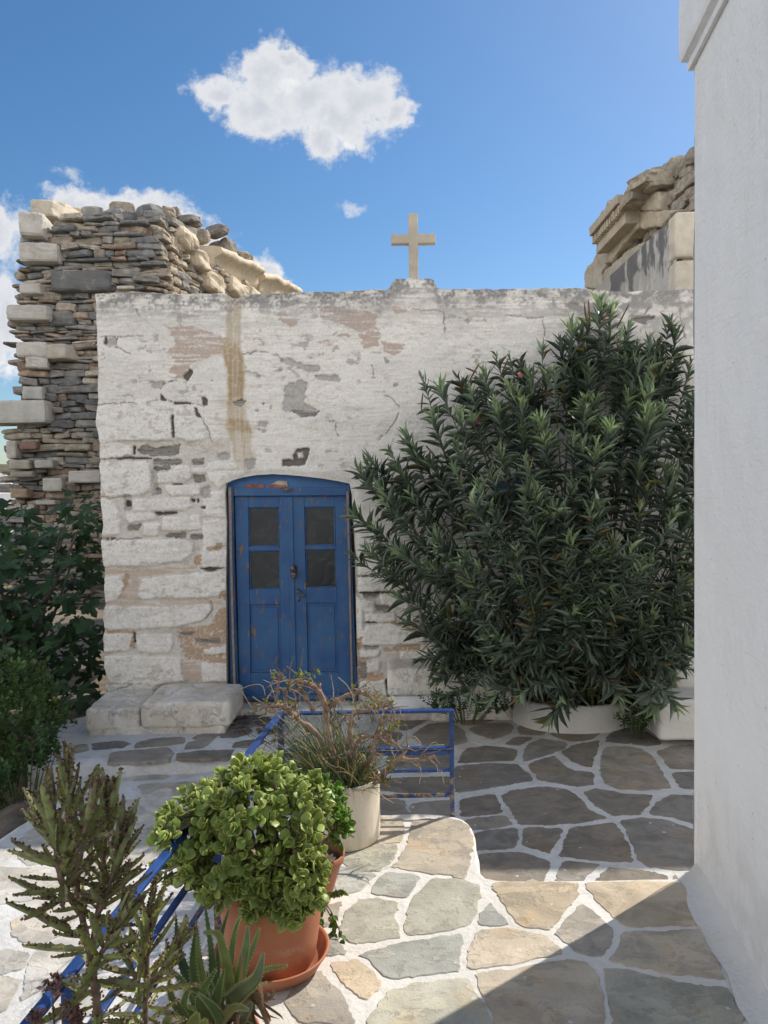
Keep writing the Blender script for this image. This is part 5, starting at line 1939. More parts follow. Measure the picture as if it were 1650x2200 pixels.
# weathered annex: its left side stained black, its corner stones cream
XA = P(1452, 620, 6.36)[0]
ZA = P(1452, 462, 6.36)[2]
annex = thing('annex', (XA + 1.4, 7.4, 0), 'weathered plaster annex with black stains and cream corner stones beside the white house', 'annex')
am = MB()
na, nb = 180, 160
Ug, Vg = np.meshgrid(np.linspace(6.36, 9.2, na), np.linspace(2.6, ZA, nb), indexing='ij')
sx = fbm2(Ug * 9, Vg * 1.2, 5, 41)
sm = fbm2(Ug * 3, Vg * 3, 5, 42)
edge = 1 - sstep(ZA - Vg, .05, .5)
cl = np.zeros(Ug.shape + (3,))
cl[:] = (.50, .47, .43)
sf = fbm2(Ug * 28, Vg * 16, 4, 43)
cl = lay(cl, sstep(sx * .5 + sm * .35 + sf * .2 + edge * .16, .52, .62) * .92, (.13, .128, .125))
cl = lay(cl, sstep(sf, .58, .66) * .5, (.22, .215, .21))
cl = lay(cl, sstep(sm, .56, .64) * .6, (.58, .54, .48))
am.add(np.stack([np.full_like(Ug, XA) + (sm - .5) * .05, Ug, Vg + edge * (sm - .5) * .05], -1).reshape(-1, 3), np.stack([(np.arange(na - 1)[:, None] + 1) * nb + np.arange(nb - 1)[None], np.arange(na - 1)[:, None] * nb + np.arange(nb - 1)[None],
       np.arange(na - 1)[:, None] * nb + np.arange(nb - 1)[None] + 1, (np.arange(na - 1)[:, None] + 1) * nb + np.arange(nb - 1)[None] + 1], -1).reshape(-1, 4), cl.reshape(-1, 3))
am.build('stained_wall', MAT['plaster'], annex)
fm = MB()
box(fm, (XA + 1.66, 7.75, 2.0), (1.6, 1.38, ZA - 2.0 - .01), (.5, .46, .4))
fm.build('wall', MAT['plaster'], annex, smooth=False)
up = MB()
box(up, (XA + 2.6, 7.2, 3.4), (1.5, .82, 1.08), (.6, .56, .5))  # hidden upper block added to throw shade over the courtyard
up.build('shade_wall', MAT['plaster'], annex, smooth=False)
for k, (za, zb2) in enumerate(((ZA - .36, ZA + .02), (ZA - .78, ZA - .37), (ZA - 1.3, ZA - .79))):
    mb = MB()
    rbox(mb, (XA + .28 + .05 * k, 6.40, (za + zb2) / 2), (.30 + .05 * k, .09, (zb2 - za) / 2 - .006), .03, 16, None, (.60, .53, .42), .014, 6, 50 + k)
    mb.build('corner_stone', MAT['marble'], annex)

# ------------------------------------------------------------------ far left: hill, a white house below
hl = MB()
nx_, ny_ = 80, 14
Xh, Yh = np.meshgrid(np.linspace(-1100, 500, nx_), np.linspace(260, 760, ny_), indexing='ij')
ridge = 55 * np.exp(-((Yh - 560) / 170) ** 2) * (.55 + .9 * fbm2(Xh / 260, Yh / 260, 5, 6))
Zh = -24 + ridge + 14 * (fbm2(Xh / 70, Yh / 70, 5, 7) - .5)
hl.add(np.stack([Xh, Yh, Zh], -1).reshape(-1, 3), np.stack([np.arange(nx_ - 1)[:, None] * ny_ + np.arange(ny_ - 1)[None], (np.arange(nx_ - 1)[:, None] + 1) * ny_ + np.arange(ny_ - 1)[None],
       (np.arange(nx_ - 1)[:, None] + 1) * ny_ + np.arange(ny_ - 1)[None] + 1, np.arange(nx_ - 1)[:, None] * ny_ + np.arange(ny_ - 1)[None] + 1], -1).reshape(-1, 4))
struct(hl.build('hill', MAT['hill']), 'distant dry hill beyond the ruined wall', 'hill')
fh = thing('white_house', (-11.5, 22, 0), 'small white house with a flat terrace roof, glimpsed at the far left', 'house')
mb = MB()
a_ = P(-150, 1062, 22)
b_2 = P(45, 1200, 22)
box(mb, ((a_[0] + b_2[0]) / 2, 24, a_[2] / 2 - .6), ((b_2[0] - a_[0]) / 2, 2, a_[2] / 2 + .6))
mb.build('wall', MAT['house'], fh, smooth=False)
mb = MB()
for zz in (.12, .22, .32, .42):
    tube(mb, [(a_[0], 22.1, a_[2] + zz), (b_2[0], 22.1, a_[2] + zz)], .018, (.03, .03, .03), 6)
for xx in np.linspace(a_[0], b_2[0], 5):
    tube(mb, [(xx, 22.1, a_[2] - .02), (xx, 22.1, a_[2] + .45)], .02, (.03, .03, .03), 6)
mb.build('roof_railing', MAT['metal'], fh)
for k, (x0, x1, y0, y1, Y) in enumerate(((-160, 24, 1030, 1050, 60), (-120, 12, 1018, 1032, 90))):
    a_, b_2 = P(x0, y0, Y), P(x1, y1, Y)
    mb = MB()
    box(mb, ((a_[0] + b_2[0]) / 2, Y + 3, (a_[2] + b_2[2]) / 2 - 2), ((b_2[0] - a_[0]) / 2, 3, (a_[2] - b_2[2]) / 2 + 2))
    tag(mb.build('white_house', MAT['house'], None, smooth=False, origin=((a_[0] + b_2[0]) / 2, Y + 3, 0)), ['nearer pale village house far below the broken wall', 'farthest pale village house below the distant hill'][k], 'house', 'far village houses')

# ------------------------------------------------------------------ blue railing
rl = thing('blue_railing', (-.5, 3.7, TZ), 'low blue metal railing round the corner of the terrace', 'railing')
RA = P(968, 1524, 3.775)          # top at the free end post
FOOT = G(976, 1761, TZ)
ZT = RA[2]
CR = np.array([-.525, 3.765])      # corner
END = np.array([FOOT[0] - .004, 3.775])
NEAR = np.array([-.80, 1.25])
sd = unit(NEAR - CR)


def flat_bar(mb, p, q, w, t, up=(0, 0, 1)):
    """flat bar from p to q, w wide and t thick"""
    p, q = np.asarray(p, float), np.asarray(q, float)
    d = unit(q - p)
    s = unit(np.cross(d, up))
    n = np.cross(s, d)
    R = np.stack([s, d, n], 1)
    box(mb, (p + q) / 2, (w / 2, np.linalg.norm(q - p) / 2, t / 2), (.03, .1, .4), R)


def V3(xy, z):
    return np.array([xy[0], xy[1], z])


for nm, z, w, t in (('top_rail', ZT - .006, .034, .014), ('bar', ZT - .19, .030, .010), ('bar', ZT - .215, .012, .022), ('bar', ZT - .305, .014, .016), ('bar', ZT - .43, .014, .020)):
    mb = MB()
    flat_bar(mb, V3(CR + np.array([-.017 if nm == 'top_rail' else 0, 0]), z), V3(END + np.array([.012 if nm == 'top_rail' else 0, 0]), z), w, t)
    mb.build(nm, MAT['rail'], rl, smooth=False, bevel=.003)
for nm, z, w, t in (('top_rail', ZT - .006, .032, .013), ('bar', ZT - .195, .024, .010), ('bar', ZT - .34, .020, .010)):
    mb = MB()
    flat_bar(mb, V3(CR + sd * .02, z), V3(NEAR, z), w, t)
    mb.build(nm, MAT['rail'], rl, smooth=False, bevel=.003)
for xy, zb in ((END, TZ - .02), (CR, TZ - .05), (CR + sd * 2.03, TZ - .3), (CR + sd * .98, TZ - .3)):
    mb = MB()
    w = .011 if xy is END else .016
    box(mb, (xy[0], xy[1], (zb + ZT - .012) / 2), (w, w, (ZT - .012 - zb) / 2), (.03, .1, .4))
    mb.build('post', MAT['rail'], rl, smooth=False, bevel=.003)

# ------------------------------------------------------------------ leaf templates (x across, y along, z upper side)


def strip_leaf(ws, fold=.25, droop=.2, nper=None):
    """blade along y with half widths ws, folded along the midrib and drooping"""
    n = len(ws)
    v, f = [], []
    for i, w in enumerate(ws):
        t = i / (n - 1)
        z = -droop * t * t
        v += [(-w, t, z + fold * w), (0, t, z), (w, t, z + fold * w)]
    for i in range(n - 1):
        a, b = i * 3, (i + 1) * 3
        f += [[a, a + 1, b + 1, b], [a + 1, a + 2, b + 2, b + 1]]
    return np.array(v, float), f


OLE = strip_leaf([.02, .38, .5, .44, .25, .01], .3, .10)
OLE[0][:, 0] *= .138
OLE[0][:, 2] = np.where(True, OLE[0][:, 2], 0)
HERB = strip_leaf([.03, .42, .5, .3, .01], .25, .15)
HERB[0][:, 0] *= .6
BLADE = strip_leaf([.5, .45, .35, .22, .02], .3, .35)
BLADE[0][:, 0] *= .02


def thick_leaf(nl=6, na=8, wid=.42, thick=.10, tip=.0, cup=.12):
    """plump oval succulent leaf"""
    v, f = [], []
    ts = np.linspace(0, 1, nl + 1)
    for i, t in enumerate(ts):
        w = wid * (math.sin(math.pi * min(1, max(0, t ** 1.25))) ** .62 if 0 < t < 1 else .0) + (.07 if t == 0 else .012)
        hz = thick * (math.sin(math.pi * t) ** .6 if 0 < t < 1 else 0) + .012
        for k in range(na):
            a = 2 * math.pi * k / na
            x = w * math.cos(a)
            v.append((x, t, hz * math.sin(a) + cup * (x / wid) ** 2 * .5 + cup * .6 * t * t))
    for i in range(nl):
        for k in range(na):
            k2 = (k + 1) % na
            f.append([i * na + k, i * na + k2, (i + 1) * na + k2, (i + 1) * na + k])
    f.append([k for k in range(na)][::-1]) if False else None
    v = np.array(v)
    edge = np.abs(v[:, 0]) / (np.abs(v[:, 0]).max())
    rim = np.array([(1.0 if k in (0, na // 2) else 0.0) for _ in ts for k in range(na)])
    rim = np.maximum(rim, np.repeat((ts > .97).astype(float), na))
    return v, f, rim


def fig_leaf():
    """five-lobed fig leaf"""
    ang = [(-180, .10), (-150, .42), (-128, .52), (-112, .30), (-85, .58), (-62, .72), (-45, .66), (-32, .34), (-16, .78), (0, 1.0), (16, .78), (32, .34), (45, .66), (62, .72), (85, .58), (112, .30), (128, .52), (150, .42)]
    v = [(0, .28, 0)]
    for a, r in ang:
        t = math.radians(a)
        x, y = math.sin(t) * r * .62, .28 + math.cos(t) * r * .72
        v.append((x, y, .10 * abs(x) - .22 * max(0, y - .3) ** 2))
    n = len(ang)
    f = [[0, 1 + (k + 1) % n, 1 + k] for k in range(n)]
    return np.array(v), f


def rand_unit(n):
    return unit(RNG.normal(0, 1, (n, 3)))


# ------------------------------------------------------------------ oleander
ol = thing('oleander_bush', (pcx, 5.85, 0.18), 'large dark green oleander bush leaning over the curved white planter', 'bush')
outline_o = [(765, 1000), (800, 985), (845, 950), (880, 900), (905, 815), (940, 815), (985, 812), (1020, 800), (1065, 765), (1110, 762), (1150, 745), (1200, 735), (1228, 700), (1265, 652), (1312, 660), (1335, 720), (1390, 735), (1420, 700), (1450, 690), (1475, 760),
             (1530, 800), (1600, 850), (1640, 1100), (1620, 1400), (1500, 1440), (1460, 1530), (1400, 1540), (1300, 1490), (1240, 1490), (1195, 1540), (1130, 1500), (1040, 1490), (960, 1490), (900, 1440), (870, 1370), (860, 1290), (845, 1230), (790, 1190), (752, 1180), (760, 1100)]
explicit = [(910, 818, 5.65), (945, 832, 5.6), (985, 815, 5.7), (1012, 842, 5.6), (1066, 768, 5.65), (1096, 768, 5.6), (1040, 800, 5.6), (1165, 748, 5.65), (1205, 738, 5.6), (1228, 702, 5.65), (1262, 690, 5.55), (1290, 652, 5.7), (1312, 668, 5.6),
            (1332, 722, 5.5), (1368, 745, 5.55), (1395, 735, 5.6), (1440, 690, 5.7), (1452, 722, 5.55), (1482, 785, 5.5), (1240, 782, 5.5), (1190, 800, 5.5), (1350, 702, 5.7), (1420, 760, 5.55), (1300, 740, 5.5),
            (795, 986, 5.65), (772, 1012, 5.6), (872, 938, 5.6), (838, 972, 5.65), (900, 985, 5.5), (766, 1108, 5.6), (800, 1128, 5.55), (752, 1192, 5.55), (790, 1182, 5.5), (828, 1080, 5.5), (880, 1062, 5.45), (850, 1178, 5.4),
            (862, 1282, 5.4), (884, 1342, 5.35), (905, 1418, 5.4), (935, 1465, 5.35), (960, 1498, 5.3), (1012, 1490, 5.25), (1062, 1498, 5.3), (1122, 1490, 5.3), (1185, 1540, 5.35), (1205, 1500, 5.4), (1330, 1500, 5.2), (1400, 1520, 5.15), (1450, 1516, 5.1), (1485, 1440, 5.1), (1480, 1380, 5.1),
            (1440, 1450, 5.05), (930, 900, 5.55), (950, 1010, 5.4), (1510, 830, 5.3), (1560, 900, 5.2), (1500, 900, 5.2)]
OA = np.array(outline_o, float)
tips = [P(a, b, max(Y, 5.8) if b < 800 else Y) for a, b, Y in explicit]
front_flag = [1] * len(tips)
cnt = 0
while cnt < 235:
    a, b = RNG.uniform(765, 1630), RNG.uniform(660, 1540)
    if not inpoly(np.array([a]), np.array([b]), OA)[0]:
        continue
    # distance from outline gives the bulge of the bush towards the yard
    dd = 1e9
    for (ax, ay), (bx, by) in zip(OA, np.roll(OA, -1, 0)):
        d = np.array([bx - ax, by - ay])
        t = np.clip(((a - ax) * d[0] + (b - ay) * d[1]) / (d @ d), 0, 1)
        dd = min(dd, math.hypot(a - ax - t * d[0], b - ay - t * d[1]))
    if dd < 14:
        continue
    low = (b - 650) / 890
    bulge = (1 - math.exp(-dd / 130))
    if 995 < a < 1120 and 900 < b < 1120 and RNG.random() < .45:
        continue               # the thin spot where the wall shows through
    if a < 1000 and b < 1150 and RNG.random() < .45:
        continue
    Y = 5.82 - 1.06 * bulge * float(sstep(low, .06, .27))
    Y += abs(RNG.normal(0, .2)) * (1 if RNG.random() < .45 else .2)
    Y = min(Y, 5.86)
    tips.append(P(a, b, Y))
    cnt += 1
lp_, ln_, lr_, ls_, lc_ = [], [], [], [], []
stems = MB()
base_o = np.array([pcx + .1, 5.85, .18])
fold_n = []
for i, tpt in enumerate(tips):
    bpt = base_o + np.array([RNG.normal(0, .22), RNG.normal(0, .06), 0])
    hgt_ = tpt[2] - bpt[2]
    span = tpt - bpt
    if tpt[2] < .75:
        mid = bpt + span * .5 + np.array([0, -.05, .30 + .25 * RNG.random()])
    else:
        mid = bpt + span * np.array([.60, .66, .46]) + np.array([0, 0, .06])
    ts = np.linspace(0, 1, 22)[:, None]
    path = (1 - ts) ** 2 * bpt + 2 * ts * (1 - ts) * mid + ts ** 2 * tpt
    if i < len(explicit) or RNG.random() < .5:
        tube(stems, path[::3], np.linspace(.011, .003, len(path[::3])), (.12, .10, .065) if RNG.random() < .5 else (.10, .12, .05), 5)
    seg = np.linalg.norm(np.diff(path, axis=0), axis=1)
    cum = np.concatenate([[0], np.cumsum(seg)])
    Lt = cum[-1]
    leafy = min(Lt * .8, RNG.uniform(.30, .66))
    s = Lt
    k = 0
    base_ang = RNG.uniform(0, 2.1)
    hue = RNG.uniform(.6, 1.45)
    lsz = RNG.uniform(.78, 1.22)
    while s > Lt - leafy:
        fr_ = (Lt - s) / leafy
        p = np.array([np.interp(s, cum, path[:, c]) for c in range(3)])
        p2 = np.array([np.interp(max(s - .04, 0), cum, path[:, c]) for c in range(3)])
        d = unit(p - p2) if s < Lt + 1e-9 else unit(path[-1] - path[-2])
        ref = np.array([0, 0, 1.0]) if abs(d[2]) < .9 else np.array([1.0, 0, 0])
        e1 = unit(np.cross(d, ref))
        e2 = np.cross(d, e1)
        opening = math.radians(22 + 44 * min(1, fr_ * 2.0) + RNG.normal(0, 11))
        for j in range(3):
            if RNG.random() < .12 * fr_ * 2:
                continue
            a = base_ang + j * 2.094 + k * 1.047 + RNG.normal(0, .16)
            rad = e1 * math.cos(a) + e2 * math.sin(a)
            ld = d * math.cos(opening) + rad * math.sin(opening)
            ld = unit(ld + np.array([0, 0, -.03 * fr_]))
            lp_.append(p)
            ln_.append(ld)
            lr_.append(unit(d * math.sin(opening) - rad * math.cos(opening) + RNG.normal(0, .18, 3)))
            ls_.append(lsz * RNG.uniform(.085, .165) * (.72 if fr_ < .08 else 1) * (1.1 if tpt[2] < 1.2 else 1))
            b = np.array((.118, .152, .118)) * hue * RNG.uniform(.6, 1.5)
            if fr_ < .16:
                b = b * np.array((1.5, 1.55, 1.2))
            if RNG.random() < .022:
                b = np.array(((.26, .18, .06), (.20, .13, .06), (.30, .27, .08))[int(RNG.integers(3))])
            lc_.append(b)
        s -= RNG.uniform(.017, .036)
        k += 1
mb = MB()
lp_, ln_, lr_ = np.array(lp_), np.array(ln_), np.array(lr_)
sc_ = np.array(ls_)
scatter(mb, OLE[0], OLE[1], lp_, frames(ln_, lr_), np.stack([sc_ * RNG.uniform(.85, 1.2, len(sc_)), sc_, sc_ * RNG.uniform(-.5, 1.8, len(sc_))], 1), np.array(lc_))
mb.build('foliage', MAT['oleander'], ol)
for k in range(14):
    stp = base_o + np.array([RNG.normal(0, .25), RNG.normal(0, .08), -.02])
    en = P(RNG.uniform(900, 1480), RNG.uniform(850, 1200), RNG.uniform(5.3, 5.7))
    tube(stems, smooth_path([stp, stp + (en - stp) * np.array([.3, .4, .5]), en], 6), np.linspace(.018, .006, 13), (.13, .105, .075), 6)
stems.build('branches', MAT['bark'], ol)
for a, b, Y in ((1026, 907, 5.4), (1117, 805, 5.55), (1008, 912, 5.4)):
    c = P(a, b, Y)
    v, f = [(0, 0, 0)], []
    for k in range(5):
        t = k * 1.2566
        v += [(.016 * math.cos(t - .4), -.004, .016 * math.sin(t - .4)), (.024 * math.cos(t), -.010, .024 * math.sin(t)), (.016 * math.cos(t + .4), -.004, .016 * math.sin(t + .4))]
        f += [[0, 1 + 3 * k, 2 + 3 * k, 3 + 3 * k]]
    fl = MB()
    fl.add(np.array(v) * .8 + c, np.array(f), (.50, .06, .16))
    fl.build('flower', MAT['herb'], ol)
for a, b, a2, b2_, Y in ((1268, 700, 1264, 642, 5.6), (1325, 705, 1352, 652, 5.6), (1290, 700, 1312, 660, 5.55), (1302, 695, 1330, 675, 5.6), (905, 880, 908, 845, 5.6), (1010, 815, 1030, 780, 5.6), (1025, 800, 1000, 790, 5.6), (1075, 810, 1092, 770, 5.55), (1155, 960, 1148, 920, 5.2), (1260, 690, 1255, 650, 5.5)):
    p, q = P(a, b, Y), P(a2, b2_, Y - .02)
    pod = MB()
    tube(pod, [p, p + (q - p) * .3, p + (q - p) * .8, q], [.004, .007, .006, .002], (.14, .085, .05), 6)
    pod.build('seed_pod', MAT['bark'], ol)

# ------------------------------------------------------------------ fig tree and shrub in the garden on the left
fg = thing('fig_tree', (-3.1, 6.6, -.2), 'dark green fig tree with big lobed leaves in the shade left of the chapel', 'tree')
FIG = fig_leaf()
poly_f = np.array([(-260, 1120), (-60, 1075), (30, 1070), (60, 1085), (110, 1090), (150, 1060), (190, 1040), (216, 1060), (216, 1250), (226, 1440), (226, 1540), (120, 1530), (0, 1500), (-260, 1550)], float)
pp, dd_, nn2, ss, cc_ = [], [], [], [], []
tw = MB()
while len(pp) < 1000:
    a, b = RNG.uniform(-260, 226), RNG.uniform(1045, 1540)
    if not inpoly(np.array([a]), np.array([b]), poly_f)[0]:
        continue
    Y = RNG.uniform(6.15, 7.4) if RNG.random() < .75 else RNG.uniform(5.7, 6.4)
    c = P(a, b, Y)
    if Y > 5.75 and c[0] > -2.42:
        continue
    if b < 1130 and RNG.random() < .45:
        continue
    pp.append(c)
    az = RNG.uniform(0, 6.28)
    dd_.append((math.cos(az) * .8, math.sin(az) * .8 - .35, RNG.uniform(-.75, .15)))
    nn2.append((RNG.normal(0, .3), -.55 + RNG.normal(0, .3), .8))
    ss.append(RNG.uniform(.11, .22))
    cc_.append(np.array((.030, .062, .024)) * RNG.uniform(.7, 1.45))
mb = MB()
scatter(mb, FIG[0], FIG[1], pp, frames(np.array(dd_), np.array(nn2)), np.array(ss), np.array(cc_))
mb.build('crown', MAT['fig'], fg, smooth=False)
tb = np.array([-3.2, 6.8, -.25])
tube(tw, smooth_path([tb, tb + (.05, -.05, .5), tb + (0, -.1, 1.0)], 5), np.linspace(.07, .045, 11), (.17, .16, .14), 8)
for k in range(16):
    e = pp[RNG.integers(len(pp))]
    s0 = tb + np.array([0, -.05, RNG.uniform(.25, 1.0)])
    tube(tw, smooth_path([s0, (s0 + e) / 2 + (0, 0, -.12), e], 5), np.linspace(.028, .007, 11), (.16, .15, .13), 6)
tw.build('trunk', MAT['bark'], fg)


def herb(name, label, poly, Yr, n, size, colr, cat='shrub', base=None, stemN=26, mat='herb', dirup=.35):
    pts, d_, n_, s_, c_ = [], [], [], [], []
    poly = np.array(poly, float)
    x0, y0 = poly.min(0)
    x1, y1 = poly.max(0)
    sprigs = []
    while len(pts) < n:
        a, b = RNG.uniform(x0, x1), RNG.uniform(y0, y1)
        if not inpoly(np.array([a]), np.array([b]), poly)[0]:
            continue
        Y = RNG.uniform(*Yr)
        c = P(a, b, Y)
        sprigs.append(c)
        ax = unit(np.array([RNG.normal(0, .5), RNG.normal(-.25, .4), .9]))
        hue = RNG.uniform(.6, 1.5)
        for k in range(RNG.integers(8, 15)):
            s = k * size * .28
            az = k * 2.4 + RNG.normal(0, .3)
            e1 = unit(np.cross(ax, (1, .2, 0)))
            e2 = np.cross(ax, e1)
            rad = e1 * math.cos(az) + e2 * math.sin(az)
            pts.append(c - ax * (s - size))
            op = .9 - .5 * (k < 2)
            d_.append(unit(ax * dirup + rad * op))
            n_.append(unit(ax - rad * .3))
            s_.append(size * RNG.uniform(.7, 1.2))
            c_.append(np.array(colr) * hue * RNG.uniform(.8, 1.25) * (1.35 if k < 3 else 1))
    bs = np.mean(sprigs, 0) if base is None else np.asarray(base, float)
    bs[2] = min(np.array(sprigs)[:, 2].min() - .02, bs[2])
    o = thing(name, bs, label, cat)
    mb = MB()
    scatter(mb, HERB[0], HERB[1], pts, frames(np.array(d_), np.array(n_)), np.array(s_), np.array(c_))
    mb.build('foliage', MAT[mat], o)
    st_ = MB()
    for k in range(stemN):
        e = sprigs[RNG.integers(len(sprigs))]
        f0 = np.array([bs[0] + .4 * (e[0] - bs[0]), bs[1] + .4 * (e[1] - bs[1]), bs[2] - .03])
        tube(st_, [f0, (f0 + e) / 2 + (0, 0, .05), e], [.006, .004, .002], (.08, .10, .04), 5)
    st_.build('stems', MAT['bark'], o)
    return o


herb('leafy_shrub', 'bright green small-leaved shrub growing below the fig at the left edge', [(-150, 1450), (0, 1430), (60, 1410), (110, 1440), (130, 1500), (170, 1520), (120, 1560), (60, 1590), (40, 1640), (0, 1680), (-150, 1700)], (4.7, 5.6), 4300, .042, (.050, .088, .024), dirup=.6)
herb('creeping_weed', 'dark green weed trailing over the rock left of the stone bench', [(55, 1600), (80, 1560), (120, 1560), (128, 1595), (118, 1640), (80, 1640), (60, 1670), (40, 1700), (-40, 1760), (-40, 1680), (20, 1640)], (4.62, 4.9), 700, .036, (.040, .085, .028), 'weed', dirup=.4)
herb('creeping_weed', 'dark ground weed between the white bench and the curved planter', [(905, 1500), (960, 1478), (1040, 1488), (1110, 1500), (1105, 1530), (1040, 1528), (940, 1525)], (5.35, 5.6), 900, .024, (.036, .070, .022), 'weed', stemN=10)
herb('creeping_weed', 'dark ground weed at the right end of the curved planter', [(1325, 1535), (1350, 1520), (1395, 1515), (1405, 1545), (1385, 1565), (1345, 1560)], (5.25, 5.5), 420, .024, (.034, .066, .022), 'weed', stemN=8)
herb('creeping_weed', 'small pale weed hanging over the middle of the planter rim', [(1255, 1478), (1300, 1480), (1295, 1500), (1262, 1502)], (5.56, 5.62), 120, .016, (.10, .13, .05), 'weed', stemN=5)

# rocks beside the path
for k, (a, b, Y, h, lab) in enumerate(((95, 1660, 4.75, (.20, .22, .13), 'rounded pale boulder at the corner of the stone apron'), (10, 1722, 4.35, (.26, .24, .15), 'flat brown boulder at the far left edge of the path'), (-95, 1800, 4.0, (.3, .3, .14), 'boulder outside the path edge beside the weeds'))):
    mb = MB()
    c = P(a, b, Y)
    stone(mb, (0, 0, 0), h, rotz(.4 * k), (.33, .29, .23), 3.2, 8, .2)
    tag(mb.build('boulder', MAT['rubble'], None, origin=(c[0], c[1], c[2])), lab, 'rock', 'rocks beside the path')

# ------------------------------------------------------------------ pots


def pot(name, c, prof, mat, label, soil_r, soil_z, saucer=None, seg=56):
    o = thing(name, c, label, 'plant pot')
    mb = MB()
    lathe(mb, c, prof, seg)
    mb.build('body', MAT[mat], o)
    mb = MB()
    th = np.linspace(0, 2 * math.pi, 30, endpoint=False)
    v = [np.array([c[0], c[1], c[2] + soil_z + .01])]
    for rr in (.5, 1.0):
        for t in th:
            v.append(np.array([c[0] + soil_r * rr * math.cos(t), c[1] + soil_r * rr * math.sin(t), c[2] + soil_z + RNG.normal(0, .004)]))
    f = [[0, 1 + k, 1 + (k + 1) % 30] for k in range(30)] + [[1 + k, 31 + k, 31 + (k + 1) % 30, 1 + (k + 1) % 30] for k in range(30)]
    mb.add(np.array(v), f, (.06, .045, .03))
    mb.build('soil', MAT['earth'], o)
    if saucer:
        mb = MB()
        lathe(mb, c, saucer, seg)
        mb.build('saucer', MAT[mat], o)
    return o


PC = np.array([-.407, 2.60, TZ + .006])
pot('terracotta_pot', PC, [(.0, .022), (.145, .022), (.150, .03), (.163, .12), (.176, .22), (.181, .262), (.189, .265), (.192, .272), (.197, .31), (.1975, .322), (.193, .327), (.187, .322), (.180, .28), (.17, .2)],
    'terracotta', 'big round terracotta pot with saucer holding the jade bush', .182, .285,
    [(0, .004), (.155, .004), (.170, .008), (.185, .035), (.193, .048), (.197, .050), (.198, .056), (.192, .058), (.184, .050), (.170, .020), (.12, .016), (0, .016)])
P2 = np.array([-.30, 2.98, TZ + .005])
pot('terracotta_pot', P2, [(0, 0), (.062, 0), (.068, .01), (.095, .10), (.115, .165), (.122, .168), (.127, .20), (.124, .205), (.119, .2), (.11, .15)], 'terracotta', 'smaller terracotta bowl half hidden behind the big terracotta pot', .112, .165)
P3 = np.array([-.225, 3.56, TZ + .005])
pot('cream_pot', P3, [(0, 0), (.178, 0), (.185, .006), (.187, .05), (.187, .2), (.187, .265), (.190, .275), (.190, .287), (.185, .292), (.178, .285), (.176, .2)], 'cream', 'straight-sided cream pot beside the railing', .177, .255)

# ------------------------------------------------------------------ jade bushes
JV, JF, JRIM = thick_leaf(6, 8, .36, .075, cup=.16)


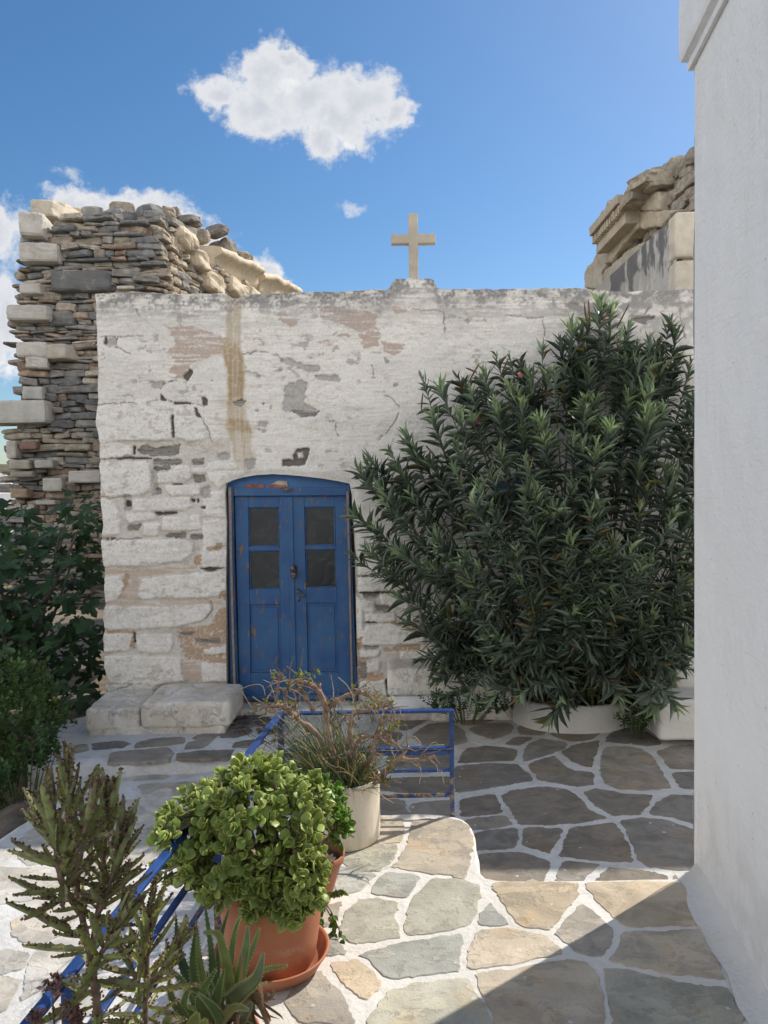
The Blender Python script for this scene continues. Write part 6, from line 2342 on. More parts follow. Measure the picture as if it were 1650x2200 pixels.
def jade(name, label, parent_base, lobes, nros, lsize, colr, rimc, seed_spread=.35, nb=26):
    o = thing(name, parent_base, label, 'succulent')
    br = MB()
    ros, outs, rl_ = [], [], []
    tot = sum(l[4] for l in lobes)
    for (c, r, cc, flat, wgt) in lobes:
        c = np.asarray(c)
        for k in range(int(nros * wgt / tot)):
            while True:
                d = unit(RNG.normal(0, 1, 3))
                if d[2] > flat:
                    break
            s = RNG.uniform(.72, 1.03) if RNG.random() < .8 else RNG.uniform(.4, .75)
            p = c + d * np.asarray(r) * s
            ok = all(np.linalg.norm((p - np.asarray(l2[0])) / np.asarray(l2[1])) > .62 for l2 in lobes if l2[0] is not c) or RNG.random() < .3
            if not ok:
                continue
            ros.append(p)
            outs.append(unit(d * np.array([1, 1, .8]) + np.array([0, 0, .45])))
            rl_.append(cc)
    ros, outs = np.array(ros), np.array(outs)
    pos_, dd, nn, sc, cl = [], [], [], [], []
    for p, ax, cc in zip(ros, outs, rl_):
        ref = np.array([1.0, 0, 0]) if abs(ax[0]) < .8 else np.array([0, 1.0, 0])
        e1 = unit(np.cross(ax, ref))
        e2 = np.cross(ax, e1)
        a0 = RNG.uniform(0, 6.28)
        hue = RNG.uniform(.65, 1.25)
        npair = RNG.integers(2, 5)
        for j in range(npair):
            op = math.radians([22, 48, 72, 90][j] + RNG.normal(0, 15))
            for sgn in (0, 1):
                a = a0 + j * math.pi / 2 + sgn * math.pi + RNG.normal(0, .25)
                rad = e1 * math.cos(a) + e2 * math.sin(a)
                d = unit(ax * math.cos(op) + rad * math.sin(op))
                pos_.append(p - ax * j * lsize * .30 + RNG.normal(0, .003, 3))
                dd.append(d)
                nn.append(unit(ax * math.sin(op) - rad * math.cos(op) + RNG.normal(0, .2, 3)))
                sc.append(lsize * RNG.uniform(.75, 1.2) * (.62 if j == 0 else 1))
                base = np.array(colr) * hue * RNG.uniform(.85, 1.2) * (1.12 if j == 0 else 1) * cc
                rr = np.array(rimc) * RNG.uniform(.8, 1.2)
                cl.append(base[None] * (1 - JRIM[:, None] * .75) + rr[None] * JRIM[:, None] * .75)
    mb = MB()
    sc = np.array(sc)
    scatter(mb, JV, JF, pos_, frames(np.array(dd), np.array(nn)), np.stack([sc * RNG.uniform(.9, 1.2, len(sc)), sc, sc * RNG.uniform(.8, 1.3, len(sc))], 1), np.array(cl))
    mb.build('leaves', MAT['jade'], o)
    # branching: trunk -> limbs -> twigs to each rosette
    b0 = np.asarray(parent_base)
    limbs = []
    ctr = ros[RNG.choice(len(ros), min(nb, len(ros)), replace=False)]
    for e in ctr:
        s0 = b0 + np.array([RNG.normal(0, .025), RNG.normal(0, .025), 0])
        m1 = b0 + (e - b0) * np.array([.45, .45, .35]) + RNG.normal(0, .015, 3)
        e2 = b0 + (e - b0) * .86
        pth = smooth_path([s0, m1, e2], 7)
        limbs.append(pth)
        tube(br, pth, np.linspace(.016, .0065, len(pth)) * (lsize / .05), (.26, .22, .17), 7)
    allp = np.concatenate([l[5:] for l in limbs])
    for p, ax in zip(ros, outs):
        q = allp[np.argmin(np.linalg.norm(allp - (p - ax * .05), axis=1))]
        tube(br, smooth_path([q, (q + p) / 2 - ax * .01, p], 3), np.linspace(.0058, .0045, 7) * (lsize / .05), (.25, .23, .14), 6)
    br.build('branches', MAT['bark'], o)
    return o


def E(px_, py_, Y, rx, ry, rz, flat, wgt, cc=1.0):
    return (P(px_, py_, Y), (rx / F * Y, ry, rz / F * Y), cc, flat, wgt)


JB = np.array([PC[0] - .0, PC[1], TZ + .29])
jade('jade_bush', 'rounded jade bush with thick oval leaves in the big terracotta pot', JB,
     [E(545, 1735, 2.58, 128, .24, 105, -.25, 100), E(415, 1775, 2.52, 88, .17, 78, -.5, 46), E(655, 1745, 2.55, 60, .15, 80, -.4, 26), E(620, 1850, 2.47, 82, .12, 90, -.75, 42, .9), E(485, 1850, 2.44, 110, .10, 60, -.7, 30, .9), E(590, 1945, 2.40, 72, .05, 48, -.9, 24, .85), E(400, 1850, 2.6, 70, .12, 60, -.7, 16, .85), E(505, 1905, 2.40, 85, .05, 44, -.9, 26, .85), E(648, 1900, 2.42, 58, .06, 62, -.9, 26, .85)],
     560, .0405, (.265, .36, .085), (.50, .48, .12))
J2 = np.array([P2[0], P2[1], TZ + .17])
jade('jade_bush', 'smaller bright green jade plant leaning out behind the big jade bush', J2,
     [E(690, 1745, 3.0, 62, .14, 70, -.5, 40), E(735, 1775, 2.95, 26, .08, 38, -.8, 16), E(655, 1720, 3.02, 50, .12, 60, -.4, 20)],
     120, .034, (.12, .27, .035), (.26, .31, .05), nb=14)
# trailing stems with a few leaves hanging from the bowl
tr = thing('trailing_plant', P2 + np.array([.1, -.02, .19]), 'thin trailing stems with small leaves hanging over the paving beside the terracotta pot', 'plant')
tm, tl = MB(), MB()
pos_, dd, nn, sc, cl = [], [], [], [], []
for pth in ([(715, 1862, 2.93), (705, 1900, 2.86), (690, 1945, 2.8), (684, 1985, 2.77), (676, 2010, 2.75)], [(690, 1935, 2.84), (703, 1955, 2.8), (716, 1985, 2.77), (722, 2025, 2.74)], [(694, 1938, 2.84), (712, 1960, 2.79), (738, 2020, 2.72)], [(690, 1925, 2.88), (712, 1918, 2.84), (736, 1912, 2.8)]):
    q = smooth_path([P(*e) for e in pth], 6)
    tube(tm, q, .0022, (.14, .11, .06), 5)
    for k in range(len(q) // 2, len(q)):
        for s in range(2):
            pos_.append(q[k])
            dd.append(unit(np.array([RNG.normal(0, .6), RNG.normal(-.2, .4), RNG.normal(-.7, .3)])))
            nn.append(unit(np.array([RNG.normal(0, .5), -.6, .6])))
            sc.append(RNG.uniform(.018, .032))
            cl.append(np.array((.10, .17, .04)) * RNG.uniform(.6, 1.3))
scatter(tl, HERB[0], HERB[1], pos_, frames(np.array(dd), np.array(nn)), np.array(sc), np.array(cl))
tm.build('stems', MAT['bark'], tr)
tl.build('leaves', MAT['herb'], tr)

# ------------------------------------------------------------------ pruned shrub and grass in the cream pot
ps = thing('pruned_shrub', P3 + np.array([0, 0, .26]), 'hard-pruned woody shrub with bare brown branches and tiny new leaves in the cream pot', 'shrub')
brs = MB()
lf = MB()
base3 = P3 + np.array([0, 0, .27])
Z7 = lambda x, y, Y: P(450 + x / 2.75, 1400 + y / 2.75, Y)
paths = [([(740, 790), (650, 520), (540, 410), (450, 330), (350, 320), (265, 340)], 3.50, 3.42, .017, .007),
         ([(810, 760), (828, 520), (840, 400), (862, 360), (930, 350), (1000, 328), (1085, 305)], 3.55, 3.5, .016, .006),
         ([(780, 760), (690, 390), (720, 310), (840, 250), (920, 252), (1000, 300), (1030, 320)], 3.62, 3.68, .016, .007),
         ([(700, 350), (640, 230), (590, 190), (520, 172), (495, 182)], 3.62, 3.6, .014, .009), ([(610, 360), (560, 250), (530, 195)], 3.6, 3.6, .012, .008), ([(600, 480), (500, 360), (455, 320)], 3.5, 3.5, .010, .006),
         ([(398, 310), (405, 220), (408, 132)], 3.46, 3.46, .007, .005), ([(450, 330), (455, 240), (465, 200)], 3.45, 3.45, .006, .004), ([(880, 790), (960, 750), (1060, 690), (1120, 640), (1240, 640), (1335, 618)], 3.50, 3.42, .016, .006),
         ([(860, 700), (880, 525), (990, 490), (1042, 400)], 3.5, 3.45, .011, .006), ([(900, 760), (960, 640), (965, 545), (1000, 500), (1080, 530), (1130, 575)], 3.46, 3.4, .010, .006), ([(1110, 645), (1170, 565)], 3.45, 3.43, .008, .005),
         ([(790, 780), (830, 520)], 3.56, 3.55, .014, .012), ([(960, 752), (1000, 770), (1045, 785)], 3.45, 3.42, .006, .004), ([(1000, 500), (1060, 480), (1090, 460), (1088, 350)], 3.42, 3.4, .006, .003), ([(540, 410), (480, 470), (380, 520)], 3.5, 3.46, .006, .003), ([(840, 590), (760, 620), (690, 640)], 3.45, 3.4, .008, .004)]
tipsP = []
for pl, ya, yb, ra, rb_ in paths:
    n = len(pl)
    q = [Z7(x, y, ya + (yb - ya) * k / (n - 1)) for k, (x, y) in enumerate(pl)]
    if pl[0][1] > 690:
        q[0] = base3 + np.array([(q[0][0] - base3[0]) * .5, RNG.normal(0, .03), -.02])
    q = smooth_path(q, 7)
    q = q + (np.stack([vnoise(q * 30, s) for s in (1, 2, 3)], 1) - .5) * .014
    rr = 1.05 * np.linspace(ra, rb_, len(q)) * (1 + .25 * (vnoise(q * 60, 9) - .5) * 2)
    tube(brs, q, rr * .9, (.31, .22, .165), 8)
    tipsP.append(q[-1])
    for k in range(5, len(q) - 1, 1):
        if RNG.random() < .55:
            d = unit(RNG.normal(0, 1, 3) + np.array([0, 0, .5]))
            L = RNG.uniform(.015, .05)
            tube(brs, [q[k], q[k] + d * L * .6, q[k] + d * L + RNG.normal(0, .004, 3)], [rb_ * .8, rb_ * .6, rb_ * .45], (.38, .25, .175), 5)
            if RNG.random() < .7:
                tipsP.append(q[k] + d * L)
for k in range(150):
    e = tipsP[RNG.integers(len(tipsP))]
    d = unit(RNG.normal(0, 1, 3) + np.array([.25, 0, .35]))
    L = RNG.uniform(.04, .13)
    m_ = e + d * L * .5 + RNG.normal(0, .010, 3)
    tube(brs, smooth_path([e, m_, e + d * L + RNG.normal(0, .014, 3)], 3), np.linspace(.0034, .0014, 7), np.array((.27, .20, .15)) * RNG.uniform(.7, 1.3), 5)
brs.build('branches', MAT['bark'], ps)
pos_, dd, nn, sc, cl = [], [], [], [], []
extra_t = [Z7(x, y, 3.6) for x, y in ((545, 125), (590, 130), (520, 150), (615, 150), (640, 130), (560, 160), (530, 140), (600, 165), (500, 160))] * 2 + [Z7(x, y, 3.6) for x, y in ((960, 250), (985, 275), (1000, 260), (970, 290), (1010, 300), (940, 270), (1020, 320), (820, 300))]
for t in tipsP + extra_t:
    for k in range(RNG.integers(2, 6)):
        pos_.append(t + RNG.normal(0, .006, 3))
        dd.append(unit(RNG.normal(0, .6, 3) + np.array([0, 0, .6])))
        nn.append(rand_unit(1)[0])
        sc.append(RNG.uniform(.010, .022))
        cl.append(np.array((.20, .24, .07)) * RNG.uniform(.6, 1.4))
scatter(lf, HERB[0], HERB[1], pos_, frames(np.array(dd), np.array(nn)), np.array(sc), np.array(cl))
lf.build('leaves', MAT['herb'], ps)

gr = thing('grass_tuft', P3 + np.array([-.03, 0, .26]), 'dense tuft of green and straw-coloured grass round the pruned shrub in the cream pot', 'grass')
gm = MB()
nb_ = 1500
for k in range(nb_):
    dry = RNG.random() < .30
    r0 = RNG.uniform(0, .17)
    a0 = RNG.uniform(0, 6.28)
    p = np.array([P3[0] + r0 * math.cos(a0), P3[1] + r0 * math.sin(a0), P3[2] + .25])
    out = np.array([math.cos(a0) * RNG.uniform(.1, 1.0) - .50 * (RNG.random() < .6), math.sin(a0) * .7, 0])
    L = RNG.uniform(.10, .34) * (1.2 if out[0] < 0 else .7)
    h_ = RNG.uniform(.15, .85)
    d = unit(np.array([out[0], out[1], 0]) * (1.15 - h_) + np.array([0, 0, h_]))
    e = p + d * L
    bend = unit(np.array([out[0], out[1], -.3])) * L * RNG.uniform(.05, .45)
    q = np.array([p, p + d * L * .5, e * 1.0 + bend * .5, e + bend + np.array([0, 0, -.06 * L])])
    q = smooth_path(q, 2)
    w = RNG.uniform(.0011, .0024)
    s = unit(np.cross(d, RNG.normal(0, 1, 3)))
    n = len(q)
    wd = np.linspace(1, .15, n)[:, None] * w
    v = np.concatenate([q - s * wd, q + s * wd])
    c = (np.array((.42, .35, .20)) if dry else np.array((.075, .125, .06))) * RNG.uniform(.55, 1.3)
    gm.add(v, np.array([[i, n + i, n + i + 1, i + 1] for i in range(n - 1)]), c)
for pl in ([(330, 260), (310, 200), (240, 200), (150, 240)], [(400, 300), (370, 220), (360, 190)], [(830, 500), (850, 300), (820, 210), (760, 150)], [(1130, 560), (1180, 500), (1230, 520), (1245, 570)], [(1120, 560), (1200, 500), (1250, 540)], [(1240, 620), (1300, 560), (1385, 550)], [(960, 790), (1030, 860), (1090, 895)], [(350, 310), (290, 290), (255, 265)], [(1300, 640), (1340, 670), (1350, 720)], [(1240, 660), (1250, 720), (1240, 780)], [(420, 380), (330, 380), (290, 390)], [(1370, 700), (1385, 780)]):
    q = smooth_path([Z7(x, y, 3.45) for x, y in pl], 5)
    tube(gm, q, .0018, (.46, .38, .25), 4)
gm.build('blades', MAT['grass'], gr)

# ------------------------------------------------------------------ kalanchoe (mother of thousands)


def kal_leaf(n=9):
    """boat-shaped toothed leaf; returns verts, faces, mottling weights and edge nodes"""
    ts = np.linspace(0, 1, n)
    v, f = [], []
    tooth = [0] * n
    for i, t in enumerate(ts):
        w = .085 * (math.sin(math.pi * min(1, (t * .93 + .05))) ** .7) * (1.12 if i % 2 else .82)
        z = .14 * t * t
        v += [(-w, t, z + w * .75), (-w * .5, t, z - .004), (0, t, z - .022), (w * .5, t, z - .004), (w, t, z + w * .75)]
    for i in range(n - 1):
        for k in range(4):
            f.append([i * 5 + k, i * 5 + k + 1, (i + 1) * 5 + k + 1, (i + 1) * 5 + k])
    return np.array(v), f


KV, KF = kal_leaf(13)
OCT = np.array([(1, 0, 0), (-1, 0, 0), (0, 1, 0), (0, -1, 0), (0, 0, 1), (0, 0, -1)], float)
OCTF = [[0, 2, 4], [2, 1, 4], [1, 3, 4], [3, 0, 4], [2, 0, 5], [1, 2, 5], [3, 1, 5], [0, 3, 5]]


def kalanchoe(label, base, stems_, size, extra=()):
    o = thing('kalanchoe_plant', base, label, 'succulent')
    sm_, lm = MB(), MB()
    pm_ = lm
    P_, D_, N_, S_, C_ = [], [], [], [], []
    for pth, r0, r1, a_from, dense in stems_:
        q = smooth_path([np.asarray(p) for p in pth], 8)
        tube(sm_, q, np.linspace(r0, r1, len(q)) * (1 + .12 * np.sin(np.arange(len(q)) * 2.2)), (.23, .165, .125), 8)
        seg = np.linalg.norm(np.diff(q, axis=0), axis=1)
        cum = np.concatenate([[0], np.cumsum(seg)])
        L = cum[-1]
        s = L
        k = 0
        while s > a_from * L:
            p = np.array([np.interp(s, cum, q[:, c]) for c in range(3)])
            pb = np.array([np.interp(max(0, s - .03), cum, q[:, c]) for c in range(3)])
            d = unit(p - pb)
            e1 = unit(np.cross(d, (0.3, 1, 0)))
            e2 = np.cross(d, e1)
            fr_ = (L - s)
            op = math.radians(np.interp(fr_, [0, .04, .10, .18, .3, .6], [7, 14, 28, 55, 82, 100]) + RNG.normal(0, 15))
            for j in range(3 if fr_ < .05 else 2):
                a = j * (math.pi if fr_ >= .05 else 2.094) + k * 1.35 + RNG.normal(0, .3)
                if fr_ > .3 and RNG.random() < .25:
                    continue
                rad = e1 * math.cos(a) + e2 * math.sin(a)
                ld = unit(d * math.cos(op) + rad * math.sin(op))
                P_.append(p + rad * r1 * .6)
                D_.append(ld)
                N_.append(unit(d * math.sin(op) - rad * math.cos(op)))
                S_.append(size * RNG.uniform(.62, 1.22) * np.interp(fr_, [0, .02, .06, .5], [.62, .8, 1, 1.1]))
                C_.append(RNG.uniform(.75, 1.2))
            s -= dense * RNG.uniform(.8, 1.2)
            k += 1
    for (p, ld, nn_v, s) in extra:
        P_.append(np.asarray(p)); D_.append(unit(ld)); N_.append(unit(nn_v)); S_.append(s); C_.append(RNG.uniform(.8, 1.1))
    P_, D_, N_, S_ = map(np.array, (P_, D_, N_, S_))
    R_ = frames(D_, N_)
    V_ = np.einsum('nij,nkj->nki', R_, KV[None] * S_[:, None, None]) + P_[:, None]
    mott = fbm(V_ * 70, 3, 5)
    g_ = np.array((.32, .38, .15))
    br_ = np.array((.20, .135, .10))
    tcol = np.array(C_)[:, None, None] * (g_ * (1 - sstep(mott, .5, .66)[..., None] * .8) + br_ * sstep(mott, .5, .66)[..., None] * .8)
    edge_w = np.tile(np.array([.5, 0, .05, 0, .5]), len(KV) // 5)[None, :, None]
    tcol = tcol * (1 - edge_w) + np.array((.17, .115, .085)) * edge_w
    scatter(lm, KV, KF, P_, R_, S_, tcol)
    # plantlets along the upper half of both edges
    pp_, ps_, pc_ = [], [], []
    for i in range(len(P_)):
        for row in range(4, 13):
            for side in (0, 4):
                if RNG.random() < .40:
                    continue
                pp_.append(V_[i, row * 5 + side] + RNG.normal(0, .0015, 3))
                ps_.append(RNG.uniform(.0022, .0048))
                pc_.append(np.array((.20, .115, .09)) * RNG.uniform(.6, 1.6) if RNG.random() < .75 else np.array((.30, .24, .15)) * RNG.uniform(.7, 1.2))
    scatter(pm_, OCT, OCTF, pp_, np.stack([np.linalg.qr(RNG.normal(0, 1, (3, 3)))[0] for _ in pp_]), np.array(ps_), np.array(pc_))
    sm_.build('stems', MAT['bark'], o)
    lm.build('leaves', MAT['kalanchoe'], o)
    return o


KB = np.array([P(225, 2200, 1.68)[0], 1.66, TZ + .22])
Y1 = 1.66
kalanchoe('tall mother-of-thousands with toothed brown-edged leaves at the lower left', KB,
          [([KB, P(212, 2200, Y1), P(195, 2060, Y1), P(175, 1960, Y1), P(160, 1850, Y1 + .03), P(148, 1672, Y1 + .04)], .0105, .005, .16, .0165),
           ([P(172, 1960, Y1), P(135, 1900, Y1 - .04), P(122, 1830, Y1 - .05), P(110, 1730, Y1 - .05)], .008, .0045, .2, .017),
           ([P(196, 2050, Y1), P(212, 1950, Y1 + .03), P(224, 1850, Y1 + .05), P(232, 1722, Y1 + .05)], .008, .0045, .18, .017),
           ([P(165, 1880, Y1), P(180, 1800, Y1 - .08), P(198, 1725, Y1 - .1)], .007, .0045, .25, .018),
           ([P(160, 1900, Y1), P(128, 1840, Y1 + .06), P(86, 1760, Y1 + .08)], .006, .004, .25, .02),
           ([P(205, 1980, Y1), P(235, 1900, Y1 - .05), P(262, 1800, Y1 - .06)], .006, .004, .25, .02),
           ([P(196, 2080, Y1), P(228, 2030, Y1 - .07), P(262, 1965, Y1 - .09)], .006, .004, .3, .022)], .108,
          [(P(140, 1940, Y1), P(2, 1900, Y1) - P(140, 1940, Y1), (0, .1, 1), .135), (P(150, 1990, Y1), P(0, 1958, Y1 - .03) - P(150, 1990, Y1), (0, .2, 1), .145), (P(178, 2010, Y1), P(60, 1990, Y1 - .1) - P(178, 2010, Y1), (0, .2, 1), .13),
           (P(180, 2040, Y1), P(25, 2045, Y1 + .02) - P(180, 2030, Y1), (.1, .2, 1), .145), (P(180, 1930, Y1), P(312, 1860, Y1 - .02) - P(180, 1930, Y1), (0, .2, 1), .13), (P(210, 1925, Y1), P(310, 1885, Y1) - P(210, 1925, Y1), (0, .2, 1), .12)])
K2 = np.array([P(312, 2200, 1.85)[0], 1.84, TZ + .2])
Y2 = 1.84
kalanchoe('shorter mother-of-thousands beside the aloe at the bottom', K2,
          [([K2, P(312, 2200, Y2), P(316, 2080, Y2), P(316, 2010, Y2), P(324, 1950, Y2)], .008, .0045, .22, .017), ([P(313, 2150, Y2), P(290, 2100, Y2 - .04), P(275, 2050, Y2 - .05)], .006, .004, .3, .022), ([P(314, 2120, Y2), P(345, 2090, Y2 - .03), P(378, 2035, Y2 - .05)], .006, .004, .3, .02)], .108)
for nm, b, r, lab in (('plant_pot', KB, .12, 'pot under the tall mother-of-thousands'), ('plant_pot', K2, .09, 'pot under the shorter mother-of-thousands')):
    pot(nm, (b[0], b[1], TZ + .004), [(0, 0), (r * .72, 0), (r * .75, .01), (r * .95, .19), (r, .195), (r, .235), (r * .95, .236), (r * .9, .2)], 'terracotta', lab, r * .92, .215, None, 36)

# ------------------------------------------------------------------ aloe
AB = np.array([P(462, 2165, 2.10)[0], 2.10, TZ + .1])
al = thing('aloe_plant', AB, 'spiky green aloe with toothed leaves in front of the big terracotta pot', 'succulent')
am_, dm = MB(), MB()


def aloe_leaf(mb, pts, w, colr, thick=.35, teeth=True):
    w = w * .86
    colr = np.array(colr) * np.array((1.35, 1.28, 1.15)) * RNG.uniform(.85, 1.2)
    q = smooth_path([np.asarray(p) for p in pts], 6)
    n = len(q)
    t = unit(np.gradient(q, axis=0))
    view = np.array([0, -1.0, .25])
    s = unit(np.cross(t, view) + RNG.normal(0, .12, 3))
    nn = np.cross(s, t)
    tt = np.linspace(0, 1, n)
    wd = w * np.clip(1.05 - tt ** 1.7, .02, 1)[:, None]
    # crescent section: two rims, hollow upper side and rounded back
    prof = [(-1, .30), (-.5, .02), (0, -.05), (.5, .02), (1, .30), (.6, -.35 * thick * 2), (0, -.55 * thick * 2), (-.6, -.35 * thick * 2)]
    v = np.stack([q + s * wd * a - nn * wd * b * -1 * .8 for a, b in prof], 1)
    k = len(prof)
    i, j = np.meshgrid(np.arange(n - 1), np.arange(k), indexing='ij')
    j2 = (j + 1) % k
    c = np.array(colr)[None, None] * (1 + .25 * (fbm(v * 30, 3, 3) - .5)[..., None] * 2) * (1 + .25 * np.array([1, 0, 0, 0, 1, 0, 0, 0])[None, :, None])
    tipc = np.array((.34, .20, .13))
    c = c * (1 - sstep(tt, .9, 1)[:, None, None]) + tipc * sstep(tt, .9, 1)[:, None, None]
    mb.add(v.reshape(-1, 3), np.stack([i * k + j, i * k + j2, (i + 1) * k + j2, (i + 1) * k + j], -1).reshape(-1, 4), c.reshape(-1, 3))
    if teeth:
        for r in range(1, n - 1):
            for e, sg in ((0, -1), (4, 1)):
                for sub in (0, .5):
                    a = v[r, e] * (1 - sub) + v[min(r + 1, n - 1), e] * sub
                    mb.add(np.array([a - t[r] * .003, a + t[r] * .003, a + s[r] * sg * .005 + t[r] * .002]), [[0, 1, 2]], (.28, .30, .14))


def A(x, y, Y):
    return P(200 + x / 3.3, 1900 + y / 3.3, Y)


GA = (.12, .19, .07)
for pts, w, cc in (
    ([A(1010, 800, 2.1), A(1045, 620, 2.08), A(1085, 430, 2.1), A(1095, 285, 2.12)], .0165, GA), ([A(960, 830, 2.08), A(1060, 745, 2.02), A(1160, 660, 2.0), A(1212, 475, 2.02)], .026, (.12, .16, .085)),
    ([A(980, 850, 2.08), A(960, 650, 2.05), A(930, 480, 2.03), A(885, 350, 2.02), (A(780, 340, 2.0))], .0165, (.15, .19, .07)), ([A(1000, 800, 2.15), A(1180, 620, 2.14), A(1392, 572, 2.12)], .0095, (.12, .20, .065)),
    ([A(800, 860, 2.14), A(715, 600, 2.16), A(735, 240, 2.18)], .020, (.065, .11, .04)), ([A(780, 860, 2.2), A(620, 520, 2.22), A(585, 200, 2.24)], .018, (.05, .085, .04)), ([A(820, 880, 2.15), A(760, 560, 2.13), A(738, 290, 2.15)], .014, (.13, .18, .06)),
    ([A(900, 860, 2.2), A(985, 450, 2.2), A(1055, 150, 2.22)], .012, GA), ([A(850, 860, 2.2), A(840, 500, 2.24), A(780, 60, 2.26)], .014, (.07, .115, .045)), ([A(760, 960, 2.05), A(650, 880, 2.02), A(665, 770, 2.0), A(722, 715, 2.0)], .013, (.09, .16, .045)),
    ([A(840, 960, 2.05), A(880, 780, 2.02), A(932, 590, 2.02)], .016, (.07, .125, .042)), ([A(820, 980, 2.03), A(760, 800, 2.0), A(880, 590, 2.0)], .016, (.085, .14, .05)), ([A(860, 950, 2.08), A(960, 640, 2.12), A(1000, 350, 2.15), A(1050, 220, 2.16)], .011, (.10, .16, .055)),
    ([A(900, 980, 2.0), A(1000, 870, 1.98), A(1110, 890, 1.97)], .012, (.16, .16, .07)), ([A(700, 1010, 2.0), A(560, 800, 1.98), A(540, 640, 1.98)], .016, (.055, .095, .035)), ([A(680, 1100, 1.95), A(720, 980, 1.93), A(745, 905, 1.93)], .022, (.16, .22, .07)),
    ([A(700, 1080, 1.95), A(780, 990, 1.93), A(805, 950, 1.92)], .014, (.17, .22, .08)), ([A(900, 930, 2.05), A(760, 760, 2.0), A(600, 720, 1.98)], .012, (.06, .10, .035)), ([A(1000, 1050, 2.05), A(1090, 900, 2.03), A(1125, 830, 2.03)], .014, (.14, .20, .18)),
    ([A(940, 900, 2.12), A(1120, 480, 2.2), A(1185, 300, 2.22)], .010, (.11, .17, .06)), ([A(860, 950, 2.2), A(900, 420, 2.3), A(975, 130, 2.34)], .010, (.08, .13, .05)), ([A(820, 1000, 2.1), A(640, 700, 2.15), A(500, 560, 2.16)], .013, (.06, .10, .04)),
    ([A(560, 1100, 1.9), A(520, 980, 1.88), A(575, 905, 1.88)], .015, (.15, .19, .09)), ([A(920, 1000, 2.0), A(860, 880, 1.98), A(740, 770, 1.97)], .014, (.075, .125, .045))):
    aloe_leaf(am_, pts, w, cc)
hub = A(870, 960, 2.1)
tube(dm, smooth_path([AB + np.array([0, 0, -.02]), (AB + hub) / 2, hub], 5), .028, (.16, .12, .08), 8)
for k in range(34):
    az = RNG.uniform(0, 6.28)
    up_ = RNG.uniform(-.5, .9)
    d = unit(np.array([math.cos(az), math.sin(az) * .8, up_]))
    L = RNG.uniform(.10, .2)
    st0 = hub + np.array([RNG.normal(0, .02), RNG.normal(0, .02), RNG.uniform(-.14, .0)])
    aloe_leaf(am_, [st0, st0 + d * L * .5 + (0, 0, .02), st0 + d * L + np.array([0, 0, .04 * up_ - .01])], RNG.uniform(.009, .015), np.array((.075, .125, .045)) * RNG.uniform(.6, 1.4))
am_.build('leaves', MAT['aloe'], al)
for k in range(26):
    a = A(RNG.uniform(1080, 1160), RNG.uniform(740, 800), 2.1)
    b = a + np.array([RNG.normal(.035, .04), RNG.normal(-.03, .03), RNG.normal(-.03, .035)])
    aloe_leaf(dm, [a, (a + b) / 2 + RNG.normal(0, .015, 3), b], RNG.uniform(.005, .012), np.array((.20, .125, .08)) * RNG.uniform(.6, 1.5), .3, False)
for k in range(30):
    a = A(RNG.uniform(820, 1050), RNG.uniform(850, 1000), 2.06)
    b = a + np.array([RNG.normal(0, .05), RNG.normal(-.03, .03), RNG.normal(-.05, .04)])
    aloe_leaf(dm, [a, (a + b) / 2 + RNG.normal(0, .015, 3), b], RNG.uniform(.004, .010), np.array((.16, .105, .065)) * RNG.uniform(.6, 1.5), .3, False)
aloe_leaf(dm, [A(1030, 830, 2.07), A(1050, 640, 2.05), A(1058, 450, 2.05)], .009, (.30, .22, .13), .3, False)
dm.build('dry_leaves', MAT['aloe'], al)
pot('plant_pot', (AB[0], AB[1], TZ + .004), [(0, 0), (.10, 0), (.105, .01), (.118, .09), (.124, .092), (.124, .112), (.118, .113), (.112, .095)], 'terracotta', 'pot under the aloe beside the big terracotta pot', .115, .098, None, 36)
# faded dry flower heads low at the left
df = thing('dry_flower', P(110, 2200, 1.6) + np.array([0, 0, -.25]), 'faded pink dry flower heads below the blue railing at the lower left', 'flower')
fm_, sm_ = MB(), MB()
for a, b, r in ((112, 2115, 26), (150, 2170, 22), (165, 2192, 20), (75, 2185, 14)):
    c = P(a, b, 1.55)
    tube(sm_, [P(130, 2260, 1.58) + np.array([0, 0, -.2]), c + np.array([0, .0, -.05]), c], .002, (.13, .12, .06), 5)
    fm_ = MB()
    pp_ = c + rand_unit(70) * (r / F * 1.55) * RNG.uniform(.3, 1, (70, 1))
    scatter(fm_, HERB[0], HERB[1], pp_, frames(rand_unit(70), rand_unit(70)), RNG.uniform(.008, .016, 70), jit((.26, .15, .15), 70, .3))
    fm_.build('flower_head', MAT['herb'], df)
sm_.build('stems', MAT['bark'], df)


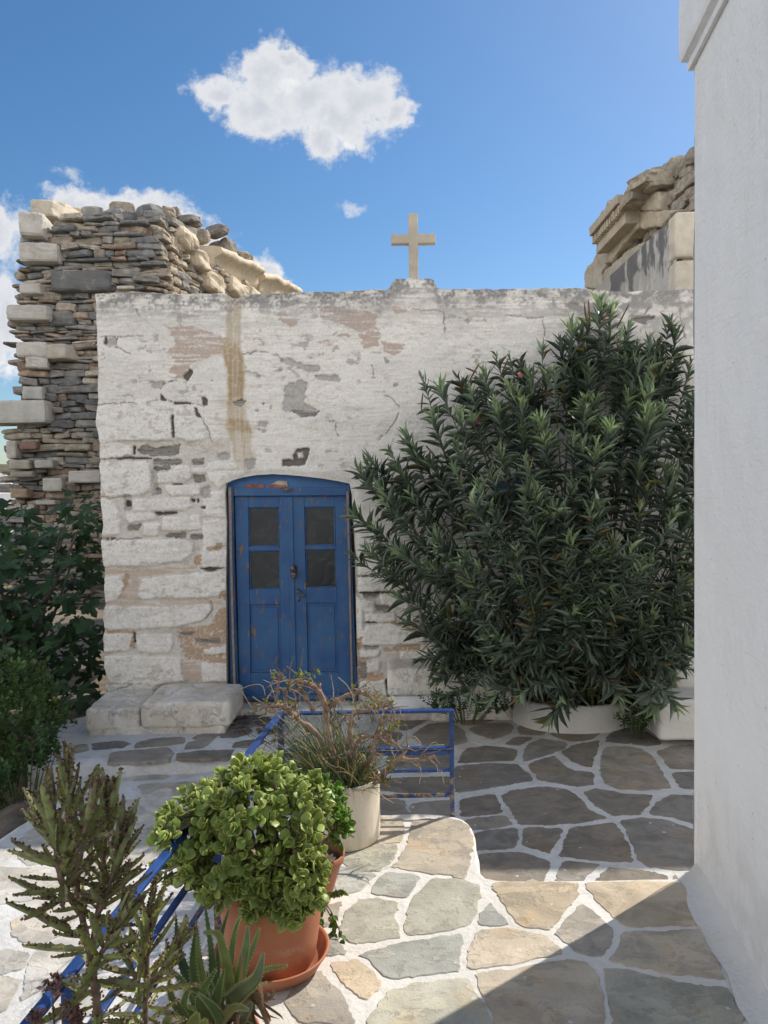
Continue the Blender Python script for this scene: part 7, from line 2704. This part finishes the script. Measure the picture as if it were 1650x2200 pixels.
# ------------------------------------------------------------------ small things lying about
mb = MB()
c = G(891, 2023, TZ + .006)
stone(mb, (0, 0, 0), (.011, .009, .008), None, (.27, .12, .07), 2.5, 4, .1)
tag(mb.build('pebble', MAT['rubble'], None, origin=c + np.array([0, 0, .006])), 'small reddish pebble on the sunlit terrace', 'pebble')
fallen = [(1165, 1556, 0, (.06, .10, .03), .07, 1.2, 'long green oleander leaf fallen below the left of the planter'), (1280, 1553, 0, (.05, .085, .03), .075, .2, 'dark oleander leaf fallen below the middle of the planter'), (1322, 1574, 0, (.05, .09, .035), .085, 1.9, 'dark green leaf lying on a flagstone in front of the steps'),
          (1090, 1553, 0, (.05, .09, .03), .06, .7, 'green leaf on the paving beside the white bench'), (1243, 1610, 0, (.28, .05, .03), .03, 1.4, 'small red leaf on a grey flagstone'), (1352, 1557, 0, (.24, .12, .07), .05, .3, 'reddish dry leaf near the white steps'),
          (1508, 2190, TZ, (.10, .06, .04), .05, .9, 'curled brown leaf at the bottom right'), (1530, 2180, TZ, (.05, .035, .03), .04, 2.2, 'dark curled leaf at the foot of the white wall'), (771, 1939, TZ, (.30, .12, .08), .02, .4, 'tiny reddish leaf on a pale flagstone'),
          (965, 2190, TZ, (.22, .07, .05), .018, 1.0, 'tiny red petal near the shadow edge'), (1045, 1530, 0, (.32, .22, .08), .05, 2.6, 'yellowed leaf at the edge of the weeds')]
for a, b, z, c, L, ang, lab in fallen:
    mb = MB()
    o = G(a, b, z + .008)
    R = rotz(ang)
    scatter(mb, HERB[0], HERB[1], [np.zeros(3)], R[None] @ rotx(.05)[None], np.array([[L * .7, L, L * 1.5]]), np.array([c]))
    v = np.concatenate(mb.v)
    mb.v = [v - np.array([0, 0, v[:, 2].min()])]
    tag(mb.build('fallen_leaf', MAT['herb'], None, origin=o), lab, 'leaf', 'fallen leaves')
# dry litter in front of the door
lt = MB()
for k in range(170):
    o = G(RNG.uniform(500, 610), RNG.uniform(1535, 1580), AZ + .006)
    R = rotz(RNG.uniform(0, 6.28)) @ rotx(RNG.normal(0, .3))
    scatter(lt, HERB[0], HERB[1], [o + np.array([0, 0, RNG.uniform(0, .012)])], R[None], np.array([[.010, RNG.uniform(.03, .075), .03]]), np.array([np.array([(.16, .10, .07), (.10, .07, .05), (.22, .08, .10)][k % 3])]))
o = lt.build('leaf_litter', MAT['herb'])
o['label'] = 'dry leaf litter strewn before the chapel door'
o['category'] = 'leaf litter'
o['kind'] = 'stuff'
